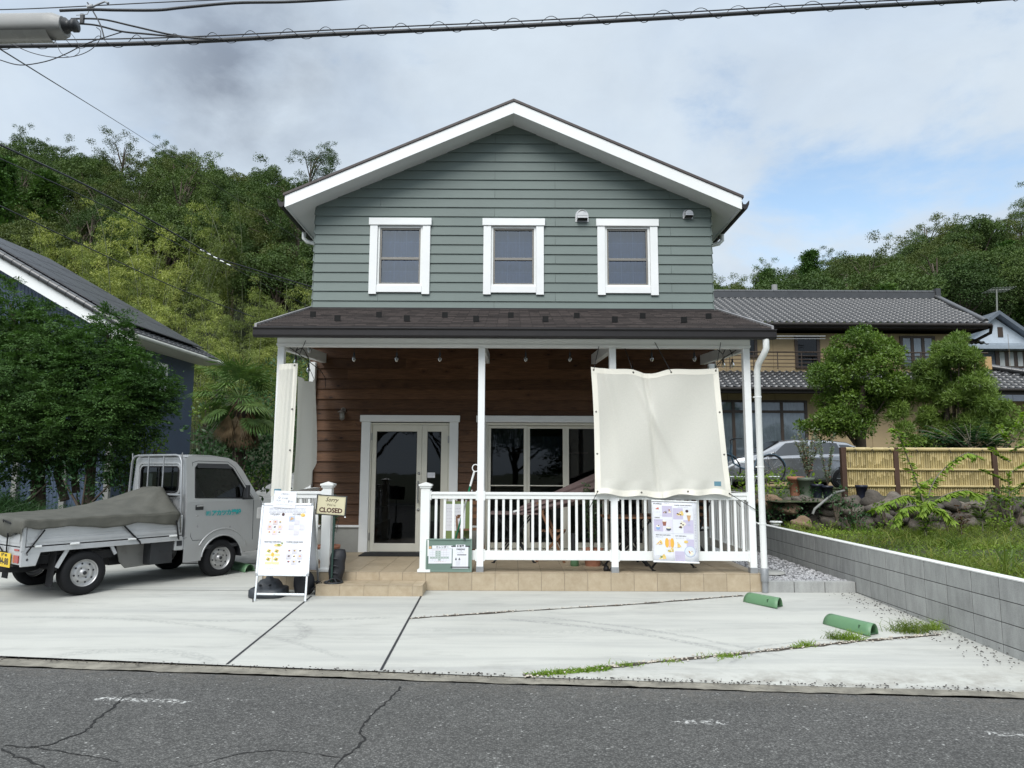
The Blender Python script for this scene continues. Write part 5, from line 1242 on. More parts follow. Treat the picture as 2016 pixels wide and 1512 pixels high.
# ---------------------------------------------------------------- menu banner hung on the railing
LILAC = pm('lilac_print', (0.52, 0.48, 0.62), 0.6, var=0.02); CREPE = pm('crepe_yellow', (0.72, 0.52, 0.16), 0.6, var=0.1, vs=40); MUST = pm('mustard_print', (0.75, 0.42, 0.06), 0.6); CHOC = pm('chocolate_print', (0.07, 0.03, 0.03), 0.6); ROSE = pm('berry_print', (0.50, 0.12, 0.10), 0.6); LEAFP = pm('salad_print', (0.20, 0.27, 0.05), 0.6); CUPB = pm('blue_cup_print', (0.25, 0.38, 0.62), 0.6); TANP = pm('tan_print', (0.55, 0.33, 0.16), 0.6); CREAMP = pm('cream_print', (0.80, 0.76, 0.62), 0.6); PLATE = pm('plate_print', (0.42, 0.48, 0.60), 0.6); PINKP = pm('pink_print', (0.66, 0.56, 0.58), 0.6)
bn = thing('menu_banner', 'white illustrated crepe and waffle menu banner hung on the porch railing', 'banner', (2.18, 9.5, 0.35))
tl_, tr_, brr, bll = at(1283, 984, 9.49), at(1373, 985, 9.49), at(1376, 1110, 9.47), at(1287, 1107, 9.47)
u = (brr - bll).normalized(); v = (tl_ - bll).normalized(); BW, BH = (brr - bll).length, (tl_ - bll).length
cd_ = Card(bll, u, v); b_ = MB().mat(PAPER); b_.grid(lambda a, c: tuple(cd_.P(BW * a, BH * c, 0)), 8, 8); b_.build('sheet', PAPER, bn, thick=0.001)
rb = MB().mat(WHITE); rb.tube([tuple(cd_.P(-0.005, 0.012, 4)), tuple(cd_.P(BW + 0.005, 0.012, 4))], 0.010, 8); rb.tube([tuple(cd_.P(-0.005, BH - 0.008, 4)), tuple(cd_.P(BW + 0.005, BH - 0.008, 4))], 0.010, 8); rb.build('batten', WHITE, bn)
def B(x, y): return x * BW / 0.90, (1.23 - y) * BH / 1.23    # crop units: x 0-0.90, y 0-1.23 (y down)
def wedge(c, cx, cy, r, a, fill, tops, l=2):
    x, y = B(cx, cy); k = BW / 0.90
    pts = [(x + r * k * math.cos(a + t), y + r * k * math.sin(a + t)) for t in np.linspace(-0.55, 0.55, 8)]
    c.poly([(x - r * k * 0.5 * math.cos(a), y - r * k * 0.5 * math.sin(a))] + pts, fill, l)
    for m in tops:
        for j in range(3): c.ell(x + random.uniform(-0.25, 0.6) * r * k * math.cos(a) + random.uniform(-.3, .3) * r * k * math.sin(a), y + random.uniform(-0.25, 0.6) * r * k * math.sin(a) + random.uniform(-.3, .3) * r * k * math.cos(a), r * k * 0.16, r * k * 0.11, m, l + 1 + tops.index(m), 8)
def br_(x, y, w_, h, m, l=1): a, b = B(x, y + h); cd_.rect(a, b, w_ * BW / 0.9, h * BH / 1.23, m, l)
br_(0.20, 0.11, 0.20, 0.22, LILAC); br_(0.03, 0.38, 0.18, 0.24, LILAC); br_(0.42, 0.15, 0.20, 0.22, LILAC); br_(0.62, 0.38, 0.20, 0.26, LILAC); br_(0.67, 0.76, 0.15, 0.24, LILAC); br_(0.43, 1.0, 0.20, 0.22, LILAC); br_(0.21, 0.38, 0.19, 0.24, pm('pale_lilac', (0.70, 0.68, 0.76), 0.6))
a, b = B(0.42, 0.62); cd_.rect(B(0.405, 0)[0], 0.03, 0.002, BH - 0.07, FADED, 2); cd_.rect(0.02, B(0, 0.655)[1], BW - 0.09, 0.002, FADED, 2); cd_.rect(B(0.825, 0)[0], 0.03, 0.002, BH - 0.07, FADED, 2)
for tx, x, y, sz, m in (('WAFFLE', 0.11, 0.075, 0.050, INK), ('DRINK', 0.10, 0.35, 0.036, INK), ('WHIPPED CREAM CREPE MENU', 0.625, 0.092, 0.027, INK), ('VEGETABLE CREPE MENU', 0.205, 0.69, 0.028, INK), ('野菜クレープ', 0.13, 0.73, 0.026, FADED), ('HOT CREPE MENU', 0.56, 0.70, 0.028, INK), ('ホットクレープ', 0.54, 0.745, 0.024, FADED), ('ホイップクリームクレープ', 0.625, 0.130, 0.018, FADED)):
    p = B(x, y); cd_.text(tx, p[0], p[1], sz * 0.62, m, 2, bold=0.0004)
for i, ch in enumerate('メニューは店内でもお渡しします'):
    p = B(0.855, 0.27 + i * 0.052); cd_.text(ch, p[0], p[1], 0.024, FADED, 2)
for x, y, w_ in ((0.25, 0.06, 0.10), (0.05, 0.24, 0.1), (0.15, 0.30, 0.14), (0.04, 0.41, 0.13), (0.04, 0.61, 0.12), (0.25, 0.60, 0.1), (0.68, 0.18, 0.1), (0.53, 0.42, 0.12), (0.68, 0.60, 0.12), (0.05, 0.88, 0.12), (0.43, 0.93, 0.14), (0.44, 1.09, 0.15), (0.44, 1.13, 0.15), (0.44, 1.17, 0.15), (0.06, 1.10, 0.12), (0.26, 0.98, 0.1), (0.66, 0.74, 0.06)):
    p = B(x, y); cd_.lines(p[0], p[1], w_ * 0.7, 1, 0.01, 0.004, FADED, 3)
wedge(cd_, 0.09, 0.17, 0.045, 0.1, ROSE, [TANP]); wedge(cd_, 0.24, 0.24, 0.05, 0.1, CHOC, [ROSE, CREAMP]); wedge(cd_, 0.35, 0.19, 0.06, -1.5, CREAMP, [CHOC, ROSE])
wedge(cd_, 0.53, 0.27, 0.10, 0.3, CREPE, [CREAMP, CHOC]); wedge(cd_, 0.57, 0.52, 0.12, 1.0, CREAMP, [CHOC, CHOC]); wedge(cd_, 0.10, 0.86, 0.09, 0.4, CREPE, [ROSE, CREAMP]); wedge(cd_, 0.32, 1.0, 0.09, 0.4, CREPE, [LEAFP, CREAMP]); wedge(cd_, 0.15, 1.14, 0.10, 0.4, CREPE, [CREAMP, LEAFP]); wedge(cd_, 0.50, 0.85, 0.08, -1.2, CREPE, [CREAMP])
p = B(0.735, 1.0); cd_.ell(p[0], p[1], 0.075, 0.072, PLATE, 2, 24); cd_.ell(p[0], p[1], 0.066, 0.063, pm('plate_light', (0.62, 0.66, 0.72), 0.6), 3, 24); wedge(cd_, 0.73, 1.0, 0.08, -0.9, CREAMP, [ROSE, TANP], 4)
p = B(0.33, 0.84)
for s in (-1, 1): cd_.ell(p[0] + s * 0.034, p[1], 0.026, 0.062, MUST, 2, 18)
cd_.rect(p[0] - 0.012, p[1] - 0.055, 0.024, 0.10, pm('ham_print', (0.72, 0.45, 0.38), 0.6), 3)
p = B(0.24, 0.46); cd_.poly([(p[0] - 0.018, p[1] - 0.03), (p[0] + 0.018, p[1] - 0.03), (p[0] + 0.028, p[1] + 0.03), (p[0] - 0.028, p[1] + 0.03)], pm('cocoa_cup', (0.28, 0.11, 0.08), 0.6), 3); cd_.ell(p[0], p[1] + 0.03, 0.028, 0.008, CREAMP, 4)
p = B(0.11, 0.55); cd_.ell(p[0], p[1], 0.026, 0.026, CUPB, 3); cd_.ell(p[0], p[1] + 0.022, 0.026, 0.014, CREAMP, 4); cd_.ell(p[0] + 0.005, p[1] + 0.03, 0.010, 0.006, CHOC, 5)
p = B(0.32, 0.56); cd_.ell(p[0], p[1] - 0.004, 0.032, 0.024, pm('cup_slate', (0.08, 0.10, 0.14), 0.6), 3); cd_.ell(p[0], p[1] + 0.012, 0.034, 0.012, CREAMP, 4)
p = B(0.73, 0.34); cd_.ell(p[0] - 0.02, p[1] + 0.09, 0.020, 0.018, CHOC, 3); cd_.ell(p[0], p[1] + 0.05, 0.030, 0.022, CREAMP, 4); cd_.poly([(p[0] - 0.025, p[1] + 0.035), (p[0] + 0.03, p[1] + 0.035), (p[0] + 0.012, p[1] - 0.04), (p[0] - 0.008, p[1] - 0.04)], TANP, 4); cd_.rect(p[0] - 0.001, p[1] - 0.085, 0.004, 0.045, PLATE, 4); cd_.ell(p[0], p[1] - 0.088, 0.02, 0.006, PLATE, 4)
p = B(0.66, 0.81); cd_.ell(p[0], p[1], 0.028, 0.018, CREPE, 3)
cd_.mb.build('print', None, bn)

# ---------------------------------------------------------------- green notice board on the porch edge
GRB = pm('sage_board', (0.135, 0.20, 0.165), 0.55, var=0.06)
nb_ = thing('notice_board', 'sage green board with a calendar and a parking notice leaning on the railing', 'notice board', (-0.8, 9.54, 0.23))
o_ = V(-1.112, 9.530, 0.236); cb = Card(o_, (1, 0, 0), (0, 0.05, 1)); bw, bh = 0.605, 0.425
m = MB().mat(GRB); m.add([tuple(cb.P(x, y, l)) for l in (-14, 0) for x, y in ((0, 0), (bw, 0), (bw, bh), (0, bh))], [(3, 2, 1, 0), (4, 5, 6, 7), (0, 1, 5, 4), (1, 2, 6, 5), (2, 3, 7, 6), (3, 0, 4, 7)], False); m.build('panel', GRB, nb_)
m = MB().mat(pm('sage_board_frame', (0.17, 0.245, 0.205), 0.5))
for x0, y0, x1, y1 in ((0, 0, bw, 0.018), (0, bh - 0.018, bw, bh), (0, 0.0185, 0.018, bh - 0.0185), (bw - 0.018, 0.0185, bw, bh - 0.0185)):
    m.add([tuple(cb.P(x, y, l)) for l in (0.5, 9) for x, y in ((x0, y0), (x1, y0), (x1, y1), (x0, y1))], [(3, 2, 1, 0), (4, 5, 6, 7), (0, 1, 5, 4), (1, 2, 6, 5), (2, 3, 7, 6), (3, 0, 4, 7)], False)
m.build('frame', None, nb_, 0.002)
q = Card(cb.P(0.035, 0.105, 1), (1, 0, 0.01), (0, 0.05, 1)); q.rect(0, 0, 0.305, 0.185, PAPER, 1); q.rect(0.045, 0.188, 0.27, 0.042, PAPER, 2); q.text('カレンダー', 0.18, 0.208, 0.034, INK, 3, bold=0.0006); q.rect(0.0, 0.19, 0.035, 0.03, TANP, 2)
SAGEP = pm('sage_print', (0.42, 0.50, 0.46), 0.6)
q.lines(0.05, 0.172, 0.2, 1, 0.01, 0.003, ROSE)
for r_ in range(5):
    for c in range(7):
        X, Y_ = 0.018 + c * 0.036, 0.14 - r_ * 0.026
        if (c in (2, 3) and r_ < 4) or r_ == 3 or (c == 3 and r_ == 4): q.rect(X, Y_, 0.034, 0.024, SAGEP, 2); q.rect(X + 0.012, Y_ + 0.01, 0.01, 0.004, INK, 3)
        q.frame(X, Y_, 0.036, 0.026, 0.0008, FADED, 3)
q.lines(0.08, 0.025, 0.15, 1, 0.01, 0.003, ROSE); q.mb.build('calendar_sheet', None, nb_)
q = Card(cb.P(0.352, 0.045, 2), (1, 0, 0.0), (0, 0.05, 1)); q.rect(0, 0, 0.205, 0.285, PAPER, 1); q.rect(-0.02, 0.275, 0.245, 0.014, INK, 2); q.rect(-0.025, 0.008, 0.25, 0.015, INK, 2); q.rect(0.04, 0.262, 0.125, 0.042, PAPER, 3)
q.text('駐車場', 0.102, 0.283, 0.030, INK, 4, bold=0.001); q.text('PARKING', 0.105, 0.243, 0.026, INK, 2, bold=0.001); q.text('2 台', 0.105, 0.222, 0.014, INK, 2); q.lines(0.06, 0.205, 0.09, 1, 0.01, 0.003, INK); q.lines(0.05, 0.19, 0.1, 1, 0.01, 0.002, FADED); q.rect(0.06, 0.168, 0.12, 0.010, INK, 2)
for xx in (0.045, 0.09): q.rect(xx - 0.012, 0.105, 0.022, 0.014, INK, 2); q.rect(xx - 0.008, 0.122, 0.014, 0.012, INK, 2)
for r_ in range(6):
    for c in range(3): q.frame(0.045 + c * 0.019, 0.035 + r_ * 0.010, 0.016, 0.008, 0.0008, FADED, 2)
q.rect(0.125, 0.03, 0.001, 0.11, FADED, 2); q.rect(0.15, 0.03, 0.001, 0.11, FADED, 2); q.rect(0.17, 0.03, 0.001, 0.11, FADED, 2); q.mb.build('parking_sheet', None, nb_)
m = MB().mat(BLACKP); m.box(-1.112 + 0.49, -1.112 + 0.52, 9.51, 9.575, 0.655, 0.675); m.build('clip', BLACKP, nb_)

# ---------------------------------------------------------------- A-frame menu board
af = thing('menu_board', 'white A-frame menu board with four illustrated menus standing on the driveway', 'sandwich board', (-2.78, 9.0, 0))
F0, F1 = V(-3.098, 8.83, -0.02), V(-2.452, 8.80, -0.02); tz_ = 1.135
uu = (F1 - F0).normalized(); mid = (F0 + F1) / 2
vv = (V(-2.815, 9.10, tz_) - mid).normalized(); nn = uu.cross(vv)
PW_, PH_ = 0.665, 0.895
o_ = V(-2.815, 9.10, tz_) - uu * PW_ / 2 - vv * PH_
ca = Card(o_, uu, vv)
def cbx(mb, card, x0, x1, y0, y1, l0, l1): mb.add([tuple(card.P(x, y, l)) for l in (l0, l1) for x, y in ((x0, y0), (x1, y0), (x1, y1), (x0, y1))], [(3, 2, 1, 0), (4, 5, 6, 7), (0, 1, 5, 4), (1, 2, 6, 5), (2, 3, 7, 6), (3, 0, 4, 7)], False)
m = MB().mat(PAPER); cbx(m, ca, 0.02, PW_ - 0.02, 0.02, PH_ - 0.02, -6, 0); m.build('front_panel', PAPER, af)
m = MB().mat(ALU)
cbx(m, ca, 0.03, PW_ - 0.03, 0, 0.026, -8, 7); cbx(m, ca, 0.03, PW_ - 0.03, PH_ - 0.026, PH_, -8, 7); cbx(m, ca, 0, 0.026, 0.03, PH_ - 0.03, -8, 7); cbx(m, ca, PW_ - 0.026, PW_, 0.03, PH_ - 0.03, -8, 7); m.build('snap_frame', ALU, af, 0.004)
for x0 in (0, PW_ - 0.029):
    for y0 in (0, PH_ - 0.029): m = MB().mat(GREYM); cbx(m, ca, x0, x0 + 0.029, y0, y0 + 0.029, -9, 8); m.build('corner_cap', GREYM, af, 0.006)
lg_ = -((o_.z + 0.02) / vv.z) 
for x0 in (0.012, PW_ - 0.036):
    m = MB().mat(ALU); cbx(m, ca, x0, x0 + 0.024, lg_, -0.001, -8, 5); m.build('leg', ALU, af, 0.003)
m = MB().mat(ALU); cbx(m, ca, 0.037, PW_ - 0.037, lg_ + 0.07, lg_ + 0.095, -6, 3); m.build('stretcher', ALU, af, 0.003)
top = V(-2.815, 9.11, tz_); bk = V(-2.62, 9.46, 0.0)
vb = (V(-2.79, 9.44, 0.0) - V(-2.815, 9.12, tz_)).normalized()
for s in (-1, 1):
    a = V(-2.815 + s * (PW_ / 2 - 0.012), 9.125 - s * 0.015, tz_ - 0.01); m = MB().mat(ALU); m.bar(a, a + V(0.02, 0.33, -(tz_ - 0.01)), 0.024, 0.014); m.build('leg', ALU, af)
m = MB().mat(PAPER); a = V(-2.815 - PW_ / 2 + 0.02, 9.14, tz_ - 0.03); m.prism([a, a + V(PW_ - 0.04, -0.02, 0), a + V(PW_ - 0.03, 0.23, -0.83), a + V(0.01, 0.25, -0.83)], (0, 0.005, 0)); m.build('back_panel', GREYM, af)
ca.lines(0.10, 0.845, 0.30, 1, 0.02, 0.004, FADED); ca.lines(0.10, 0.825, 0.47, 4, 0.017, 0.006, FADED)
BORD = pm('menu_border', (0.62, 0.60, 0.62), 0.6)
def menu(x, y, w_, h, title, kind):
    ca.frame(x, y, w_, h, 0.002, BORD, 1); ca.text(title, x + w_ * 0.45, y + h - 0.025, 0.020, INK, 2, bold=0.0003, space=0.95)
    ca.lines(x + w_ * 0.3, y + h - 0.045, w_ * 0.4, 1, 0.01, 0.006, FADED)
    ca.lines(x + 0.02, y + h - 0.075, w_ * 0.8, 2, 0.018, 0.002, FADED)
    nx, ny = (3, 3) if kind != 'v' else (2, 2); W_ = (w_ - 0.04) / nx; H_ = (h * 0.62) / ny
    for i in range(nx):
        for j in range(ny):
            X, Y_ = x + 0.02 + i * W_, y + 0.02 + j * H_
            if kind == 'v':
                ca.rect(X + 0.008, Y_ + 0.004, W_ - 0.016, H_ * 0.28, CREPE if False else pm('pale_yellow', (0.76, 0.68, 0.36), 0.6), 2)
                wc = (X + W_ * 0.35, Y_ + H_ * 0.6); ca.poly([(wc[0] - 0.02, wc[1]), (wc[0] + 0.03, wc[1] - 0.02), (wc[0] + 0.045, wc[1] + 0.02), (wc[0], wc[1] + 0.03)], CREPE, 2); ca.ell(wc[0] + 0.01, wc[1], 0.014, 0.010, LEAFP, 3, 8); ca.ell(wc[0] + 0.02, wc[1] + 0.01, 0.008, 0.006, CHOC, 4, 8)
            else:
                if (i + j) % 2: ca.rect(X, Y_, W_ * 0.95, H_ * 0.95, PINKP if kind == 'w' else pm('grey_lilac', (0.60, 0.58, 0.62), 0.6), 2)
                if kind in 'wc': ca.ell(X + W_ * 0.5, Y_ + H_ * 0.6, 0.012, 0.009, random.choice([ROSE, CHOC, TANP, CREPE]), 3, 8); ca.ell(X + W_ * 0.4, Y_ + H_ * 0.55, 0.010, 0.006, random.choice([CREPE, CHOC]), 4, 8)
                ca.lines(X + 0.006, Y_ + H_ * 0.2, W_ * 0.7, 2, 0.008, 0.0018, FADED, 3)
menu(0.075, 0.475, 0.235, 0.305, 'WAFFLE MENU', 'w'); menu(0.345, 0.475, 0.245, 0.305, 'HOT CREPE', 'h'); menu(0.075, 0.115, 0.235, 0.32, 'VEGETABLE CREPE MENU', 'v'); menu(0.345, 0.115, 0.245, 0.32, 'WHIPPED CREAM CREPE', 'c')
ca.ell(0.535, 0.745, 0.030, 0.022, CREPE, 3); ca.ell(0.55, 0.738, 0.014, 0.010, MUST, 4); ca.rect(0.365, 0.665, 0.07, 0.065, PLATE, 2); ca.poly([(0.375, 0.675), (0.43, 0.70), (0.39, 0.722)], TANP, 3); ca.ell(0.285, 0.752, 0.018, 0.02, CHOC, 3); ca.ell(0.25, 0.37, 0.05, 0.016, CREPE, 3); ca.ell(0.26, 0.375, 0.022, 0.012, LEAFP, 4); ca.ell(0.30, 0.395, 0.012, 0.010, LEAFP, 4); ca.ell(0.193, 0.26, 0.018, 0.024, MUST, 5); ca.rect(0.185, 0.15, 0.018, 0.09, pm('pale_yellow', (0, 0, 0)), 3)
ca.lines(0.13, 0.09, 0.09, 1, 0.01, 0.006, FADED); ca.lines(0.13, 0.07, 0.14, 1, 0.01, 0.005, FADED)
ca.mb.build('menu_print', None, af)
# notice taped to the top
nu = (uu + V(0, 0, -0.05)).normalized(); nc = Card(ca.P(0.150, PH_ - 0.055, 8), nu, vv)
nc.rect(0, 0, 0.285, 0.215, PAPER, 0); nc.rect(0, 0, 0.285, 0.215, PAPER, 1); nc.text('ご来店の方へ', 0.145, 0.175, 0.020, INK, 2); nc.lines(0.09, 0.150, 0.09, 1, 0.01, 0.002, FADED); nc.ell(0.07, 0.125, 0.013, 0.013, INK, 2); nc.ell(0.07, 0.125, 0.009, 0.009, PAPER, 3); nc.text('3つの密', 0.14, 0.120, 0.022, INK, 2); nc.lines(0.18, 0.118, 0.08, 1, 0.01, 0.003, FADED); nc.lines(0.035, 0.09, 0.06, 1, 0.01, 0.006, INK); nc.lines(0.06, 0.072, 0.10, 1, 0.01, 0.004, INK); nc.rect(0.19, 0.070, 0.010, 0.028, INK, 2); nc.lines(0.21, 0.09, 0.05, 2, 0.012, 0.004, INK); nc.lines(0.03, 0.045, 0.22, 2, 0.010, 0.003, FADED)
tag(nc.mb.build('paper_notice'), 'small white printed notice taped to the top of the A-frame menu board', 'notice')

# ---------------------------------------------------------------- parasol base and weight bag behind the board
DPL = pm('charcoal_plastic', (0.030, 0.035, 0.042), 0.5, var=0.15)
ub = thing('umbrella_weight', 'charcoal plastic parasol base with a short pole behind the A-frame board', 'parasol base', (-3.03, 9.17, -0.012))
m = MB().mat(DPL); sq = [(0.22 * math.copysign(abs(math.cos(a)) ** 0.5, math.cos(a)), 0.22 * math.copysign(abs(math.sin(a)) ** 0.5, math.sin(a))) for a in np.linspace(0, 2 * PI, 33)[:-1]]
vs_ = []; lv = [(0.98, 0), (1.0, 0.02), (0.99, 0.085), (0.92, 0.10), (0.70, 0.105), (0.62, 0.15), (0.45, 0.195), (0.20, 0.21), (0.14, 0.25), (0.13, 0.25)]
for k_, h in lv: vs_ += [(-3.03 + x * k_, 9.17 + y * k_, h - 0.012) for x, y in sq]
m.add(vs_, [(i * 32 + j, i * 32 + (j + 1) % 32, (i + 1) * 32 + (j + 1) % 32, (i + 1) * 32 + j) for i in range(len(lv) - 1) for j in range(32)], True); m.build('base', DPL, ub)
MB().mat(pm('dark_green_pole', (0.02, 0.05, 0.04), 0.4)).cyl((-3.03, 9.17, 0.2), (-3.03, 9.17, 0.42), 0.024, 14).build('pole', None, ub)
m = MB().mat(BLACKP); 
for s in (-0.07, 0.05): m.lathe([(0, 0.004), (0.022, 0.003), (0.022, 0)], (-3.03 + s, 9.02, 0.142), 'z', 12)
m.build('filler_plug', BLACKP, ub)
BAG = pm('black_nylon', (0.014, 0.015, 0.019), 0.6, bump=0.5, bs=25, var=0.2)
def lump(name, c, rx, ry, rz, m, seed=0, n=20):
    mb = MB().mat(m); rs = np.random.default_rng(seed); ph = rs.random(6) * 6
    mb.grid(lambda u_, v_: tuple(Vector(c) + V(rx * math.sin(PI * v_) ** 0.6 * math.cos(2 * PI * u_), ry * math.sin(PI * v_) ** 0.6 * math.sin(2 * PI * u_), -rz * math.cos(PI * v_)) * (1 + 0.06 * math.sin(3 * 2 * PI * u_ + ph[0] + 3 * v_) + 0.04 * math.sin(5 * 2 * PI * u_ + 9 * v_ + ph[1]))), n, n); return mb
tag(lump('x', (-2.62, 9.24, 0.13), 0.13, 0.12, 0.15, BAG, 4).build('weight_bag'), 'round black weight bag on the ground behind the A-frame board', 'weight bag')
m = MB().mat(BLACKM); m.tube([(-2.46, 9.20, 0.0), (-2.44, 9.22, 0.16), (-2.46, 9.26, 0.02)], 0.012, 6); m.tube([(-2.50, 9.16, 0.06), (-2.40, 9.28, 0.13), (-2.37, 9.20, 0.01)], 0.010, 6); m.tube([(-2.48, 9.22, 0.15), (-2.40, 9.21, 0.15)], 0.012, 6); tag(m.build('bracket_stand'), 'small black metal bracket between the A-frame board and the step', 'bracket')

# ---------------------------------------------------------------- CLOSED sign
cs = thing('closed_sign', 'cream sign reading Sorry we are closed on a black pole with a sandbag', 'sign', (-2.30, 9.30, 0.125))
tlc, trc = at(624, 973, 9.28), at(684, 977, 9.28); blc = at(624, 1013, 9.28)
un = (trc - tlc).normalized(); vn = un.cross(V(0, 1, 0)) * -1; vn = V(0, -1, 0).cross(un) * -1
vn = V(-un.z, 0, un.x); SW_, SH_ = (trc - tlc).length, (tlc - blc).length
oc = tlc - vn * SH_; c = Card(oc, un, vn); m = MB().mat(BLACKP); cbx(m, c, 0, SW_, 0, SH_, -8, 0); m.build('sign_frame', BLACKP, cs, 0.003)
CRS = pm('cream_sign_face', (0.62, 0.57, 0.38), 0.5, var=0.04); cx0 = 0.018
c.rect(cx0, 0.014, SW_ - 2 * cx0, SH_ - 0.028, CRS, 1); m_ = SW_ / 2
c.text('Sorry', m_, SH_ * 0.77, 0.072, pm('brown_ink', (0.05, 0.025, 0.015), 0.6), 2, shear=0.35, bold=0.0008); c.text("We're", m_, SH_ * 0.515, 0.045, pm('brown_ink', (0, 0, 0)), 2); c.text('CLOSED', m_, SH_ * 0.245, 0.082, pm('dark_red_ink', (0.06, 0.012, 0.012), 0.6), 2, bold=0.0032, space=0.98)
c.frame(cx0 + 0.006, 0.02, SW_ - 2 * cx0 - 0.012, SH_ - 0.04, 0.0015, pm('brown_ink', (0, 0, 0)), 2); c.mb.build('sign_face', None, cs)
px_ = at(655, 1060, 9.31).x; MB().mat(pm('dark_green_pole', (0, 0, 0))).tube([(px_ + 0.005, 9.30, 0.14), (px_ + 0.015, 9.305, 1.24)], 0.013, 10).build('pole', None, cs)
m = MB().mat(BLACKP); bx0 = at(655, 1150, 9.25).x; m.lathe([(0.12, 0), (0.125, 0.008), (0.118, 0.02), (0.095, 0.02), (0.09, 0.008)], (bx0, 9.29, 0.126), 'z', 28)
for k in range(4): a = k * PI / 2 + 0.6; m.tube([(bx0 + 0.105 * math.cos(a), 9.29 + 0.105 * math.sin(a), 0.140), (bx0 + 0.04 * math.cos(a), 9.29 + 0.04 * math.sin(a), 0.175), (bx0, 9.29, 0.18)], 0.010, 6)
m.build('base', BLACKP, cs)
m = MB().mat(BAG); bxx = px_ + 0.03
m.grid(lambda u_, v_: (bxx + 0.035 * v_ + (0.103 - 0.02 * v_ ** 6 - 0.02 * (1 - v_) ** 4) * math.cos(2 * PI * u_) * (1 + 0.05 * math.sin(14 * v_ + 3 * math.cos(2 * PI * u_))), 9.40 + 0.085 * math.sin(2 * PI * u_) * (1 - 0.3 * v_ ** 5) * (1 + 0.06 * math.sin(11 * v_)), 0.135 + 0.395 * v_), 28, 24)
m.grid(lambda u_, v_: (bxx + 0.035 + 0.083 * v_ * math.cos(2 * PI * u_), 9.40 + 0.06 * v_ * math.sin(2 * PI * u_), 0.530 + 0.012 * (1 - v_)), 20, 3)
for zz in (0.24, 0.33, 0.42): m.tube([(bxx - 0.02, 9.31, zz), (bxx + 0.01, 9.285, zz + 0.012), (bxx + 0.05, 9.30, zz)], 0.010, 6)
m.build('sandbag', BAG, cs)
m = MB().mat(WHITE); q = c.P(SW_ - 0.005, 0.0, 3); m.tube([tuple(q), (q.x, q.y, q.z - 0.012)], [0.008, 0.012], 8); m.build('clip', WHITE, cs); MB().mat(BLACKM).tube([tuple(c.P(SW_ - 0.08, 0, -3)), (c.P(SW_ - 0.12, 0, 0).x, 9.32, 0.75)], 0.003, 5).build('cord', BLACKM, cs)

# ---------------------------------------------------------------- things on the porch
MAT_ = pm('door_mat_black', (0.012, 0.012, 0.013), 0.9, bump=0.6, bs=120)
m = MB().mat(MAT_); m.box(-2.35, -1.30, 11.20, 11.70, DZ + 0.001, DZ + 0.012); tag(m.build('door_mat'), 'black door mat in front of the glass door', 'door mat')
def pot(name, x, y, z, r, h, m, label, cat='plant pot', soil=True, group=None):
    o = thing(name, label, cat, (x, y, z), group=group)
    b = MB().mat(m); b.lathe([(r * 0.68, 0), (r * 0.92, h * 0.82), (r * 1.0, h * 0.82), (r * 1.03, h), (r * 0.93, h), (r * 0.88, h * 0.86)], (x, y, z), 'z', 24); b.lathe([(0, 0.001), (r * 0.68, 0)], (x, y, z), 'z', 24); bo = b.build('pot', m, o)
    if soil: MB().mat(SOIL).lathe([(0, h * 0.88), (r * 0.89, h * 0.88)], (x, y, z), 'z', 20).build('soil', SOIL, o)
    return o
def leafy(o, c, rx, rz, n, L, m, stem_n=6, name='foliage', up=0.5, stems=True):
    """a few curved stems with leaves"""
    P = []; D = []; N = []; sb_ = MB().mat(BARK)
    for k in range(stem_n):
        a = random.random() * 2 * PI; tip = Vector(c) + V(rx * math.cos(a) * random.uniform(0.3, 1), rx * math.sin(a) * random.uniform(0.3, 1), rz * random.uniform(0.6, 1)); b0 = Vector(c); mid = b0.lerp(tip, 0.5) + V(0, 0, rz * 0.12)
        pts = [b0.lerp(mid, t).lerp(mid.lerp(tip, t), t) for t in np.linspace(0, 1, 8)]; sb_.tube([tuple(p) for p in pts], [0.006 * (1 - 0.7 * i / 7) for i in range(8)], 4)
        for j in range(max(2, n // stem_n)):
            t = random.uniform(0.15, 1); i = min(6, int(t * 7)); p = pts[i].lerp(pts[i + 1], t * 7 - i); d = V(random.gauss(0, 1), random.gauss(0, 1), random.gauss(up, 0.6)); P.append(p); D.append(d); N.append(V(random.gauss(0, .8), random.gauss(-.6, .8), 0.6))
    v_, q_ = leaf_quads(np.array(P), np.array(D), np.array(N), np.random.default_rng(len(P)).uniform(0.6, 1.2, len(P)) * L, L * 0.42)
    if stems: sb_.build('stem', BARK, o)
    return np_mesh(name, v_, q_, m, o)
o = pot('terracotta_pot', -2.60, 10.35, DZ, 0.165, 0.26, TERRA, 'terracotta pot with a dark upright plant behind the CLOSED sign', 'potted plant'); leafy(o, (-2.60, 10.35, DZ + 0.2), 0.20, 0.70, 420, 0.06, L_DEEP, 14)
o = pot('terracotta_pot', 1.16, 10.25, DZ, 0.15, 0.24, TERRA, 'terracotta pot with a climbing plant behind the middle railing', 'potted plant'); leafy(o, (1.16, 10.25, DZ + 0.2), 0.20, 1.0, 700, 0.05, L_DEEP, 16)
o = pot('terracotta_pot', -2.86, 10.3, DZ, 0.13, 0.2, TERRA, 'small terracotta pot behind the A-frame board at the porch edge', 'plant pot')
m = MB().mat(L_PALM); m = MB().mat(pm('green_sock', (0.10, 0.20, 0.10), 0.7)); m.lathe([(0.05, 0), (0.062, 0.02), (0.055, 0.09), (0.05, 0.1), (0.0, 0.1)], (0.90, 10.2, DZ), 'z', 16); m.mat(BLACKP).cyl((0.90, 10.2, DZ + 0.1), (0.90, 10.2, DZ + 0.45), 0.05, 14); tag(m.build('umbrella_stand'), 'slim black and green umbrella stand beside the terracotta pot', 'umbrella stand')
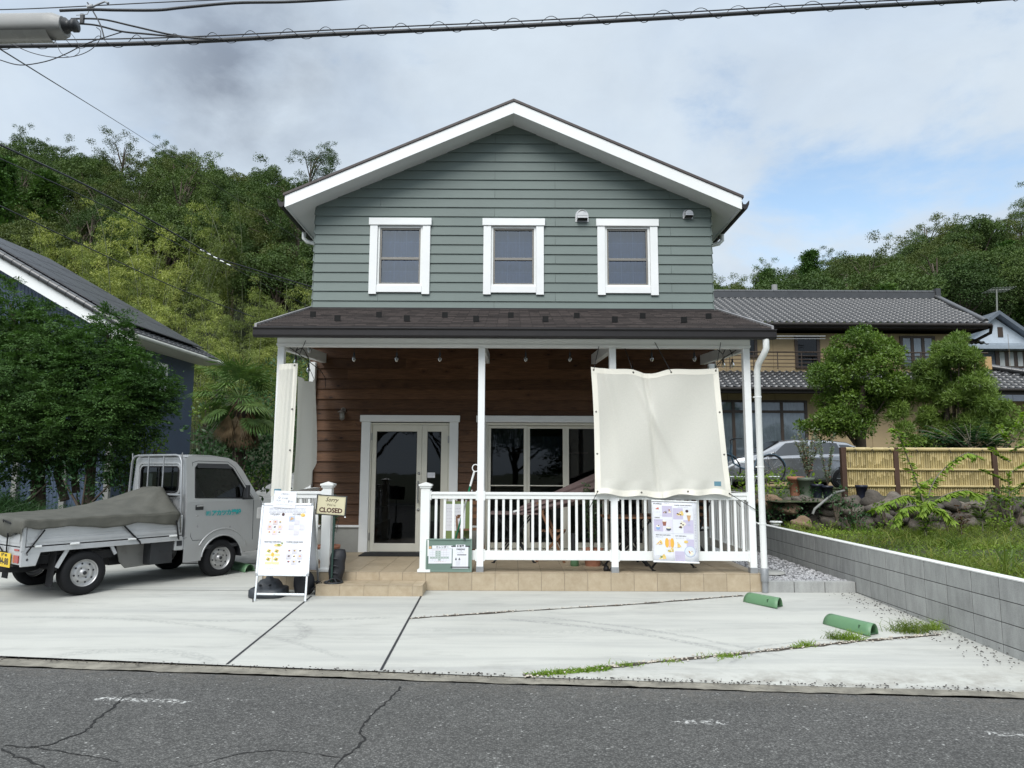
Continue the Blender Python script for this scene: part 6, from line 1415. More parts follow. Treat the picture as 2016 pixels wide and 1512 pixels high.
m = MB().mat(BLACKM); m.lathe([(0.0, 0.0), (0.035, 0.0), (0.04, 0.03), (0.03, 0.06), (0.012, 0.075), (0.012, 0.095)], (1.28, 9.72, DZ), 'z', 14); m.tube([(1.25, 9.72, DZ + 0.07), (1.10, 9.75, DZ + 0.30)], 0.003, 5); tag(m.build('oil_lantern'), 'small black lantern beside the foot of the middle right post', 'lantern')
WCH = pm('folding_chair_wood', (0.20, 0.095, 0.045), 0.55, var=0.2, vs=6)
def fold_chair(x, y, rz, label, m=WCH, group=None):
    o = thing('folding_chair', label, 'chair', (x, y, DZ), rz, group, local=True)
    for s in (-1, 1):
        MB().mat(m).bar((s * 0.19, -0.20, 0.0), (s * 0.19, 0.20, 0.86), 0.022, 0.035).build('leg', m, o); MB().mat(m).bar((s * 0.165, 0.22, 0.0), (s * 0.165, -0.17, 0.43), 0.022, 0.035).build('leg', m, o)
    b = MB().mat(m)
    for k in range(6): b.box(-0.18, 0.18, -0.19 + k * 0.062, -0.145 + k * 0.062, 0.435, 0.450)
    b.build('seat', m, o, 0.002); b = MB().mat(m)
    for k in range(3): z_ = 0.60 + k * 0.10; yy = -0.20 + 0.4 * z_ / 0.86; b.box(-0.18, 0.18, yy - 0.018, yy - 0.004, z_, z_ + 0.055)
    b.build('backrest', m, o, 0.002); MB().mat(m).bar((-0.18, 0.12, 0.12), (0.18, 0.12, 0.12), 0.02).build('stretcher', m, o); return o
GRC = 'folding chairs on the porch'
fold_chair(-0.62, 10.95, R(15), 'brown wooden folding chair beside the door, behind the left railing', WCH, GRC)
fold_chair(0.62, 10.75, R(80), 'brown wooden folding chair beside the terracotta pot behind the middle railing', WCH, GRC)
fold_chair(2.75, 11.0, R(-70), 'dark folding chair at the right end of the porch', BLACKM, GRC)
fold_chair(1.75, 10.9, R(70), 'dark folding chair behind the railing between the middle right post and the banner', BLACKM, GRC)
def bistro(x, y, label, cloth=None):
    o = thing('folding_table', label, 'table', (x, y, DZ), 0, 'folding tables on the porch', local=True)
    t_ = MB().mat(cloth or WCH); t_.box(-0.35, 0.35, -0.3, 0.3, 0.69, 0.71); t_.build('tabletop', None, o, 0.003)
    for s in (-1, 1):
        for a, b in (((-0.30, s * 0.26, 0), (0.28, s * 0.26, 0.69)), ((0.30, s * 0.23, 0), (-0.28, s * 0.23, 0.69))): l = MB().mat(BLACKM); l.bar(a, b, 0.016, 0.026); l.box(a[0] - 0.025, a[0] + 0.025, a[1] - 0.012, a[1] + 0.012, 0, 0.012); l.build('leg', BLACKM, o)
PINKC = pm('dusty_pink_cloth', (0.15, 0.105, 0.10), 0.85, var=0.1)
bistro(2.25, 10.30, 'folding table with crossed black legs behind the menu banner'); bistro(0.05, 10.75, 'folding table with crossed black legs behind the middle railing', PINKC)
bistro(1.62, 9.98, 'folding table with crossed black legs next to the middle right post')
# closed pink parasol lying over the table
pp = thing('parasol', 'folded dusty pink parasol leaning across the porch table', 'parasol', (0.7, 10.9, 0.9))
a0, a1 = V(0.12, 10.55, 0.98), V(1.75, 11.2, 1.52); MB().mat(WHITE).tube([tuple(a0 + (a0 - a1) * 0.05), tuple(a1 + (a1 - a0) * 0.2)], 0.018, 10).build('pole', WHITE, pp)
m = MB().mat(PINKC); ax = (a1 - a0).normalized(); sx2 = ax.cross(V(0, 0, 1)).normalized(); sz2 = sx2.cross(ax)
m.grid(lambda u_, v_: tuple(a0.lerp(a1, v_) + (sx2 * math.cos(2 * PI * u_) + sz2 * (math.sin(2 * PI * u_) - 0.35)) * (0.05 + 0.17 * v_ ** 1.1) * (1 + 0.25 * math.sin(8 * 2 * PI * u_))), 64, 12); m.build('canopy', PINKC, pp)
# green pastel standee behind the left railing
m = Card((-1.02, 10.9, DZ), (1, 0, 0), (0, 0.12, 1)); m.rect(0, 0, 0.42, 0.86, pm('olive_board', (0.16, 0.22, 0.07), 0.6), 0); m.rect(0.03, 0.42, 0.30, 0.40, PAPER, 1); m.lines(0.05, 0.75, 0.24, 6, 0.05, 0.006, FADED)
tag(m.mb.build('easel_board'), 'olive green board with a white sheet standing behind the left railing', 'display board')
# litter grabber leaning on the post
gp = thing('litter_picker', 'white and green reaching pole with a ring handle leaning on the left middle post', 'litter picker', (-0.6, 9.75, DZ))
T0 = at(934, 928, 9.74); B0 = at(893, 1075, 9.80); GRN = pm('green_tube', (0.01, 0.20, 0.10), 0.35)
def sg(a, b, m, r, nm): p, q_ = B0.lerp(T0, a), B0.lerp(T0, b); MB().mat(m).tube([tuple(p), tuple(q_)], r, 10).build(nm, m, gp)
sg(0.0, 0.40, GRN, 0.012, 'shaft'); sg(0.40, 0.62, WHITE, 0.013, 'shaft'); sg(0.62, 0.80, GRN, 0.013, 'shaft'); sg(0.80, 1.0, WHITE, 0.015, 'shaft')
rc = T0 + V(0.015, 0, 0.045); MB().mat(WHITE).tube([(rc.x + 0.043 * math.cos(a), rc.y, rc.z + 0.048 * math.sin(a)) for a in np.linspace(0, 2 * PI, 22)], 0.0075, 8, False).build('ring_handle', WHITE, gp)
MB().mat(STEEL).lathe([(0, 0.03), (0.008, 0.028), (0.011, 0.01), (0.011, 0)], (-0.52, 9.60, 1.271), 'z', 10).build('rail_stud', STEEL, gp)
# gravel-bed oddments
MB.M = Matrix.Identity(4)
m = MB().mat(FOUND); m.lathe([(0, 0.02), (0.22, 0.02), (0.225, 0.0)], (3.65, 10.3, 0.135), 'z', 26); tag(m.build('drain_cover'), 'round pale drain cover on the gravel beside the downpipe', 'drain cover')
m = MB().mat(WHITE); m.lathe([(0, 0.07), (0.10, 0.07), (0.11, 0.06), (0.11, 0.045), (0.085, 0.04), (0.085, 0)], (4.78, 13.0, 0.60), 'z', 20); tag(m.build('pipe_cap'), 'white round pipe cap behind the far end of the block wall', 'pipe cap')
m = MB().mat(BLACKP); m.box(3.12, 3.36, 11.0, 11.3, 0.14, 0.36); 

# ---------------------------------------------------------------- street lamp and overhead cables
LPH = pm('lamp_housing', (0.28, 0.28, 0.27), 0.45, var=0.08, dirt=0.15)
sl = thing('street_lamp', 'grey street lamp head reaching in at the top left corner', 'street lamp', (-3.2, 4.0, 4.15))
LY = 4.2; la, lb = at(-260, 58, LY), at(128, 52, LY)
def lampf(u_, v_):
    p = la.lerp(lb, v_); e = 1 - max(0, v_ - 0.96) / 0.04 * 0.22; a = 2 * PI * u_; c_, s_ = math.cos(a), math.sin(a)
    return (p.x, p.y + 0.08 * e * math.copysign(abs(c_) ** 0.6, c_), p.z - 0.010 + (0.076 * e) * (math.copysign(abs(s_) ** 0.7, s_)) * (1.0 if s_ > 0 else 0.72))
m = MB().mat(LPH); m.grid(lampf, 28, 24); m.poly([lampf(k / 28, 1.0) for k in range(28)]); m.build('housing', LPH, sl)
m = MB().mat(pm('lamp_diffuser', (0.36, 0.36, 0.34), 0.3)); m.grid(lambda u_, v_: (la.lerp(lb, 0.02 + 0.92 * v_).x, la.y + 0.07 * (u_ * 2 - 1), la.lerp(lb, v_).z - 0.066 - 0.03 * (1 - (u_ * 2 - 1) ** 2)), 8, 6); m.build('diffuser', None, sl)
m = MB().mat(BLACKP); e = lb; m.lathe([(0.050, 0.0), (0.048, 0.02), (0.034, 0.03), (0.034, 0.055), (0.040, 0.06), (0.040, 0.085), (0.0, 0.09)], (e.x - 0.01, e.y, e.z + 0.005), 'x', 16); m.build('photo_sensor', BLACKP, sl)
def cable(name, pts, r, label, m=BLACKP, par=None, sag=0.0, n=24, group=None, cat='cable'):
    P = [Vector(p) for p in pts]; out = []
    if len(P) == 2: out = [P[0].lerp(P[1], k / n) - V(0, 0, sag * 4 * (k / n) * (1 - k / n)) for k in range(n + 1)]
    else:
        for i in range(len(P) - 1):
            p0, p1, p2, p3 = P[max(i - 1, 0)], P[i], P[i + 1], P[min(i + 2, len(P) - 1)]
            for k in range(6):
                t = k / 6; out.append(0.5 * ((2 * p1) + (-p0 + p2) * t + (2 * p0 - 5 * p1 + 4 * p2 - p3) * t * t + (-p0 + 3 * p1 - 3 * p2 + p3) * t ** 3))
        out.append(P[-1])
    mb = MB().mat(m); mb.tube([tuple(p) for p in out], r, 7)
    if par is not None: return mb.build(name, m, par), out
    o = mb.build(name, m); tag(o, label, cat, group); return o, out
CY = 5.4; GC = 'overhead cables along the road'
main = [at(x, y, CY) for x, y in ((-200, 90), (0, 91), (200, 88), (400, 81), (620, 69), (800, 61), (1000, 52), (1300, 36), (1600, 18), (1950, -1), (2300, -25))]
cm = thing('telephone_cable', 'thick black overhead cable in a spiral hanger crossing the top of the picture', 'cable', main[5], group=GC)
cable('sheath', main, 0.017, '', par=cm)
mess = [at(x, y - 19 + 0.004 * max(0, 1000 - x) if x > 0 else y - 15, CY) for x, y in ((-200, 92), (0, 94), (200, 93), (400, 88), (620, 78), (800, 70), (1000, 62), (1300, 46), (1600, 28), (1950, 9), (2300, -15))]
cable('messenger_wire', mess, 0.0055, '', par=cm)
sp = []; Lx0, Lx1 = main[0].x, main[-1].x; n = 34 * 10
def on(line, x):
    for a, b in zip(line[:-1], line[1:]):
        if a.x <= x <= b.x: return a.lerp(b, (x - a.x) / (b.x - a.x))
    return line[-1]
nt_ = 34
for k in range(nt_ * 14):
    x = Lx0 + (Lx1 - Lx0) * k / (nt_ * 14 - 1); a = on(main, x); b = on(mess, x); c_ = (a + b) / 2; hh = (b.z - a.z) / 2 + 0.026; t = 2 * PI * k / 14
    sp.append((c_.x + 0.0, c_.y + 0.03 * math.cos(t), c_.z + hh * math.sin(t)))
MB().mat(BLACKM).tube(sp, 0.0028, 4).build('spiral_hanger', BLACKM, cm)
thin = [(0, 20), (300, 8), (640, -6)]
cable('overhead_wire', [at(x, y, 5.0) for x, y in ((-200, 24), (0, 19), (110, 15), (350, 3), (640, -8))], 0.004, 'thin black overhead wire above the street lamp', group=GC)
cable('overhead_wire', [at(x, y, 5.0) for x, y in ((118, 21), (180, 19), (230, 20), (310, 20), (360, 15), (460, 6), (560, 4), (640, 0), (760, -8))], 0.011, 'short black insulated cable running from the street lamp to the top edge', group=GC)
cable('overhead_wire', [at(x, y, 5.1) for x, y in ((140, 37), (200, 38), (260, 51), (330, 67), (380, 74), (430, 77))], 0.007, 'upper black feed wire leaving the street lamp and joining the thick cable', group=GC)
cable('overhead_wire', [at(x, y, 5.1) for x, y in ((130, 46), (185, 49), (240, 62), (290, 67), (345, 72), (420, 78))], 0.007, 'lower black feed wire leaving the street lamp and joining the thick cable', group=GC)
cable('looped_wire', [at(x, y, 5.1) for x, y in ((0, 118), (40, 128), (90, 121), (130, 106), (165, 88), (196, 77), (240, 63))], 0.004, 'thin black wire looping below the thick cable at the left edge', group=GC)
cable('looped_wire', [at(x, y, 5.1) for x, y in ((5, 78), (60, 103), (110, 113), (150, 110), (180, 97), (196, 78), (198, 62), (190, 54))], 0.003, 'thin looped wire hanging under the street lamp sensor', group=GC)
cable('looped_wire', [at(x, y, 5.1) for x, y in ((130, 56), (147, 75), (157, 100), (140, 112), (120, 104), (108, 80), (90, 72))], 0.002, 'finest wire loop under the street lamp head', group=GC)
cable('looped_wire', [at(x, y, 5.0) for x, y in ((172, 5), (183, 22), (198, 50), (205, 75))], 0.005, 'short steep black tie wire beside the street lamp', group=GC)
cl_ = thing('cable_clamp', 'small metal cable clamp on the thin wire right of the street lamp', 'cable clamp', at(180, 15, 5.0)); m = MB().mat(GREYM); p = at(178, 15, 5.0); m.tube([tuple(p - V(0.02, 0, 0)), tuple(p + V(0.02, 0, 0.01))], 0.018, 8); m.tube([tuple(p), tuple(at(196, 7, 5.0)), tuple(at(207, 3, 5.0)), tuple(at(213, 7, 5.0))], [0.008, 0.007, 0.006, 0.012], 6); m.tube([tuple(p), tuple(at(172, 28, 5.0)), tuple(at(150, 30, 5.0))], 0.003, 5); m.build('clamp', GREYM, cl_)
m = MB().mat(BLACKP); m.box(*[f for q_ in ((at(161, 30, 5.1).x, at(166, 48, 5.1).x), (5.08, 5.10), (at(163, 48, 5.1).z, at(163, 30, 5.1).z)) for f in q_]); m.build('spacer', BLACKP, cl_)
GL = 'service lines running back to the hillside'
cable('service_line', [at(-30, 78, 5.0), at(-20, 84, 5.1), at(310, 290, 20), at(618, 490, 24.0)], 0.006, 'thin service wire running down from the lamp corner across the sky', group=GL)
cable('service_line', [at(-60, 262, 10), at(0, 285, 11), at(215, 388, 14.5), at(400, 492, 18), at(440, 512, 19), at(618, 566, 22)], 0.018, 'thick service line over the left hillside, the upper of the pair', group=GL)
cable('service_line', [at(-60, 285, 10.2), at(0, 312, 11.2), at(215, 410, 14.7), at(380, 496, 18), at(440, 518, 19), at(618, 572, 22)], 0.009, 'thinner line hanging just below the thick service line on the left', group=GL)
cable('service_line', [at(-60, 378, 12), at(0, 405, 13), at(200, 500, 16), at(360, 572, 19), at(500, 624, 22)], 0.012, 'lower black line crossing the bamboo on the left hillside', group=GL)
cable('service_line', [at(420, 505, 18.5), at(520, 560, 22), at(618, 608, 24)], 0.006, 'thin wire branching from the white clips down to the porch roof', group=GL)
m = MB().mat(WHITE)
for k in range(5): p = at(398 + k * 13, 493 + k * 7, 18 + k * 0.2); m.tube([tuple(p - V(0.05, 0, -0.02)), tuple(p + V(0.05, 0, -0.02))], 0.016, 6)
tag(m.build('cable_clip'), 'row of white clips on the thick service line on the left', 'cable clips')
# ---------------------------------------------------------------- neighbours
TANW = pm('tan_render', (0.36, 0.27, 0.155), 0.85, var=0.06, bump=0.1); TANL = pm('panel_joint', (0.16, 0.11, 0.06), 0.8)
BRF = pm('brown_window_frame', (0.055, 0.038, 0.028), 0.45, 0.2); WOODD = pm('dark_eave_wood', (0.020, 0.016, 0.014), 0.8)
def kawara():
    t = new_mat('grey_clay_tile'); rnd = t.node('ShaderNodeNewGeometry').outputs['Random Per Island']
    f = t.ramp(t.noise(t.co, 2.5, 4), 0.3, 0.7, 0.8, 1.2); t.put(t.b.inputs['Base Color'], t.mix(1.0, (0.040, 0.040, 0.042, 1), t.comb(f, f, f), 'MULTIPLY')); t.b.inputs['Roughness'].default_value = 0.30; t.b.inputs['Specular IOR Level'].default_value = 0.8; return t.m
KAW = kawara()
def tiled(mb, A, B, Cc, D, tw=0.27, th=0.235, hipL=0.0, hipR=0.0):
    """tiled slope: A,B eave left/right; C,D ridge right/left; wavy overlapping rows"""
    A, B, Cc, D = map(Vector, (A, B, Cc, D)); nr = max(2, round(((D + Cc) / 2 - (A + B) / 2).length / th)); n = (B - A).cross(D - A).normalized(); ex = (B - A).normalized()
    for r_ in range(nr):
        t0, t1 = r_ / nr, (r_ + 1) / nr; L0, R0, L1, R1 = A.lerp(D, t0), B.lerp(Cc, t0), A.lerp(D, t1), B.lerp(Cc, t1)
        a0, b0 = max((L0 - A).dot(ex), 0), (R0 - A).dot(ex); a1, b1 = (L1 - A).dot(ex), (R1 - A).dot(ex); lo, hi = max(a0, a1), min(b0, b1)
        k0, k1 = math.ceil(lo / tw), math.floor(hi / tw); vs = []; o0 = (D - A); o0 = o0 - ex * o0.dot(ex)
        xs_ = []
        for k in range(k0, k1): xs_ += [(k + q_) * tw for q_ in (0, 0.15, 0.35, 0.6, 0.8, 0.999)]
        pr_ = {0: 0.045, 1: 0.030, 2: -0.004, 3: -0.012, 4: 0.006, 5: 0.040}
        for j, x in enumerate(xs_):
            h = pr_[j % 6]; base = A + ex * x
            vs += [base + o0 * t0 + n * (h + 0.026), base + o0 * (t1 + 0.1 / nr) + n * (h + 0.002), base + o0 * t0 + n * (h - 0.02)]
        m = len(xs_); mb.add(vs, [(3 * i, 3 * i + 3, 3 * i + 4, 3 * i + 1) for i in range(m - 1)] + [(3 * i + 2, 3 * i + 5, 3 * i + 3, 3 * i) for i in range(m - 1)], True)
def ridge(mb, a, b, r, h=0.0, seg=0.3):
    a, b = Vector(a), Vector(b); L = (b - a).length; n = max(1, int(L / seg))
    for k in range(n):
        p, q_ = a.lerp(b, k / n), a.lerp(b, (k + 0.97) / n); mb.tube([tuple(p), tuple(q_)], [r * 1.06, r], 8)
jh = thing('tiled_house', 'two storey tan house with grey tiled hipped roofs standing behind the parked car and trees', 'house', (12, 27, 1.0))
JY = 27.0
er = at(1950, 636, 26.1); el_ = at(1250, 636, 26.1); rr2 = at(1842, 588, 30.0); rl2 = at(1250, 588, 30.0)
zE, zR = er.z, rr2.z
m = MB().mat(KAW); tiled(m, (el_.x, 26.1, zE), (er.x, 26.1, zE), (rr2.x, 30.0, zR), (el_.x, 30.0, zR))
tiled(m, (er.x, 26.1, zE), (er.x, 34.0, zE), (rr2.x, 30.0, zR), (rr2.x, 30.0, zR)); m.build('upper_roof', KAW, jh)
m = MB().mat(KAW); m.box(el_.x, rr2.x, 29.9, 30.1, zR - 0.02, zR + 0.24); ridge(m, (el_.x, 30, zR + 0.27), (rr2.x, 30, zR + 0.27), 0.085); ridge(m, (rr2.x, 30, zR + 0.10), (er.x - 0.1, 26.2, zE + 0.10), 0.10); m.box(rr2.x - 0.05, rr2.x + 0.15, 29.85, 30.15, zR, zR + 0.42); m.build('ridge_tile', KAW, jh)
wr_ = at(1908, 700, JY).x; wl2 = el_.x; zW = zE - 0.25
m = MB().mat(WOODD); m.box(wl2, er.x, 26.15, 26.2, zE - 0.20, zE - 0.02); m.box(wl2, er.x - 0.05, 26.2, 33.9, zE - 0.12, zE - 0.06); m.box(er.x - 0.06, er.x, 26.15, 34, zE - 0.20, zE - 0.02); m.tube([(wl2, 26.05, zE - 0.08), (er.x, 26.05, zE - 0.08)], 0.06, 8); m.build('eave', WOODD, jh)
m = MB().mat(TANW); m.box(wl2, wr_, JY, 33, 1.0, zW); m.box(wr_, 24, JY + 0.4, 33, 1.0, 4.3)
m.mat(TANL); 
for z_ in (zW - 0.9, zW - 1.8): m.box(wl2, wr_ + 0.002, JY - 0.004, JY, z_, z_ + 0.015)
for k in range(12): x_ = wl2 + 1.82 * k; m.box(x_, x_ + 0.012, JY - 0.004, JY, 1.0, zW)
for z_ in (1.9, 2.8, 3.7): m.box(wr_, 24, JY + 0.396, JY + 0.4, z_, z_ + 0.015)
m.build('wall', TANW, jh)
zl0, zl1 = at(1500, 762, 25.7).z, at(1500, 726, 27.0).z
m = MB().mat(KAW); tiled(m, (wl2, 25.7, zl0), (26, 25.7, zl0), (26, 27.4, zl1 + 0.1), (wl2, 27.4, zl1 + 0.1)); ridge(m, at(1950, 722, 27.2), at(2100, 745, 26.0), 0.10); m.build('lower_roof', KAW, jh)
m = MB().mat(WOODD); m.box(wl2, 26, 25.75, 25.8, zl0 - 0.2, zl0 - 0.02); m.box(wl2, 26, 25.8, 27, zl0 - 0.1, zl0 - 0.05); m.tube([(wl2, 25.66, zl0 - 0.06), (26, 25.66, zl0 - 0.06)], 0.055, 8); m.build('lower_eave', WOODD, jh)
CURL = pm('pale_curtain', (0.36, 0.38, 0.38), 0.9, var=0.15)
def jwin(x0, y0, x1, y1, div, Y=JY, trans=None, curt=True):
    a, b = at(x0, y0, Y), at(x1, y1, Y); xa, xb, za, zb = a.x, b.x, b.z, a.z; f = MB().mat(BRF); t_ = 0.055
    f.box(xa - 0.06, xb + 0.06, Y - 0.06, Y - 0.01, zb, zb + 0.08); f.box(xa - 0.06, xb + 0.06, Y - 0.08, Y - 0.01, za - 0.08, za)
    for k in range(div + 1): xx = xa + (xb - xa) * k / div; f.box(xx - t_, xx + t_, Y - 0.055, Y - 0.012, za, zb)
    if trans: zt = at(x0, trans, Y).z; f.box(xa, xb, Y - 0.05, Y - 0.013, zt - 0.05, zt + 0.05)
    fo_ = f.build('window', BRF, jh); MB().mat(GLASSD if not curt else GLASS).poly([(xa, Y - 0.03, za), (xb, Y - 0.03, za), (xb, Y - 0.03, zb), (xa, Y - 0.03, zb)]).build('pane', GLASS, fo_)
    c = MB().mat(CURL if curt else DARKIN); n = int((xb - xa) * 60); c.grid(lambda u_, v_: (xa + (xb - xa) * u_, Y - 0.012 - 0.008 * math.sin(u_ * (xb - xa) * 45), za + (zb - za) * v_), n, 1); c.build('curtain', None, fo_)
jwin(1395, 792, 1590, 905, 4, trans=810); jwin(1566, 665, 1612, 722, 1, curt=False); jwin(1773, 666, 1840, 722, 3); jwin(1470, 668, 1488, 700, 1, curt=False)
m = MB().mat(BRF)
for zz in (0, 0.14, 0.28, 0.42, 0.56): z_ = at(1500, 722, 26.4).z + zz; m.tube([(wl2, 26.4, z_), (at(1945, 700, 26.4).x, 26.4, z_)], 0.016 if zz < 0.5 else 0.03, 5)
x_ = wl2
while x_ < at(1945, 700, 26.4).x: m.tube([(x_, 26.4, zl1 - 0.1), (x_, 26.4, at(1500, 722, 26.4).z + 0.56)], 0.02, 5); x_ += 0.9
m.build('balcony_rail', BRF, jh)
m = MB().mat(pm('balcony_panel', (0.42, 0.27, 0.12), 0.6)); a, b = at(1935, 703, 26.4), at(1950, 728, 26.4); m.box(a.x, b.x, 26.3, 27.3, b.z, a.z); m.build('balcony_post', None, jh)
m = MB().mat(STEEL); m.tube([tuple(at(1526, 662, 26.0)), tuple(at(1625, 662, 26.0))], 0.022, 6); m.tube([tuple(at(1526, 667, 26.0)), tuple(at(1625, 667, 26.0))], 0.014, 6); m.build('laundry_pole', STEEL, jh)
m = MB().mat(KAW); a = at(1915, 662, 26.8); tiled(m, (wr_, 26.7, a.z - 0.1), (wr_ + 0.9, 27.0, a.z - 0.35), (wr_ + 0.5, 28.2, a.z + 0.1), (wr_, 28.2, a.z + 0.1)); m.build('side_canopy', KAW, jh)
m = MB().mat(WOODD); m.tube([tuple(at(1952, 640, 26.1)), tuple(at(1950, 655, 26.3)), tuple(at(1925, 668, 27)), tuple(at(1912, 676, 27))], 0.06, 7); m.build('rain_pipe', WOODD, jh)

# pale gabled house, far right
PALEW = pm('pale_blue_render', (0.42, 0.47, 0.52), 0.8, var=0.08); SLATE = pm('blue_grey_roof', (0.12, 0.14, 0.165), 0.4, 0.2)
ph = thing('gabled_house', 'pale blue gabled house with a slate blue lower wall beyond the tiled house', 'house', (28, 42, 1))
PY = 41.0; pk = at(1957, 622, PY); e1_, e2_ = at(1880, 668, PY), at(2090, 706, PY)
sl2 = (pk.z - at(2016, 663, PY).z) / (at(2016, 663, PY).x - pk.x); hw = 5.2
m = MB().mat(PALEW); zb = at(1950, 682, PY).z; m.prism([(pk.x - hw, PY, pk.z - hw * sl2), (pk.x - hw, PY, zb - 1), (pk.x + hw, PY, zb - 1), (pk.x + hw, PY, pk.z - hw * sl2), (pk.x, PY, pk.z - 0.1)], (0, 8, 0)); m.build('upper_wall', PALEW, ph)
m = MB().mat(SLATE)
for s in (-1, 1): m.prism([(pk.x, PY - 0.5, pk.z), (pk.x + s * (hw + 0.6), PY - 0.5, pk.z - (hw + 0.6) * sl2), (pk.x + s * (hw + 0.6), PY - 0.5, pk.z - (hw + 0.6) * sl2 + 0.22), (pk.x, PY - 0.5, pk.z + 0.22)][::s], (0, 9, 0))
m.build('roof', SLATE, ph)
m = MB().mat(pm('metal_band', (0.34, 0.38, 0.42), 0.35, 0.5)); z_ = at(1950, 690, PY).z; m.box(pk.x - hw - 1, pk.x + hw + 4, PY - 1.3, PY + 1, z_ - 0.12, z_ + 0.08); m.box(pk.x - hw - 1, pk.x + hw + 4, PY - 1.1, PY + 1, z_ + 0.1, z_ + 0.24); m.build('eave_band', None, ph)
m = MB().mat(pm('dark_blue_wall', (0.09, 0.105, 0.13), 0.7)); m.box(pk.x - hw, pk.x + hw + 3, PY - 0.5, PY + 7.5, 0.5, z_ - 0.15); m.build('lower_wall', None, ph)
a, b = at(1950, 696, PY), at(2040, 724, PY)
m = MB().mat(BRF); m.box(a.x - .1, b.x, PY - 0.56, PY - 0.5, b.z - 0.1, a.z + 0.1); wo_ = m.build('window', BRF, ph)
m = MB().mat(CURL)
for k in range(5): x0 = a.x + (b.x - a.x) * k / 5; m.box(x0 + 0.12, x0 + (b.x - a.x) / 5 - 0.12, PY - 0.58, PY - 0.565, b.z, a.z)
m.build('pane', CURL, wo_)
m = MB().mat(BRF); p = at(1969, 654, PY); m.box(p.x - 0.15, p.x + 0.15, PY - 0.03, PY - 0.002, p.z - 0.3, p.z + 0.3); m.build('gable_vent', BRF, ph)
ANT = pm('antenna_metal', (0.22, 0.23, 0.20), 0.5, 0.6)
an = thing('tv_antenna', 'rusty roof antenna on the ridge of the pale gabled house', 'antenna', at(1963, 628, PY)); m = MB().mat(ANT); m.tube([tuple(at(1963, 628, PY)), tuple(at(1962, 570, PY))], 0.05, 6); m.build('mast', ANT, an); m = MB().mat(ANT); q_ = at(1945, 572, PY); q2 = at(1988, 570, PY); m.tube([tuple(q_), tuple(q2)], 0.04, 5)
for k in range(8): p = q_.lerp(q2, k / 7); m.tube([tuple(p + V(-0.1, -0.7, 0)), tuple(p + V(0.1, 0.7, 0.0))], 0.02, 4)
m.build('yagi', ANT, an)
CPOLE = pm('concrete_pole', (0.30, 0.30, 0.29), 0.9); m = MB().mat(CPOLE); p = at(1526, 600, 40); m.tube([(p.x, 40, 1), (p.x, 40, at(1526, 561, 40).z)], [0.22, 0.16], 10); up_ = tag(m.build('utility_pole'), 'grey utility pole top showing above the tiled roof', 'utility pole')

# blue house on the left
def corrug():
    t = new_mat('blue_corrugated_wall'); x, y, z = t.sep(t.co)
    f = t.ramp(t.noise(t.co, 1.2, 4), 0.3, 0.7, 0.9, 1.1); t.put(t.b.inputs['Base Color'], t.mix(1.0, (0.050, 0.072, 0.115, 1), t.comb(f, f, f), 'MULTIPLY')); t.b.inputs['Roughness'].default_value = 0.5; return t.m
BLUEW = corrug()
bh_ = thing('blue_house', 'dark blue corrugated house with a tiled roof and solar panels behind the cypress trees', 'house', (-13, 20, 0.2))
A = at(262, 657, 19.0); Bf = at(437, 714, 24.2); zA = (A.z + Bf.z) / 2
A = V(A.x, 19.0, zA); 
for it_ in range(3): Bf = at(437, 714, 24.2); 
Bf = V(Bf.x, 24.2, zA)
dE = (Bf - A).normalized(); dG = V(-dE.y, dE.x, 0)                   # towards the gable side
pitch = 0.56; GW = 6.5
Rn = A + dG * GW + V(0, 0, GW * pitch); Rf = Bf + dG * GW + V(0, 0, GW * pitch)
m = MB().mat(KAW); tiled(m, A, Bf, Rf, Rn, 0.27, 0.30); A2 = A + dG * 2 * GW; B2 = Bf + dG * 2 * GW; tiled(m, B2, A2, Rn, Rf, 0.27, 0.30); m.build('roof', KAW, bh_)
rk = MB().mat(KAW); ridge(rk, A + V(0, 0, 0.06) - dE * 0.05, Rn + V(0, 0, 0.06) - dE * 0.05, 0.10, 0, 0.30); rk.build('rake_tile', KAW, bh_)
m = MB().mat(WHITE); o1 = -dE * 0.02
m.prism([A + o1 - V(0, 0, 0.06), Rn + o1 - V(0, 0, 0.06), Rn + o1 - V(0, 0, 0.38), A + o1 - V(0, 0, 0.38)], dE * 0.05); m.prism([A2 + o1 - V(0, 0, 0.06), Rn + o1 - V(0, 0, 0.061), Rn + o1 - V(0, 0, 0.381), A2 + o1 - V(0, 0, 0.38)], dE * 0.049); m.build('barge_board', pm('cream_board', (0.62, 0.62, 0.58), 0.6), bh_)
m = MB().mat(CREAM); m.prism([A - V(0, 0, 0.05), A - V(0, 0, 0.10), A + dG * 0.7 - V(0, 0, 0.12), A + dG * 0.7 - V(0, 0, 0.06)], Bf - A)
m.build('soffit', CREAM, bh_)
m = MB().mat(pm('cream_gutter', (0.50, 0.50, 0.44), 0.5)); m.tube([tuple(A - dG * 0.06 - V(0, 0, 0.05)), tuple(Bf - dG * 0.06 - V(0, 0, 0.05))], 0.065, 8); m.build('gutter', None, bh_)
W0 = A + dG * 0.7 + dE * 0.5; W1 = Bf + dG * 0.7 - dE * 0.5
m = MB().mat(BLUEW); n = 90
def cw(p0, p1, z0, z1f, nrm, per=0.11):
    L = (p1 - p0).length; k = int(L / per * 4)
    vs = []
    for i in range(k + 1):
        q_ = p0.lerp(p1, i / k); off = nrm * (0.018 if i % 4 in (1, 2) else 0.0); a = q_ + off; vs += [(a.x, a.y, z0), (a.x, a.y, z1f(i / k))]
    m.add(vs, [(2 * i, 2 * i + 2, 2 * i + 3, 2 * i + 1) for i in range(k)], False)
G1 = W0 + dG * 9.0
HG = 2 * GW - 1.4; G1 = W0 + dG * HG
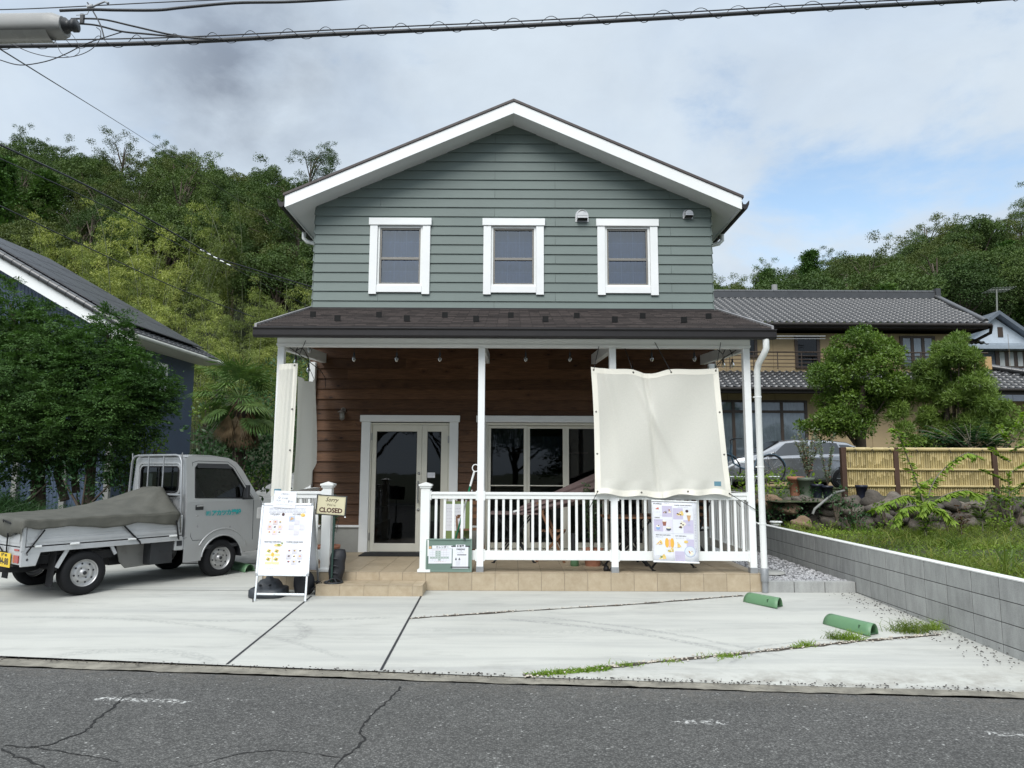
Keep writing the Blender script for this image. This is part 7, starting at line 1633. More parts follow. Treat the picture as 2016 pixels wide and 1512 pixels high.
cw(W0, G1, 0.1, lambda t: A.z - 0.25 + (min(t, 1 - t) * HG + 0.7) * pitch, -dE); cw(W1, W1 + dG * HG, 0.1, lambda t: A.z - 0.25 + (min(t, 1 - t) * HG + 0.7) * pitch, dE)
m.add([(G1.x, G1.y, 0.1), ((W1 + dG * HG).x, (W1 + dG * HG).y, 0.1), ((W1 + dG * HG).x, (W1 + dG * HG).y, zA - 0.1), (G1.x, G1.y, zA - 0.1)], [(0, 1, 2, 3)], False)
m.add([(W0.x, W0.y, 0.1), (W1.x, W1.y, 0.1), (W1.x, W1.y, zA - 0.1), (W0.x, W0.y, zA - 0.1)], [(0, 1, 2, 3)], False); 
m.build('wall', BLUEW, bh_)
m = MB().mat(WHITE)
def onside(px, Yg=None):
    best = None
    for k in range(400):
        q_ = W0.lerp(W1, k / 400); P = (q_ - Vector(_C)); d = P.dot(Vector(_f)); x = 1008 + _F * P.dot(Vector(_RR)) / d
        if best is None or abs(x - px) < best[0]: best = (abs(x - px), q_, d)
    return best[1]
for x0, x1, y0, y1 in ((276, 298, 706, 750), (307, 329, 712, 768)):
    a, b = onside(x0), onside(x1); za, zb = at(x0, y0, a.y).z, at(x0, y1, a.y).z; nn_ = -dG
    for q0, q1, z0, z1 in ((a, a.lerp(b, 0.14), zb, za), (a.lerp(b, 0.86), b, zb, za), (a, b, za - 0.10, za), (a, b, zb, zb + 0.1)): m.prism([(q0.x, q0.y, z0), (q1.x, q1.y, z0), (q1.x, q1.y, z1), (q0.x, q0.y, z1)], nn_ * (0.06 if z1 - z0 > 0.2 else 0.062))
m.build('window', WHITE, bh_)
for px in (58, 152, 237): 
    m = MB().mat(pm('pale_door_post', (0.20, 0.20, 0.19), 0.6))
    t_ = min(range(300), key=lambda k: abs(1008 + _F * (W0 + dG * 9 * k / 300 - Vector(_C)).dot(Vector(_RR)) / (W0 + dG * 9 * k / 300 - Vector(_C)).dot(Vector(_f)) - px)); q_ = W0 + dG * 9 * t_ / 300 - dE * 0.06; m.box(q_.x - 0.07, q_.x + 0.07, q_.y - 0.07, q_.y + 0.05, 0.1, 2.3); m.build('door_post', None, bh_)
PAN = pm('solar_glass', (0.030, 0.031, 0.034), 0.4, 0.0, spec=0.35); PANF = pm('panel_edge', (0.12, 0.12, 0.13), 0.4, 0.6)
nR = (Bf - A).cross(Rn - A).normalized(); 
if nR.z < 0: nR = -nR
sR = (Rn - A).normalized()
for i in range(4):
    for j in range(5):
        pa = A + dE * (0.45 + i * 1.07) + sR * (0.55 + j * 1.32) + nR * 0.13
        m = MB().mat(PANF); q4 = [pa, pa + dE * 1.04, pa + dE * 1.04 + sR * 1.29, pa + sR * 1.29]; m.prism(q4, nR * 0.03); m.mat(PAN); k_ = 0.03
        m.poly([q4[0] + dE * k_ + sR * k_ + nR * 0.034, q4[1] - dE * k_ + sR * k_ + nR * 0.034, q4[2] - dE * k_ - sR * k_ + nR * 0.034, q4[3] + dE * k_ - sR * k_ + nR * 0.034]); m.build('solar_panel', None, bh_)

# ---------------------------------------------------------------- bamboo fence, stone wall, pots
BAMC = pm('bamboo_cane', (0.40, 0.315, 0.140), 0.5, var=0.15, vs=4, isl=0.15); BAMN = pm('bamboo_rail', (0.47, 0.375, 0.18), 0.4, var=0.1); POSTB = pm('dark_brown_post', (0.060, 0.030, 0.018), 0.75, var=0.2)
FYb = 13.4; zfb = at(1700, 978, FYb).z; zft = at(1700, 884, FYb).z
fc_ = thing('bamboo_fence', 'yellow bamboo screen fence with dark brown posts on top of the stone wall', 'fence', (9, FYb, zfb))
px = [at(x, 930, FYb).x for x in (1661, 1764, 1958)]; px.append(px[-1] + 1.85); px.append(px[-1] + 1.85)
for x in px: MB().mat(POSTB).box(x - 0.045, x + 0.045, FYb - 0.045, FYb + 0.045, zfb - 0.25, zft + 0.03).build('post', POSTB, fc_, 0.004)
random.seed(11)
for a, b in zip(px[:-1], px[1:]):
    m = MB().mat(BAMC); x = a + 0.07
    while x < b - 0.05:
        r = random.uniform(0.017, 0.022); k = zfb + 0.03 + random.uniform(0, 0.2); pts = [(x, FYb, zfb + 0.02)]; rs = [r]
        while k < zft - 0.04: pts += [(x, FYb, k - 0.006), (x, FYb, k), (x, FYb, k + 0.006)]; rs += [r, r * 1.13, r]; k += random.uniform(0.22, 0.34)
        pts.append((x, FYb, zft - 0.02)); rs.append(r); m.tube(pts, rs, 7, False); x += r * 2 + 0.003
    m.build('cane_panel', BAMC, fc_)
    for zz, r in ((zft - 0.005, 0.036), (at(1700, 924, FYb).z, 0.022), (at(1700, 957, FYb).z, 0.022)):
        m = MB().mat(BAMN); pts = []; rs = []; x = a + 0.045
        while x < b - 0.05: pts += [(x, FYb - 0.035, zz), (x + 0.008, FYb - 0.035, zz), (x + 0.016, FYb - 0.035, zz)]; rs += [r, r * 1.12, r]; x += 0.34
        pts.append((b - 0.045, FYb - 0.035, zz)); rs.append(r); m.tube(pts, rs, 9); m.build('rail', BAMN, fc_)
    m = MB().mat(DARKJ)
    for k in range(3):
        xx = a + (b - a) * (k + 0.6) / 3
        for s in (-0.012, 0.012): m.tube([(xx + s, FYb - 0.075, zft - 0.03), (xx + s, FYb - 0.05, zft + 0.034), (xx - s, FYb + 0.02, zft + 0.03)], 0.005, 5)
        m.tube([(xx, FYb - 0.075, zft + 0.0), (xx + 0.03, FYb - 0.08, zft - 0.08)], 0.004, 4)
    m.build('binding', DARKJ, fc_)
def stone_mat(nm, a, b):
    t = new_mat(nm); rnd = t.node('ShaderNodeNewGeometry').outputs['Random Per Island']; n = t.noise(t.co, 5, 6, 0.7); n2_ = t.noise(t.co, 22, 5, 0.7)
    c = t.mix(t.ramp(n, 0.35, 0.7), (*a, 1), (*b, 1)); c = t.mix(t.ramp(n2_, 0.55, 0.75, 0, 0.6), c, (0.045, 0.045, 0.030, 1)); f = t.ramp(rnd, 0, 1, 0.6, 1.35)
    t.put(t.b.inputs['Base Color'], t.mix(1.0, c, t.comb(f, f, f), 'MULTIPLY')); t.b.inputs['Roughness'].default_value = 0.9; t.put(t.b.inputs['Normal'], t.bump(n2_, 0.8, 0.02)); return t.m
STONE = stone_mat('field_stone', (0.085, 0.075, 0.065), (0.17, 0.145, 0.12)); STONEB = stone_mat('brown_boulder', (0.20, 0.13, 0.08), (0.28, 0.20, 0.14))
def rock(mb, c, rx, ry, rz, seed, n=12):
    rs = np.random.default_rng(seed); ph = rs.random(8) * 6.28; am = rs.uniform(0.06, 0.17, 4)
    def fn(u_, v_):
        a, b = 2 * PI * u_, PI * v_; d = V(math.sin(b) * math.cos(a), math.sin(b) * math.sin(a), -math.cos(b))
        k = 1 + am[0] * math.sin(3 * d.x + ph[0] + 2 * d.z) + am[1] * math.sin(4 * d.y + ph[1]) + am[2] * math.sin(5 * d.z + ph[2] + 3 * d.x) + 0.03 * math.sin(9 * d.x + 7 * d.y + ph[3])
        p = max(abs(d.x), abs(d.y), abs(d.z)); k *= 1 - 0.28 * (1 - p)
        return (c[0] + rx * d.x * k, c[1] + ry * d.y * k, c[2] + rz * d.z * k)
    mb.grid(fn, n, n - 2)
stw = thing('stone_wall', 'low retaining wall of rounded dark field stones below the bamboo fence', 'wall', (9, 12.9, 0.45))
m = MB().mat(STONE); path = [V(4.95, 17.0, 0), V(5.25, 15.0, 0), V(5.9, 13.3, 0), V(6.6, 12.85, 0), V(14.5, 12.7, 0)]; s_ = 0; sd_ = 0
for row, (zc, sz) in enumerate(((0.55, 0.20), (0.70, 0.2), (0.85, 0.19), (0.97, 0.14))):
    for a, b in zip(path[:-1], path[1:]):
        L = (b - a).length; t = random.uniform(0, 0.1)
        while t < L:
            w_ = random.uniform(0.08, 0.24); p = a.lerp(b, min(1, (t + w_) / L)); rock(m, (p.x, p.y + random.uniform(-0.06, 0.08), zc + random.uniform(-0.08, 0.05)), w_ * 1.08, random.uniform(0.15, 0.24), max(0.07, min(w_ * 0.95, 0.17)) * random.uniform(0.75, 1.1), sd_); t += w_ * 1.7; sd_ += 1
m.build('stones', STONE, stw); MB().mat(SOIL).prism([(p.x + 0.02, p.y + 0.16, 0.3) for p in path] + [(14.5, 13.7, 0.3), (5.6, 17, 0.3)], (0, 0, 0.66)).build('earth_fill', SOIL, stw)
for i, (x, y, Yd, r, lab) in enumerate(((1555, 1003, 13.4, 0.17, 'round brown boulder among the shrubs left of the stone wall, the upper of two'), (1577, 1033, 12.9, 0.17, 'brown boulder low among the shrubs left of the stone wall'), (1512, 990, 14.0, 0.20, 'flat brown boulder close behind the downpipe'))):
    p = at(x, y, Yd); m = MB().mat(STONEB); rock(m, tuple(p), r * 1.15, r, r * 0.75, 50 + i, 16); tag(m.build('boulder'), lab, 'boulder')
NAVY = pm('navy_pot', (0.018, 0.022, 0.04), 0.45); GRPOT = pm('grey_green_planter', (0.13, 0.16, 0.12), 0.6)
def potat(x, yt, yb, Y, m, lab): a, b = at(x, yb, Y), at(x, yt, Y); return pot('plant_pot', a.x, Y, a.z, 0.5 * 0.5 * (b.z - a.z) * 1.7, b.z - a.z, m, lab, 'plant pot')
potat(1568, 938, 976, 14.6, TERRA, 'tall terracotta pot leftmost of the row beside the bamboo fence'); o = potat(1588, 940, 978, 14.3, GRPOT, 'grey green square planter beside the terracotta pot'); pb_ = at(1592, 945, 14.3); leafy(o, tuple(pb_), 0.35, 1.05, 1300, 0.055, L_GREY, 20)
potat(1610, 953, 980, 14.1, NAVY, 'navy pot between the green planter and the bamboo fence'); o = potat(1630, 956, 982, 14.0, NAVY, 'navy pot nearest the bamboo fence post holding a thin stemmed shrub'); pb_ = at(1630, 958, 14.0); leafy(o, tuple(pb_), 0.22, 1.15, 500, 0.055, L_GREY, 5)
potat(1697, 955, 982, 13.1, NAVY, 'dark grey pot standing on the stone wall in front of the bamboo fence')
m = MB().mat(pm('grey_hose', (0.20, 0.20, 0.19), 0.6)); m.tube([tuple(at(x, y, d)) for x, y, d in ((1662, 966, 13.3), (1645, 970, 13.0), (1628, 982, 12.9), (1615, 993, 12.7), (1604, 1002, 12.6), (1600, 1012, 12.6))], 0.022, 8); tag(m.build('drain_hose'), 'bent grey pipe hanging over the stone wall by the first fence post', 'pipe')
m = MB().mat(ALU); m.tube([tuple(at(1428, 939, 15.5)), tuple(at(1535, 939, 15.5))], 0.022, 6); m.tube([tuple(at(1440, 939, 15.5)), tuple(at(1440, 955, 15.5))], 0.015, 6); m.tube([tuple(at(1530, 939, 15.5)), tuple(at(1532, 955, 15.5))], 0.015, 6); m.tube([tuple(at(1428, 941, 16.2)), tuple(at(1535, 941, 16.2))], 0.022, 6); tag(m.build('low_bench_rail'), 'low metal rail behind the right porch post below the bicycle', 'rail')

# ---------------------------------------------------------------- parked silver car
CARP = pm('silver_car_paint', (0.30, 0.31, 0.33), 0.22, 0.7, var=0.02, coat=0.8); CARG = pm('car_glass', (0.02, 0.025, 0.03), 0.05, spec=1.0)
car = thing('parked_car', 'silver hatchback car parked in front of the tan house, nose towards the cafe', 'car', (at(1555, 950, 23).x, 23.0, 1.03), R(90), local=True)
CW = 0.885; L0, L1 = -2.15, 2.30          # y forward
def ctop(y):  # roof / bonnet line
    return float(np.interp(y, [-2.18, -2.05, -1.6, -0.9, 0.0, 0.5, 1.15, 1.35, 1.9, 2.2, 2.33], [0.98, 1.22, 1.46, 1.53, 1.545, 1.48, 1.12, 1.04, 0.92, 0.80, 0.62]))
def cbelt(y): return float(np.interp(y, [-2.2, -1.4, 0.0, 1.15, 1.9, 2.33], [1.08, 1.04, 0.98, 0.93, 0.86, 0.58]))
def chalf(y): return CW * float(np.interp(y, [-2.18, -1.9, -1.0, 0, 1.5, 2.0, 2.25, 2.33], [0.86, 0.95, 1.0, 1.0, 0.99, 0.93, 0.78, 0.62]))
def csec(y, s):
    """s 0..1 from sill to roof centre"""
    zt, zb, w_ = ctop(y), min(cbelt(y), ctop(y) - 0.03), chalf(y); K = [0, 0.12, 0.30, 0.5, 0.60, 0.80, 0.88, 1.0]
    gr = max(0, zt - zb); X = [w_ * 0.90, w_ * 0.985, w_ * 1.0, w_ * 0.97, w_ * 0.945, w_ * 0.945 - gr * 0.36, w_ * 0.945 - gr * 0.62, 0]; Z = [0.20, 0.27, 0.62, zb - 0.03, zb, zb + gr * 0.86, zt - 0.012, zt + 0.0]
    return np.interp(s, K, X), np.interp(s, K, Z)
def cbody(u_, v_, off=0.0):
    y = L0 + (L1 - L0) * v_; y = min(max(y, -2.17), 2.32); s = abs(u_ * 2 - 1); s = 1 - s; x, z = csec(y, s); sg = -1 if u_ < 0.5 else 1
    return (sg * x, y, z)
body = MB().mat(CARP); body.grid(cbody, 64, 70); body.poly([cbody(k / 64, 0) for k in range(65)]); body.poly([cbody(k / 64, 1) for k in range(65)][::-1]); body.build('body', CARP, car)
def patch(y0, y1, s0, s1, side, m, nm, off=0.006, ny=16, ns=6, ylow=None):
    mb = MB().mat(m)
    def fn(u_, v_):
        s = s0 + (s1 - s0) * v_; a0, a1 = y0, y1
        if ylow: a0 = y0 + (ylow[0] - y0) * (1 - v_); a1 = y1 + (ylow[1] - y1) * (1 - v_)
        y = a0 + (a1 - a0) * u_; x, z = csec(y, s); return (side * (x + off), y, z + (off if s > 0.85 else 0))
    mb.grid(fn, ny, ns); return mb.build(nm, m, car)
for sd2 in (-1, 1):
    patch(-0.35, 0.35, 0.625, 0.79, sd2, CARG, 'side_window', ylow=(-0.35, 0.98)); patch(-1.25, -0.42, 0.625, 0.79, sd2, CARG, 'side_window', ylow=(-1.35, -0.42)); patch(-1.75, -1.32, 0.625, 0.77, sd2, CARG, 'side_window', ylow=(-1.62, -1.42))
    patch(1.55, 2.18, 0.44, 0.585, sd2, pm('headlight_glass', (0.65, 0.68, 0.70), 0.08, spec=1.0), 'headlight', 0.012)
    mb = MB().mat(CARP); mb.box(sd2 * 0.90, sd2 * 1.04, 0.78, 0.90, 1.00, 1.13); mb.build('wing_mirror', CARP, car, 0.03)
    for y_ in (-0.25, -1.15): MB().mat(STEEL).box(sd2 * 0.888, sd2 * 0.912, y_ - 0.09, y_ + 0.09, 0.86, 0.885).build('door_handle', STEEL, car, 0.006)
    g_ = MB().mat(DARKJ)
    for y_ in (0.98, -0.38, -1.38): g_.tube([(sd2 * (csec(y_, s)[0] + 0.002), y_, csec(y_, s)[1]) for s in np.linspace(0.12, 0.6, 8)], 0.006, 4)
    g_.build('door_gap', DARKJ, car)
    for y_ in (1.40, -1.30):
        t_ = MB().mat(BLACKP); t_.lathe([(0.345, 0.006), (0.352, 0.003), (0.352, -0.02)], (sd2 * 0.878, y_, 0.33), 'x', 32); t_.lathe([(0.0, 0.004 * 1), (0.345, 0.004)], (sd2 * 0.878, y_, 0.33), 'x', 32); t_.build('wheel_arch', DARKJ, car)
        t_ = MB().mat(RUBBER); t_.lathe([(0.20, sd2 * 0.01), (0.29, sd2 * 0.018), (0.312, 0), (0.312, -sd2 * 0.2)], (sd2 * 0.885, y_, 0.312), 'x', 32); to = t_.build('wheel', RUBBER, car)
        r_ = MB().mat(ALU); r_.lathe([(0.205, sd2 * 0.012), (0.195, 0), (0.19, -sd2 * 0.02), (0, -sd2 * 0.025)], (sd2 * 0.885, y_, 0.312), 'x', 28)
        for k in range(5): a_ = k * 2 * PI / 5; r_.bar((sd2 * 0.893, y_, 0.312), (sd2 * 0.893, y_ + 0.19 * math.cos(a_), 0.312 + 0.19 * math.sin(a_)), 0.012, 0.045, up=(1, 0, 0))
        r_.build('rim', ALU, to)
wsn = MB().mat(CARG); wsn.grid(lambda u_, v_: ((u_ * 2 - 1) * (0.56 + 0.16 * (1 - v_)), 0.50 + 0.68 * (1 - v_), ctop(0.50 + 0.68 * (1 - v_)) + 0.010), 8, 8); wsn.build('windscreen', CARG, car)
# bicycle
bk_ = thing('bicycle', 'dark blue city bicycle standing in front of the silver car', 'bicycle', at(1475, 948, 17.0), local=True); BKB = pm('blue_bike_paint', (0.045, 0.09, 0.13), 0.3)
zg = bk_.location.z; bk_.location.z = zg - 0.05
for xx in (-0.53, 0.53):
    m = MB().mat(RUBBER); m.tube([(xx + 0.33 * math.cos(a), 0, 0.34 + 0.33 * math.sin(a)) for a in np.linspace(0, 2 * PI, 36)], 0.018, 6, False); wo_ = m.build('wheel', RUBBER, bk_); m = MB().mat(STEEL)
    for k in range(14): a = k * 2 * PI / 14; m.tube([(xx, 0, 0.34), (xx + 0.32 * math.cos(a), 0, 0.34 + 0.32 * math.sin(a))], 0.002, 3)
    m.build('spokes', STEEL, wo_)
m = MB().mat(BKB); m.tube([(-0.40, 0, 0.92), (-0.42, 0, 0.75), (-0.36, 0, 0.48), (-0.15, 0, 0.36), (0.10, 0, 0.32), (0.22, 0, 0.62), (0.25, 0, 0.80)], 0.020, 8); m.tube([(0.08, 0, 0.32), (0.53, 0, 0.34), (0.24, 0, 0.70)], 0.010, 6); m.tube([(-0.42, 0, 0.80), (-0.53, 0, 0.34)], 0.014, 6)
m.tube([(0.53 + 0.36 * math.cos(a), 0, 0.34 + 0.36 * math.sin(a)) for a in np.linspace(0.2, 2.6, 14)], 0.014, 6); m.tube([(-0.53 + 0.36 * math.cos(a), 0, 0.34 + 0.36 * math.sin(a)) for a in np.linspace(0.8, 3.2, 14)], 0.014, 6); m.build('frame', BKB, bk_)
m = MB().mat(BLACKP); m.tube([(-0.40, 0, 0.92), (-0.42, 0, 1.02), (-0.36, -0.15, 1.06), (-0.22, -0.27, 1.05)], 0.013, 6); m.tube([(-0.42, 0, 1.02), (-0.36, 0.15, 1.06), (-0.22, 0.27, 1.05)], 0.013, 6); m.build('handlebar', BLACKP, bk_); m = MB().mat(BLACKP); m.lathe([(0.02, 0), (0.10, 0.02), (0.08, 0.06), (0, 0.07)], (0.27, 0, 0.82), 'z', 12); m.build('saddle', BLACKP, bk_)
# ---------------------------------------------------------------- vegetation
MB.M = Matrix.Identity(4)
def add_np(name, P, D, N, L, Wd, m, parent): v_, q_ = leaf_quads(P, D, N, L, Wd); return np_mesh(name, v_, q_, m, parent)
def crown(name, blobs, per, L, ar, m, parent, upb=0.35, flat=1.0, shell=0.72, droop=0.0):
    P, N = crown_pts(blobs, per, upb, shell, flat); n = len(P); D = norm(N * 0.6 + rnd_dir(n) * 0.9 + np.array([0, 0, -droop])); NN = norm(N + rnd_dir(n) * 0.6 + np.array([0, 0, 0.5])); LL = L * rng.uniform(0.6, 1.25, n)
    return add_np(name, P, D, NN, LL, LL * ar, m, parent)
# --- the wooded hill
def htop(x): return float(np.interp(x, [-90, -56, -40, -23, 0, 22, 30, 38, 47, 56, 90], [26, 27.5, 27.5, 26, 19, 12, 13.5, 16.5, 19, 20.5, 22]))
def hz(x, y):
    t = max(0.0, min(1.0, (y - 29) / 46)); return 1.6 - 2.0 * max(0, (31 - y) / 4) + htop(x * 75 / max(y, 40)) * t ** 1.25 + (0 if y < 75 else -(y - 75) * 0.15)
hm = MB().mat(pm('forest_floor', (0.020, 0.026, 0.010), 0.95, var=0.4, vs=0.5)); hm.grid(lambda u_, v_: (-130 + 260 * u_, 27 + 92 * v_, hz(-130 + 260 * u_, 27 + 92 * v_)), 80, 40); struct(hm.build('hillside'))
BAMG = pm('green_culm', (0.10, 0.115, 0.05), 0.5)
def wood_tree(name, label, h, w_, leafm, seed, kind, group='trees on the wooded hill'):
    global rng; rng = np.random.default_rng(seed); random.seed(seed)
    o = thing(name, label, 'tree', (0, 0, 0), group=group, local=True)
    if kind == 'broad':
        def sf():
            d = rnd_dir(1)[0]; d[2] = abs(d[2]) * 1.0 - 0.25; r = rng.uniform(0.45, 1.0) ** 0.5; return np.array([d[0] * w_ * r, d[1] * w_ * r, h * 0.60 + d[2] * h * 0.38 * r])
        bl = blobs_in(sf, 46, w_ * 0.20, w_ * 0.40); crown('crown', bl, 560, 0.15, 0.6, leafm, o, 0.45, 0.72)
        tb = MB().mat(BARK); tb.tube([(0, 0, -1), (0.1, 0, h * 0.3), (0, 0.1, h * 0.62)], [0.22, 0.17, 0.08], 7)
        for b, r in bl[:9]: tb.tube([(0.05, 0, h * random.uniform(0.25, 0.5)), (b[0] * 0.5, b[1] * 0.5, b[2] * 0.8), tuple(b)], [0.09, 0.06, 0.02], 5)
        tb.build('trunk', BARK, o)
    elif kind == 'sparse':
        bl = []
        tb = MB().mat(BARK); tb.tube([(0, 0, -1), (0.15, 0, h * 0.4), (0, 0.1, h * 0.9)], [0.18, 0.13, 0.04], 7)
        for k in range(15):
            a = random.random() * 2 * PI; z0 = h * random.uniform(0.4, 0.8); tip = np.array([w_ * 0.9 * math.cos(a) * random.uniform(0.4, 1), w_ * 0.9 * math.sin(a) * random.uniform(0.4, 1), z0 + h * random.uniform(0.08, 0.28)]); tb.tube([(0.05, 0, z0 - 0.5), tuple((tip * [0.5, 0.5, 1] + [0, 0, -0.3])), tuple(tip)], [0.06, 0.045, 0.015], 5)
            for j in range(6): bl.append((tip + rng.normal(0, 0.55, 3), rng.uniform(0.25, 0.55)))
        tb.build('trunk', BARK, o); crown('crown', bl, 760, 0.13, 0.55, leafm, o, 0.3, 0.8, 0.25)
    elif kind == 'bamboo':
        tb = MB().mat(BAMG); bl = []
        for k in range(7):
            bx, by = rng.normal(0, w_ * 0.42, 2); lean = rng.normal(0, 0.9, 2); hh = h * rng.uniform(0.68, 1.05); pts = []
            for j in range(9): t = j / 8; pts.append((bx + lean[0] * t ** 2.5, by + lean[1] * t ** 2.5, hh * t - 0.5 * max(0, t - 0.8) * 5 * t))
            tb.tube(pts, [0.045 * (1 - 0.8 * j / 8) for j in range(9)], 5)
            for j in range(13):
                t = rng.uniform(0.30, 1.0); i = min(7, int(t * 8)); p = np.array(Vector(pts[i]).lerp(Vector(pts[i + 1]), t * 8 - i)); a = rng.uniform(0, 2 * PI); rr = rng.uniform(0.1, 0.75) * (1.2 - 0.8 * abs(t - 0.55))
                bl.append((p + np.array([rr * math.cos(a), rr * math.sin(a), rng.uniform(-0.1, 0.2)]), rng.uniform(0.28, 0.62) * (1.1 - 0.4 * t)))
        crown('foliage', bl, 900, 0.17, 0.24, leafm, o, 0.5, 0.7, 0.6, 0.6); tb.build('culm', BAMG, o)
    else:  # conifer in tiers
        P = []; N = []
        for k in range(30):
            t = k / 30; z0 = h * (0.25 + 0.75 * t); r0 = w_ * (1 - t) ** 0.8 + 0.2
            for j in range(7): a = rng.uniform(0, 2 * PI); n = 55; s = rng.uniform(0.15, 1, n) ** 0.7; sp_ = 0.30 * s; P.append(np.stack([r0 * s * math.cos(a) + rng.normal(0, 1, n) * sp_, r0 * s * math.sin(a) + rng.normal(0, 1, n) * sp_, z0 - 0.25 * s * r0 + rng.normal(0, 0.10, n)], 1)); N.append(np.tile([math.cos(a), math.sin(a), 0.1], (n, 1)))
        P = np.concatenate(P); N = np.concatenate(N); n = len(P); D = norm(N + rnd_dir(n) * 0.8); add_np('crown', P, D, norm(rnd_dir(n) * 0.6 + np.array([0, 0, 1])), rng.uniform(0.2, 0.4, n), 0.13, leafm, o); MB().mat(BARK).tube([(0, 0, -1), (0, 0, h * 0.97)], [0.2, 0.03], 7).build('trunk', BARK, o)
    return o
GH = 'trees on the wooded hill'
variants = [
 wood_tree('broadleaf_tree', 'dark green round broadleaf tree on the wooded hill', 8.5, 3.0, L_BROAD, 1, 'broad'),
 wood_tree('broadleaf_tree', 'mid green spreading broadleaf tree on the wooded hill', 7.6, 3.4, L_OLIVE, 2, 'broad'),
 wood_tree('broadleaf_tree', 'tall dark broadleaf tree with a narrow crown on the wooded hill', 10.0, 2.6, L_BROAD, 3, 'broad'),
 wood_tree('open_tree', 'thin crowned tree with sky showing between its limbs on the hilltop', 10.0, 2.8, L_BROAD, 4, 'sparse'),
 wood_tree('open_tree', 'olive green open branched tree on the hilltop', 9.0, 3.0, L_OLIVE, 5, 'sparse'),
 wood_tree('conifer_tree', 'dark tiered conifer on the wooded hill', 10.0, 2.2, L_CYP, 6, 'conifer'),
 wood_tree('bamboo_clump', 'yellow green bamboo clump at the foot of the wooded hill', 8.5, 2.2, L_BAMB, 7, 'bamboo'),
 wood_tree('bamboo_clump', 'tall feathery yellow bamboo clump at the foot of the wooded hill', 10.0, 1.8, L_BAMB, 8, 'bamboo'),
]
random.seed(21); used = set(); cnt = 0
def hill_inst(x, y, vi, s):
    global cnt
    o = variants[vi]
    if vi in used: o = copy_tree(o)
    used.add(vi); o.location = (x, y, hz(x, y) - 0.2); o.rotation_euler = (0, 0, random.uniform(0, 6.28)); o.scale = (s, s, s * random.uniform(0.92, 1.1)); cnt += 1
y = 32.0
while y < 80:
    st_ = 3.1 + (y - 32) * 0.032
    for side in (-1, 1):
        lo, hi = (0.245, 0.80) if side < 0 else (0.245, 0.80)
        x = lo * y
        while x < hi * y:
            xx = side * (x + random.uniform(-0.9, 0.9)); yy = y + random.uniform(-1.2, 1.2); vi = None
            if side < 0:
                if yy < 49 and random.random() < 0.90 and not (abs(xx) / yy < 0.34 and yy > 43): vi = random.choice([6, 7])
                elif abs(xx) / yy > 0.66 and yy < 58: vi = random.choice([1, 0, 5])
                elif yy > 70: vi = random.choice([0, 3, 2, 1, 0, 4, 2])
                else: vi = random.choices([0, 1, 2, 3, 4], [4, 4, 3, 1, 1])[0]
            else:
                if (abs(xx) / yy > 0.55 and yy < 40) or (yy < 37 and random.random() < 0.6): vi = random.choice([6, 7])
                elif yy > 70: vi = random.choice([3, 0, 4, 2, 0, 1])
                else: vi = random.choices([0, 1, 2, 5, 4, 7], [4, 4, 3, 1.2, 1, 0.6])[0]
            s = random.uniform(0.78, 1.1) * (0.72 if (side < 0 and yy < 40) else 1.0)
            if side > 0 and yy < 42: s *= 0.75
            if not (side > 0 and abs(xx) / yy > 0.58 and yy < 49): hill_inst(xx, yy, vi, s)
            x += st_ * random.uniform(0.85, 1.2)
    y += st_ * 0.92
# dark trees added unseen behind the camera to darken what the glass mirrors
for k in range(15):
    o = copy_tree(variants[[0, 2, 1, 5, 0][k % 5]]); o['label'] = 'unseen dark tree added behind the camera to darken the glass reflections'; o['group'] = 'unseen trees added behind the camera'
    o.location = (-26 + 3.7 * k + random.uniform(-0.6, 0.6), -17 + random.uniform(-1.5, 1.5), -0.2); o.rotation_euler = (0, 0, random.uniform(0, 6)); o.scale = (1.0, 1.0, random.uniform(0.72, 0.9))
print('hill trees', cnt)
rng = np.random.default_rng(77); random.seed(77); MB.M = Matrix.Identity(4)

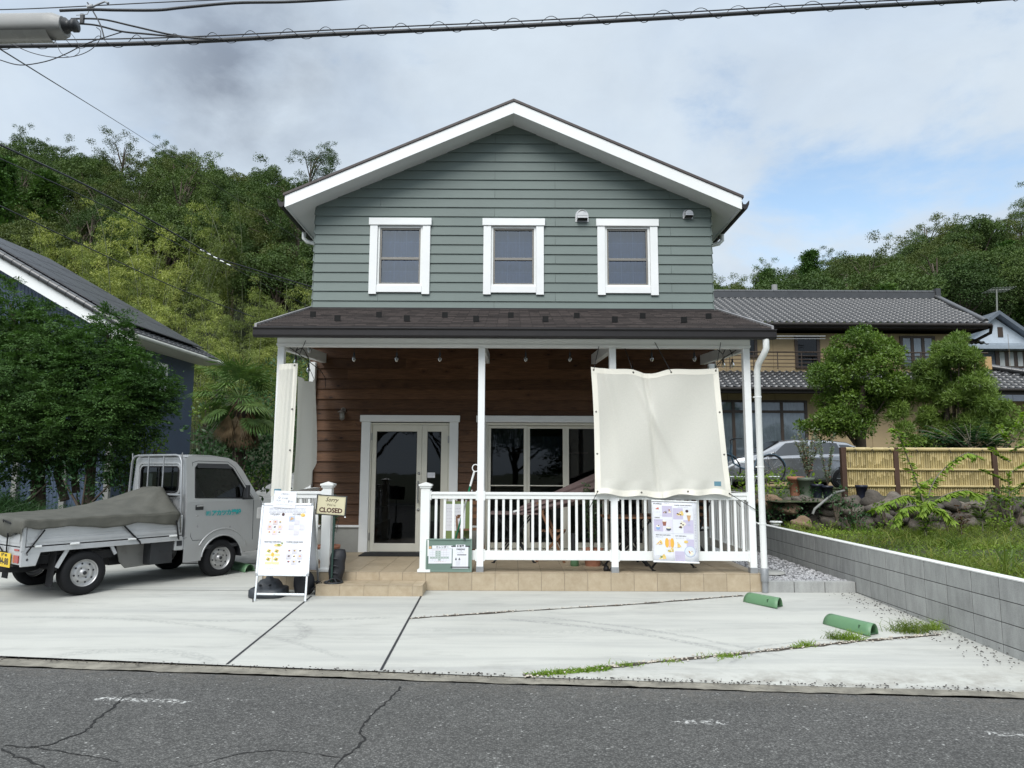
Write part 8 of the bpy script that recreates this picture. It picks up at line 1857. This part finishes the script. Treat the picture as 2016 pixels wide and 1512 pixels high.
# --- cypress trees behind the truck
def cypress(base, top_z, blobs_, label, trunks, seed):
    o = thing('cypress_tree', label, 'tree', base, group=None)
    P = []; D = []; N = []; Ls = []
    sub_ = []; dirs = []
    for (cx_, cy_, cz_, r, k) in blobs_:
        m_ = int(k * 0.62); d = rnd_dir(m_); d[:, 2] = d[:, 2] * 0.85 + 0.15; d = norm(d); c = np.array([cx_, cy_, cz_]) + d * (r * rng.uniform(0.6, 1.12, m_))[:, None] * [1, 1, 0.85]; sub_.append(c); dirs.append(d)
    sub_ = np.concatenate(sub_); dirs = np.concatenate(dirs); m_ = len(sub_); k_ = 62       # small drooping fans of scale leaves
    ax = norm(dirs * [1, 1, 0.25] + rng.normal(0, 0.3, (m_, 3)) + [0, 0, -0.12]); sd_ = norm(np.cross(ax, [0, 0, 1.0]) + rng.normal(0, 0.2, (m_, 3))); Lf = rng.uniform(0.14, 0.30, m_)
    t = rng.random((m_, k_)) ** 0.8; w3 = rng.normal(0, 0.30, (m_, k_)) * (0.35 + t * 0.75)
    P = sub_[:, None] + ax[:, None] * (t * Lf[:, None])[..., None] + sd_[:, None] * (w3 * Lf[:, None])[..., None] + rng.normal(0, 0.012, (m_, k_, 3)) - np.array([0, 0, 0.10]) * (t ** 2 * Lf[:, None] * 3)[..., None] * 0.5
    D = ax[:, None] + sd_[:, None] * (np.sign(w3) * 0.7)[..., None] + rng.normal(0, 0.25, (m_, k_, 3)); N = np.cross(ax, sd_)[:, None] + rng.normal(0, 0.45, (m_, k_, 3))
    n = m_ * k_; Ls = rng.uniform(0.030, 0.065, n); add_np('crown', P.reshape(-1, 3), D.reshape(-1, 3), N.reshape(-1, 3), Ls, Ls * 0.42, L_CYP, o)
    crown('inner_foliage', [((b[0], b[1] + 0.1, b[2]), b[3] * 0.82) for b in blobs_ if b[3] > 0.3], 2200, 0.085, 0.5, L_CYP, o, 0.2)
    tb = MB().mat(BARK)
    for t in trunks: tb.tube(t[0], t[1], 9)
    tb.build('trunk', BARK, o); return o
def pb(x, y, Y, r, k): p = at(x, y, Y); return (p.x, p.y, p.z, r, k)
tA = [pb(20, 600, 13.4, 0.30, 90), pb(25, 640, 13.3, 0.5, 170), pb(85, 640, 13.2, 0.42, 130), pb(95, 690, 13.0, 0.6, 220), pb(10, 700, 13.1, 0.75, 260), pb(-80, 680, 13.3, 0.9, 260), pb(-80, 800, 13.0, 1.0, 280), pb(70, 760, 12.6, 0.75, 330), pb(0, 790, 12.5, 0.8, 330), pb(130, 790, 12.5, 0.62, 280), pb(40, 840, 12.4, 0.65, 300), pb(110, 850, 12.5, 0.55, 240), pb(-60, 870, 12.6, 0.8, 200), pb(60, 720, 13.8, 1.0, 220), pb(0, 860, 13.8, 0.9, 160), pb(100, 800, 13.8, 0.9, 180), pb(20, 905, 12.8, 0.5, 170), pb(110, 905, 12.9, 0.35, 120), pb(2, 560, 13.5, 0.16, 40), pb(78, 610, 13.3, 0.2, 50)]
tB = [pb(215, 640, 13.2, 0.30, 110), pb(200, 680, 13.0, 0.5, 210), pb(180, 735, 12.8, 0.6, 270), pb(250, 720, 12.8, 0.42, 190), pb(285, 760, 12.7, 0.42, 190), pb(240, 790, 12.5, 0.55, 270), pb(305, 790, 12.7, 0.28, 110), pb(190, 830, 12.4, 0.55, 260), pb(265, 835, 12.6, 0.45, 190), pb(215, 880, 12.7, 0.4, 130), pb(200, 760, 13.6, 0.9, 200), pb(150, 830, 13.6, 0.8, 160), pb(150, 700, 12.9, 0.4, 130), pb(220, 925, 13.1, 0.3, 90), pb(325, 765, 12.9, 0.14, 40), pb(145, 880, 12.9, 0.4, 110)]
ta = at(78, 985, 13.0); tb2 = at(178, 965, 13.2)
cypress((ta.x, 13.0, 0.1), 5, tA, 'large dark green cypress tree at the left edge, its ivy covered trunk behind the truck', [([(ta.x, 13, 0.0), (ta.x - 0.02, 13, 1.0), tuple(at(75, 850, 13.1)), tuple(at(40, 700, 13.3)), tuple(at(20, 600, 13.4))], [0.14, 0.12, 0.10, 0.06, 0.02]), ([tuple(at(76, 900, 13)), tuple(at(40, 850, 13)), tuple(at(0, 780, 13))], [0.08, 0.06, 0.03])], 1)
cypress((tb2.x, 13.2, 0.1), 4.3, tB, 'smaller green cypress tree behind the truck, in front of the blue house', [([(tb2.x, 13.2, 0.0), tuple(at(180, 900, 13.1)), tuple(at(195, 800, 13.0)), tuple(at(212, 660, 13.1))], [0.10, 0.085, 0.06, 0.02]), ([tuple(at(128, 985, 13.1)), tuple(at(112, 930, 13.1)), tuple(at(150, 850, 13.1))], [0.08, 0.06, 0.04]), ([tuple(at(150, 970, 13.4)), tuple(at(142, 880, 13.4)), tuple(at(160, 800, 13.4))], [0.07, 0.06, 0.03])], 2)
def bush(name, label, blobs_, per, L, ar, m, cat='shrub', group=None, upb=0.4, droop=0.0, trunk=None, flat=1.0):
    c = np.mean([b[0] for b in blobs_], axis=0); o = thing(name, label, cat, tuple(c), group=group); crown('foliage', blobs_, per, L, ar, m, o, upb, flat, 0.65, droop)
    tb = MB().mat(BARK); g = min(b[0][2] for b in blobs_) - 0.3
    for b, r in blobs_[:6]: tb.tube([(c[0], c[1], g), tuple(b)], [0.03, 0.01], 5)
    if trunk: 
        for t in trunk: tb.tube(t[0], t[1], 8)
    tb.build('stem', BARK, o); return o
def pbb(l): return [((at(x, y, Y).x, Y, at(x, y, Y).z), r) for x, y, Y, r in l]
bush('ivy', 'leafy ivy climbing the trunk of the large cypress', pbb([(62, 900, 12.85, 0.16), (68, 930, 12.8, 0.17), (60, 960, 12.8, 0.2), (85, 905, 12.85, 0.12), (85, 880, 12.9, 0.1)]), 2600, 0.06, 0.7, L_DEEP, 'climber')
bush('clipped_shrub', 'rounded yellow green shrub between the cypress and the truck cab', pbb([(285, 870, 13.0, 0.22), (305, 885, 13.0, 0.22), (262, 862, 13.0, 0.18), (280, 900, 13.1, 0.28), (318, 872, 13.1, 0.14)]), 2600, 0.055, 0.6, L_BRIGHT)
bush('dark_shrub', 'dark ivy covered stump below the yellow green shrub', pbb([(245, 905, 13.2, 0.3), (250, 940, 13.2, 0.3), (262, 975, 13.2, 0.3), (300, 950, 13.6, 0.4), (225, 885, 13.0, 0.22)]), 1500, 0.065, 0.6, L_DEEP)
for i, (l, lab) in enumerate((([(20, 975, 12.6, 0.4), (70, 965, 12.5, 0.38), (-40, 975, 12.6, 0.5), (100, 945, 12.7, 0.3)], 'dark leafy undergrowth beneath the large cypress'), ([(125, 945, 12.5, 0.36), (170, 935, 12.4, 0.38), (215, 955, 12.6, 0.34), (150, 975, 12.2, 0.3)], 'leafy undergrowth beneath the smaller cypress'))): bush('undergrowth', lab, pbb(l), 900, 0.09, 0.35, L_DEEP, group='undergrowth behind the truck')
def grass_patch(name, fn, n, h0, h1, wd, m, lab, kind='stuff', cat='grass', lean=0.5):
    P = np.array([fn() for _ in range(n)]); D = norm(rng.normal(0, lean, (n, 3)) * [1, 1, 0.2] + [0, 0, 1]); N = norm(rnd_dir(n) * [1, 1, 0.15]); h = rng.uniform(h0, h1, n)
    S = norm(np.cross(D, N)); bend = norm(rng.normal(0, 1, (n, 3)) * [1, 1, 0]); B_ = P + D * h[:, None] * 0.55; T_ = P + D * h[:, None] * 0.85 + bend * h[:, None] * 0.35
    w2 = wd * rng.uniform(0.6, 1.3, n)[:, None] / 2; v_ = np.stack([P - S * w2, P + S * w2, B_ + S * w2 * 0.8, B_ - S * w2 * 0.8, T_, T_ + S * 0.001], 1).reshape(-1, 3); b = np.arange(n)[:, None] * 6; q_ = np.concatenate([b + [0, 1, 2, 3], b + [3, 2, 5, 4]], 0)
    o = np_mesh(name, v_, q_, m); return tag(o, lab, cat, None, kind)
def rp(x0, x1, y0, y1, zf): return lambda: (lambda x, y: (x, y, zf(x, y)))(rng.uniform(x0, x1), rng.uniform(y0, y1))
o = grass_patch('grass', lambda: (lambda x, y: (x, y, 0.55 + 0.25 * max(0, math.sin(x * 2.1 + 1)) ))(rng.uniform(-12, -6.3), rng.uniform(11.8, 12.4)), 13000, 0.25, 0.55, 0.015, L_DEEP, 'long arching grass along the foot of the cypress trees', lean=0.9)
gfn = lambda: (lambda x, y: (x, y, hgarden(x, y)))(4.7 + 9.5 * rng.random() ** 1.3, rng.uniform(3.5, 12.7) )
grass_patch('grass', gfn, 28000, 0.02, 0.09, 0.011, L_GRASS, 'weedy green grass covering the garden plot behind the block wall', lean=0.8)
def rough():
    while True:
        p_ = gfn()
        if math.sin(p_[0] * 1.9 + 2 * math.sin(p_[1] * 1.3)) + math.sin(p_[1] * 2.7 + p_[0]) + (p_[1] - 9) * 0.25 > 0.25: return p_
grass_patch('tall_grass', rough, 9000, 0.10, 0.30, 0.010, L_GRASS, 'taller rough weeds standing in patches over the garden plot', lean=0.7, cat='weeds')
def clover(): x, y, z = gfn(); return (x, y, z + rng.uniform(0.01, 0.06))
P = np.array([clover() for _ in range(26000)]); n = len(P); add = leaf_quads(P, rnd_dir(n) * [1, 1, 0.25], rnd_dir(n) * 0.5 + [0, 0, 1], rng.uniform(0.02, 0.05, n), 0.02); tag(np_mesh('ground_cover', add[0], add[1], L_BRIGHT), 'small leafed weeds spread through the garden grass', 'weeds', None, 'stuff')
# tall odd blades
for i, (x, y, Yd, hgt, lab) in enumerate(((1975, 1130, 7.9, 0.55, 'tall pale onion leaf arching up at the right edge of the garden'), (1795, 1100, 9.3, 0.2, 'straw coloured arching blades near the wall coping'), (1890, 1075, 9.9, 0.3, 'tuft of long grass in the middle of the garden'), (1700, 1050, 12.0, 0.3, 'dark green tuft at the foot of the stone wall'))):
    p = at(x, y, Yd); rr = 0.05 + 0.05 * i; o = grass_patch('grass_tuft', lambda: (p.x + rng.normal(0, rr), Yd + rng.normal(0, rr), 0.5), 9 + 40 * (i > 1), hgt * 0.6, hgt, 0.02, L_GRASS, lab, None, 'grass tuft')
# weeds in the slab joint
def tuft(line_t, k, h, lab, m=L_GRASS, sp=0.05, nm='weed_tuft'):
    p = line_t; return grass_patch(nm, lambda: (p.x + rng.normal(0, sp), p.y + rng.normal(0, sp * 0.4), p.z + 0.0), k, h * 0.5, h, 0.006, m, lab, None, 'weed', lean=0.7)
for x, y, k, h, sp, lab in ((1795, 1245, 260, 0.20, 0.11, 'wispy grass clump in the joint against the block wall'), (1838, 1240, 120, 0.16, 0.06, 'small grass clump touching the block wall'), (1672, 1260, 160, 0.15, 0.06, 'grass tuft right below the nearer green wheel stop'), (1645, 1258, 90, 0.13, 0.05, 'thin grass tuft left of the wheel stop in the joint'), (1588, 1272, 90, 0.09, 0.05, 'short grass tuft midway along the near joint'), (1568, 1276, 40, 0.07, 0.03, 'tiny weed in the near joint'), (1425, 1294, 110, 0.07, 0.10, 'low spreading weed in the near joint'), (1235, 1312, 60, 0.08, 0.07, 'short weed left along the near joint'), (1320, 1304, 40, 0.05, 0.06, 'tiny green weed in the near joint by the pebbles')): tuft(ag(x, y), k, h, lab, L_GRASS if 'thin' in lab or 'wispy' in lab else L_BRIGHT, sp)
a, b = ag(1040, 1331), ag(1195, 1317); P = []
o = grass_patch('creeping_weed', lambda: (lambda t: (a.x + (b.x - a.x) * t + rng.normal(0, 0.02), a.y + (b.y - a.y) * t + rng.normal(0, 0.022), a.z))(rng.random() ** 0.8), 900, 0.02, 0.06, 0.010, L_BRIGHT, 'strip of creeping green weed where the near joint meets the road', None, 'weed', lean=1.0)
# right-hand shrubs near the stones
for l, per, L, ar, m, lab in (([(1520, 960, 15.0, 0.28), (1545, 950, 15.2, 0.3), (1500, 975, 14.8, 0.25), (1480, 960, 15.2, 0.3), (1450, 955, 15.4, 0.3), (1590, 965, 15.4, 0.3)], 900, 0.085, 0.6, L_BRIGHT, 'bright leafy shrub below the bicycle'), ([(1510, 1005, 13.8, 0.28), (1535, 1015, 13.4, 0.26), (1500, 1020, 13.4, 0.25), (1560, 1025, 13.2, 0.22), (1590, 1010, 13.2, 0.25), (1600, 985, 13.8, 0.25), (1555, 975, 14.2, 0.25)], 1300, 0.06, 0.55, L_DEEP, 'dark low shrub between the downpipe and the stone wall'), ([(1560, 1042, 12.6, 0.14), (1590, 1045, 12.3, 0.16), (1620, 1048, 12.0, 0.14), (1640, 1040, 12.4, 0.12)], 2000, 0.05, 0.6, L_BRIGHT, 'low bright green plants at the foot of the boulders'), ([(1508, 935, 15.2, 0.14), (1512, 985, 14.2, 0.16)], 1600, 0.05, 0.3, L_GREY, 'grey green lavender like shrub beside the downpipe')): bush('shrub', lab, pbb(l), per, L, ar, m)

for x, y, Yd, r, n, m, lab in ((1690, 1010, 12.4, 0.15, 4, L_DEEP, 'dark weed draped over the stones below the dark pot'), (1830, 1010, 12.4, 0.16, 4, L_DEEP, 'dark weed over the stones behind the young tree'), (1985, 1010, 12.4, 0.2, 5, L_GLOSS, 'weed cascading over the stones at the right edge'), (1710, 1050, 12.0, 0.14, 4, L_GLOSS, 'green weed at the wall foot below the dark pot'), (1660, 1030, 12.2, 0.16, 3, L_DEEP, 'dark leafy weed against the left end of the stone wall'), (1735, 1000, 12.4, 0.12, 3, L_GLOSS, 'small green creeper hanging on the stones below the second fence post'), (1760, 1045, 12.2, 0.14, 4, L_BRIGHT, 'bright weed at the foot of the stones left of the young tree'), (1880, 1040, 12.3, 0.15, 4, L_GLOSS, 'green weed at the foot of the stones right of the young tree'), (1960, 1040, 12.3, 0.16, 4, L_BRIGHT, 'leafy weed by the stones near the right edge'), (1950, 975, 12.6, 0.12, 3, L_DEEP, 'dark creeper on top of the stones near the right edge'), (1640, 985, 12.9, 0.14, 3, L_DEEP, 'dark weed on the stones behind the bent pipe')):
    p = at(x, y, Yd); bush('weed', lab, [((p.x + rng.normal(0, r), Yd, p.z + rng.normal(0, r * 0.5)), r * rng.uniform(0.6, 1)) for _ in range(n)], 3000, 0.06, 0.45, m)
# --- big garden trees on the right
def rblobs(n, c, rx, ry, rz, r0, r1, bottom=-0.7, pw=0.45):
    out = []
    while len(out) < n:
        d = rnd_dir(1)[0]
        if d[2] < bottom: continue
        k = rng.random() ** pw; out.append(((c[0] + d[0] * rx * k, c[1] + d[1] * ry * k, c[2] + d[2] * rz * k), rng.uniform(r0, r1)))
    return out
p = at(1697, 760, 18.5); bl = rblobs(95, (p.x - 0.08, 18.5, p.z + 0.15), 1.12, 1.1, 1.25, 0.16, 0.38, -0.7, 0.22) + rblobs(34, (at(1650, 840, 18.3).x, 18.3, at(1650, 835, 18.3).z), 0.88, 0.8, 0.45, 0.16, 0.32)
tb_ = at(1697, 885, 18.5)
bush('osmanthus_tree', 'rounded dense green broadleaf tree in front of the tan house', bl, 5200, 0.080, 0.45, L_GLOSS, 'tree', flat=0.72, trunk=[([(tb_.x, 18.5, 0.95), (tb_.x - 0.02, 18.5, tb_.z + 0.2), (tb_.x + 0.1, 18.5, p.z)], [0.15, 0.13, 0.07])])
p = at(1850, 790, 17.5); bl = []
for x, y, r, k in ((1880, 720, 0.46, 10), (1840, 710, 0.30, 5), (1905, 700, 0.25, 4), (1865, 760, 0.55, 10), (1870, 700, 0.36, 8), (1850, 730, 0.5, 9), (1900, 745, 0.45, 8), (1830, 775, 0.55, 10), (1880, 785, 0.6, 10), (1925, 790, 0.5, 8), (1800, 830, 0.55, 9), (1860, 840, 0.6, 10), (1920, 845, 0.6, 9), (1810, 875, 0.5, 7), (1880, 890, 0.5, 6), (1945, 815, 0.42, 8), (1950, 850, 0.4, 7), (1840, 750, 0.4, 6), (1892, 672, 0.14, 2), (1855, 690, 0.2, 2)):
    q_ = at(x, y, 17.5); bl += rblobs(int(k * 1.4), (q_.x, 17.5 + rng.normal(0, 0.25), q_.z), r, r, r * 0.8, 0.12, 0.22)
q_ = at(1860, 890, 17.5); bush('podocarpus_tree', 'tall light green needle leaved tree on the right of the rounded tree', bl, 15000, 0.11, 0.17, L_PODO, 'tree', upb=0.7, trunk=[([(q_.x, 17.6, 0.95), tuple(at(1865, 750, 17.6))], [0.12, 0.04])])
# pinnate leaved plant behind the fence
def pinnate(o, base, tips, L, m, droop=0.35, pairs=9, wl=0.30):
    P = []; D = []; N = []; Ls = []; tb = MB().mat(BARKL)
    for tip in tips:
        b0, t0 = Vector(base) + V(rng.normal(0, 0.05), rng.normal(0, 0.05), 0), Vector(tip); mid = b0.lerp(t0, 0.55) + V(0, 0, (t0 - b0).length * 0.22); pts = [b0.lerp(mid, t).lerp(mid.lerp(t0, t), t) for t in np.linspace(0, 1, 14)]; tb.tube([tuple(p) for p in pts], [0.010 * (1 - 0.8 * i / 13) for i in range(14)], 4)
        for j in range(pairs):
            t = 0.25 + 0.75 * (j + 0.5) / pairs; i = min(12, int(t * 13)); q_ = pts[i].lerp(pts[i + 1], t * 13 - i); ax = (pts[i + 1] - pts[i]).normalized(); sd4 = ax.cross(V(0, 0, 1)).normalized()
            for s in (-1, 1): P.append(tuple(q_)); D.append(tuple(sd4 * s + ax * 0.45 + V(0, 0, -droop) + V(*rng.normal(0, 0.1, 3)))); N.append((rng.normal(0, 0.15), rng.normal(0, 0.15), 1)); Ls.append(L * math.sin(PI * (0.25 + 0.65 * t)) * rng.uniform(0.85, 1.1))
    Ls = np.array(Ls); add_np('foliage', np.array(P), np.array(D), np.array(N), Ls, Ls * wl, m, o); tb.build('stem', BARKL, o)
base = at(1915, 890, 15.2); o = thing('pinnate_shrub', 'large feathery leaved shrub spreading over the bamboo fence', 'shrub', base); tips = []
for k in range(46): a = rng.uniform(0, 2 * PI); rr = rng.uniform(0.35, 1.15); tips.append((base.x + rr * math.cos(a), 15.2 + rr * 0.8 * math.sin(a), base.z + 0.15 + rng.uniform(0, 0.75) * (1.25 - rr * 0.65)))
pinnate(o, (base.x, 15.2, base.z - 0.1), tips, 0.26, L_DEEP, 0.35, 11)
bush('shrub', 'leafy green shrub at the right edge behind the bamboo fence', pbb([(2000, 850, 16.0, 0.35), (2030, 830, 16.0, 0.4), (1985, 870, 15.8, 0.3), (2040, 880, 15.8, 0.4), (1780, 880, 16.5, 0.35), (1830, 890, 16.5, 0.35)]), 900, 0.10, 0.45, L_GLOSS)
# saplings in front of the fence
def sapling(label, base, branches, L, m, k=26, nm='sapling', hang=0.8, ar=0.36):
    o = thing(nm, label, 'young tree', base); tb = MB().mat(BARKL); P = []; D = []; N = []; Ls = []
    for pts_, r in branches:
        pts = [Vector(p) for p in pts_]; fine = []
        for i in range(len(pts) - 1):
            p0, p1, p2, p3 = pts[max(i - 1, 0)], pts[i], pts[i + 1], pts[min(i + 2, len(pts) - 1)]
            for s in range(6): t = s / 6; fine.append(0.5 * ((2 * p1) + (-p0 + p2) * t + (2 * p0 - 5 * p1 + 4 * p2 - p3) * t * t + (-p0 + 3 * p1 - 3 * p2 + p3) * t ** 3))
        fine.append(pts[-1]); n = len(fine); tb.tube([tuple(p) for p in fine], [r * (1 - 0.75 * i / n) for i in range(n)], 5)
        for j in range(k):
            t = rng.uniform(0.12, 1.0); i = min(n - 2, int(t * (n - 1))); q_ = fine[i].lerp(fine[i + 1], rng.random()); ax = (fine[i + 1] - fine[i]).normalized(); a = rng.uniform(0, 2 * PI); sd5 = V(math.cos(a), math.sin(a), 0)
            P.append(tuple(q_)); D.append(tuple(sd5 * 0.8 + ax * 0.5 + V(0, 0, -hang * rng.uniform(0.4, 1.2)))); N.append(tuple(sd5 * 0.6 + V(0, 0, 1) + V(*rng.normal(0, 0.25, 3)))); Ls.append(L * rng.uniform(0.65, 1.15))
    Ls = np.array(Ls); add_np('foliage', np.array(P), np.array(D), np.array(N), Ls, Ls * ar, m, o); tb.build('trunk', BARKL, o)
SY = 11.0
def S(x, y, dy=0.0): return tuple(at(x, y, SY + dy))
sapling('bright green young tree with drooping leaves in front of the bamboo fence', at(1822, 1055, SY), [
 ([S(1822, 1055), S(1821, 1020), S(1818, 985)], 0.022), ([S(1818, 990), S(1805, 950), S(1788, 905), S(1775, 870), S(1757, 842)], 0.014), ([S(1820, 1000), S(1838, 950, .1), S(1862, 920, .15), S(1900, 893, .1), S(1925, 897)], 0.013),
 ([S(1820, 1000), S(1790, 975, -.1), S(1755, 985, -.2), S(1720, 1000, -.2)], 0.010), ([S(1820, 1000), S(1860, 975, -.2), S(1900, 965, -.2), S(1930, 975)], 0.010), ([S(1820, 995), S(1780, 1000, -.3), S(1765, 1030, -.3)], 0.009), ([S(1822, 1000), S(1850, 1000, -.3), S(1872, 1022, -.3)], 0.009), ([S(1822, 1005), S(1830, 985, -.4), S(1815, 1010, -.4)], 0.008), ([S(1820, 985), S(1810, 960, .2), S(1835, 940, .3)], 0.008)], 0.145, L_BRIGHT, 125)
SY = 11.5
sapling('young yellow green maple at the right edge in front of the bamboo fence', at(1990, 1045, SY), [([S(1990, 1045), S(1988, 990), S(1985, 930)], 0.016)] + [([S(1988, 990 - 20 * i), S(1988 + dx * 0.6, 975 - 20 * i, rng.normal(0, .15)), S(1988 + dx, 968 - 22 * i, rng.normal(0, .25))], 0.008) for i, dx in enumerate((-45, 40, -55, 50, -40, 45, -20, 25))], 0.06, L_BRIGHT, 130, hang=0.15, ar=0.75)
SY = 11.2
sapling('small deep green seedling below the right part of the fence', at(1935, 1045, SY), [([S(1935, 1045), S(1933, 1015)], 0.008)] + [([S(1933, 1020), S(1933 + dx, 990 + dy, rng.normal(0, .1))], 0.006) for dx, dy in ((-25, 0), (20, 5), (-10, -20), (12, -18), (-30, 15), (28, 18))], 0.11, L_GLOSS, 34, hang=0.3, ar=0.28)
sapling('small reddish brown maple seedling before the stone wall', at(1893, 1055, SY), [([S(1893, 1058), S(1893, 1030)], 0.008)] + [([S(1893, 1035), S(1893 + dx, 1010 + dy, rng.normal(0, .1))], 0.005) for dx, dy in ((-25, 0), (20, 5), (-10, -15), (12, -18))], 0.05, leaf_mat('russet_leaves', (0.07, 0.035, 0.02), (0.16, 0.08, 0.04), 0.2), 60, hang=0.3, ar=0.5)
# --- palm
PB = at(470, 950, 15.6); pc = at(474, 785, 15.6); palm = thing('windmill_palm', 'windmill palm with green fans and hanging dead leaves between the blue house and the cafe', 'palm tree', (PB.x, 15.6, 0.3))
m = MB().mat(pm('palm_trunk_fibre', (0.045, 0.032, 0.022), 0.95, bump=1.0, bs=40)); m.tube([(PB.x, 15.6, 0.0), (PB.x - 0.02, 15.6, 1.5), (pc.x, 15.6, pc.z)], [0.13, 0.14, 0.12], 12); m.build('trunk', None, palm)
def fan(az, el, pl, fr, dead=False):
    P = []; D = []; N = []; Ls = []; hub = Vector((pc.x, 15.6, pc.z)); d = V(math.cos(az) * math.cos(el), math.sin(az) * math.cos(el), math.sin(el)); c = hub + d * pl + V(0, 0, -0.12 * pl ** 2); ax = (d + V(0, 0, -0.25 - (0.9 if dead else 0))).normalized(); sd6 = ax.cross(V(0, 0, 1)).normalized(); nn3 = sd6.cross(ax); n = 34
    stem.tube([tuple(hub), tuple(hub.lerp(c, 0.5) + V(0, 0, 0.03)), tuple(c)], 0.010, 4)
    for j in range(n):
        a = R(-115 + 230 * j / (n - 1)) * (0.35 if dead else 1); dd = ax * math.cos(a) + sd6 * math.sin(a) + nn3 * (0.12 * (j % 2)) + V(0, 0, -0.18); L = fr * (0.72 + 0.28 * math.cos(a)) * random.uniform(0.9, 1.05); P.append(tuple(c)); D.append(tuple(dd)); N.append(tuple(nn3)); Ls.append(L * 0.65)
        P.append(tuple(c + dd.normalized() * L * 0.5)); D.append(tuple(dd + V(0, 0, -0.45))); N.append(tuple(nn3)); Ls.append(L * 0.55)
    Ls = np.array(Ls); return np.array(P), np.array(D), np.array(N), Ls
for k in range(34):
    stem = MB().mat(L_PALM); el = random.uniform(-0.6, 1.2); q4 = fan(k * 2.399 + random.uniform(-.2, .2), el, random.uniform(0.40, 0.85), random.uniform(0.46, 0.62)); add_np('frond', q4[0], q4[1], q4[2], q4[3], 0.030, L_PALM, palm); stem.build('leaf_stalk', L_PALM, palm)
for k in range(14):
    stem = MB().mat(L_DEAD); q4 = fan(k * 2.399 + 1, random.uniform(-1.3, -0.8), random.uniform(0.25, 0.6), 0.62, True); add_np('dead_frond', q4[0], q4[1], q4[2], q4[3], 0.028, L_DEAD, palm); stem.build('leaf_stalk', L_DEAD, palm)
# greenery round the palm and behind the truck
bush('hedge', 'dark tangled shrubbery behind the palm and the truck cab', pbb([(415, 910, 17.5, 0.5), (440, 930, 17.5, 0.7), (500, 900, 17.5, 0.8), (540, 860, 18, 0.9), (520, 930, 17.0, 0.6), (470, 960, 16.5, 0.45), (580, 900, 18, 0.9), (560, 780, 20, 1.1), (520, 820, 19.5, 1.0), (430, 850, 18.5, 0.8), (540, 950, 16.6, 0.35), (500, 930, 15.9, 0.4), (455, 925, 15.8, 0.4), (540, 900, 16.2, 0.5), (420, 900, 16, 0.45), (520, 870, 16.4, 0.4), (430, 870, 16.4, 0.4)]), 520, 0.13, 0.45, L_DEEP)
bush('shrub', 'lighter green leaves on the left of the palm', pbb([(405, 790, 16.8, 0.3), (420, 770, 17, 0.3), (395, 820, 16.6, 0.25)]), 900, 0.09, 0.5, L_GLOSS)
bush('shrub', 'leafy vines wrapped round the lower trunk of the palm', pbb([(468, 900, 15.3, 0.22), (480, 930, 15.3, 0.25), (462, 870, 15.35, 0.18), (490, 885, 15.3, 0.2), (455, 945, 15.2, 0.25)]), 1500, 0.07, 0.55, L_DEEP)
bush('low_plants', 'low green plants at the edge of the gravel path behind the truck', pbb([(505, 945, 15.8, 0.25), (530, 940, 16.2, 0.3), (480, 950, 15.5, 0.25), (440, 955, 15.2, 0.25)]), 1000, 0.08, 0.5, L_GLOSS)
MB.M = Matrix.Identity(4)
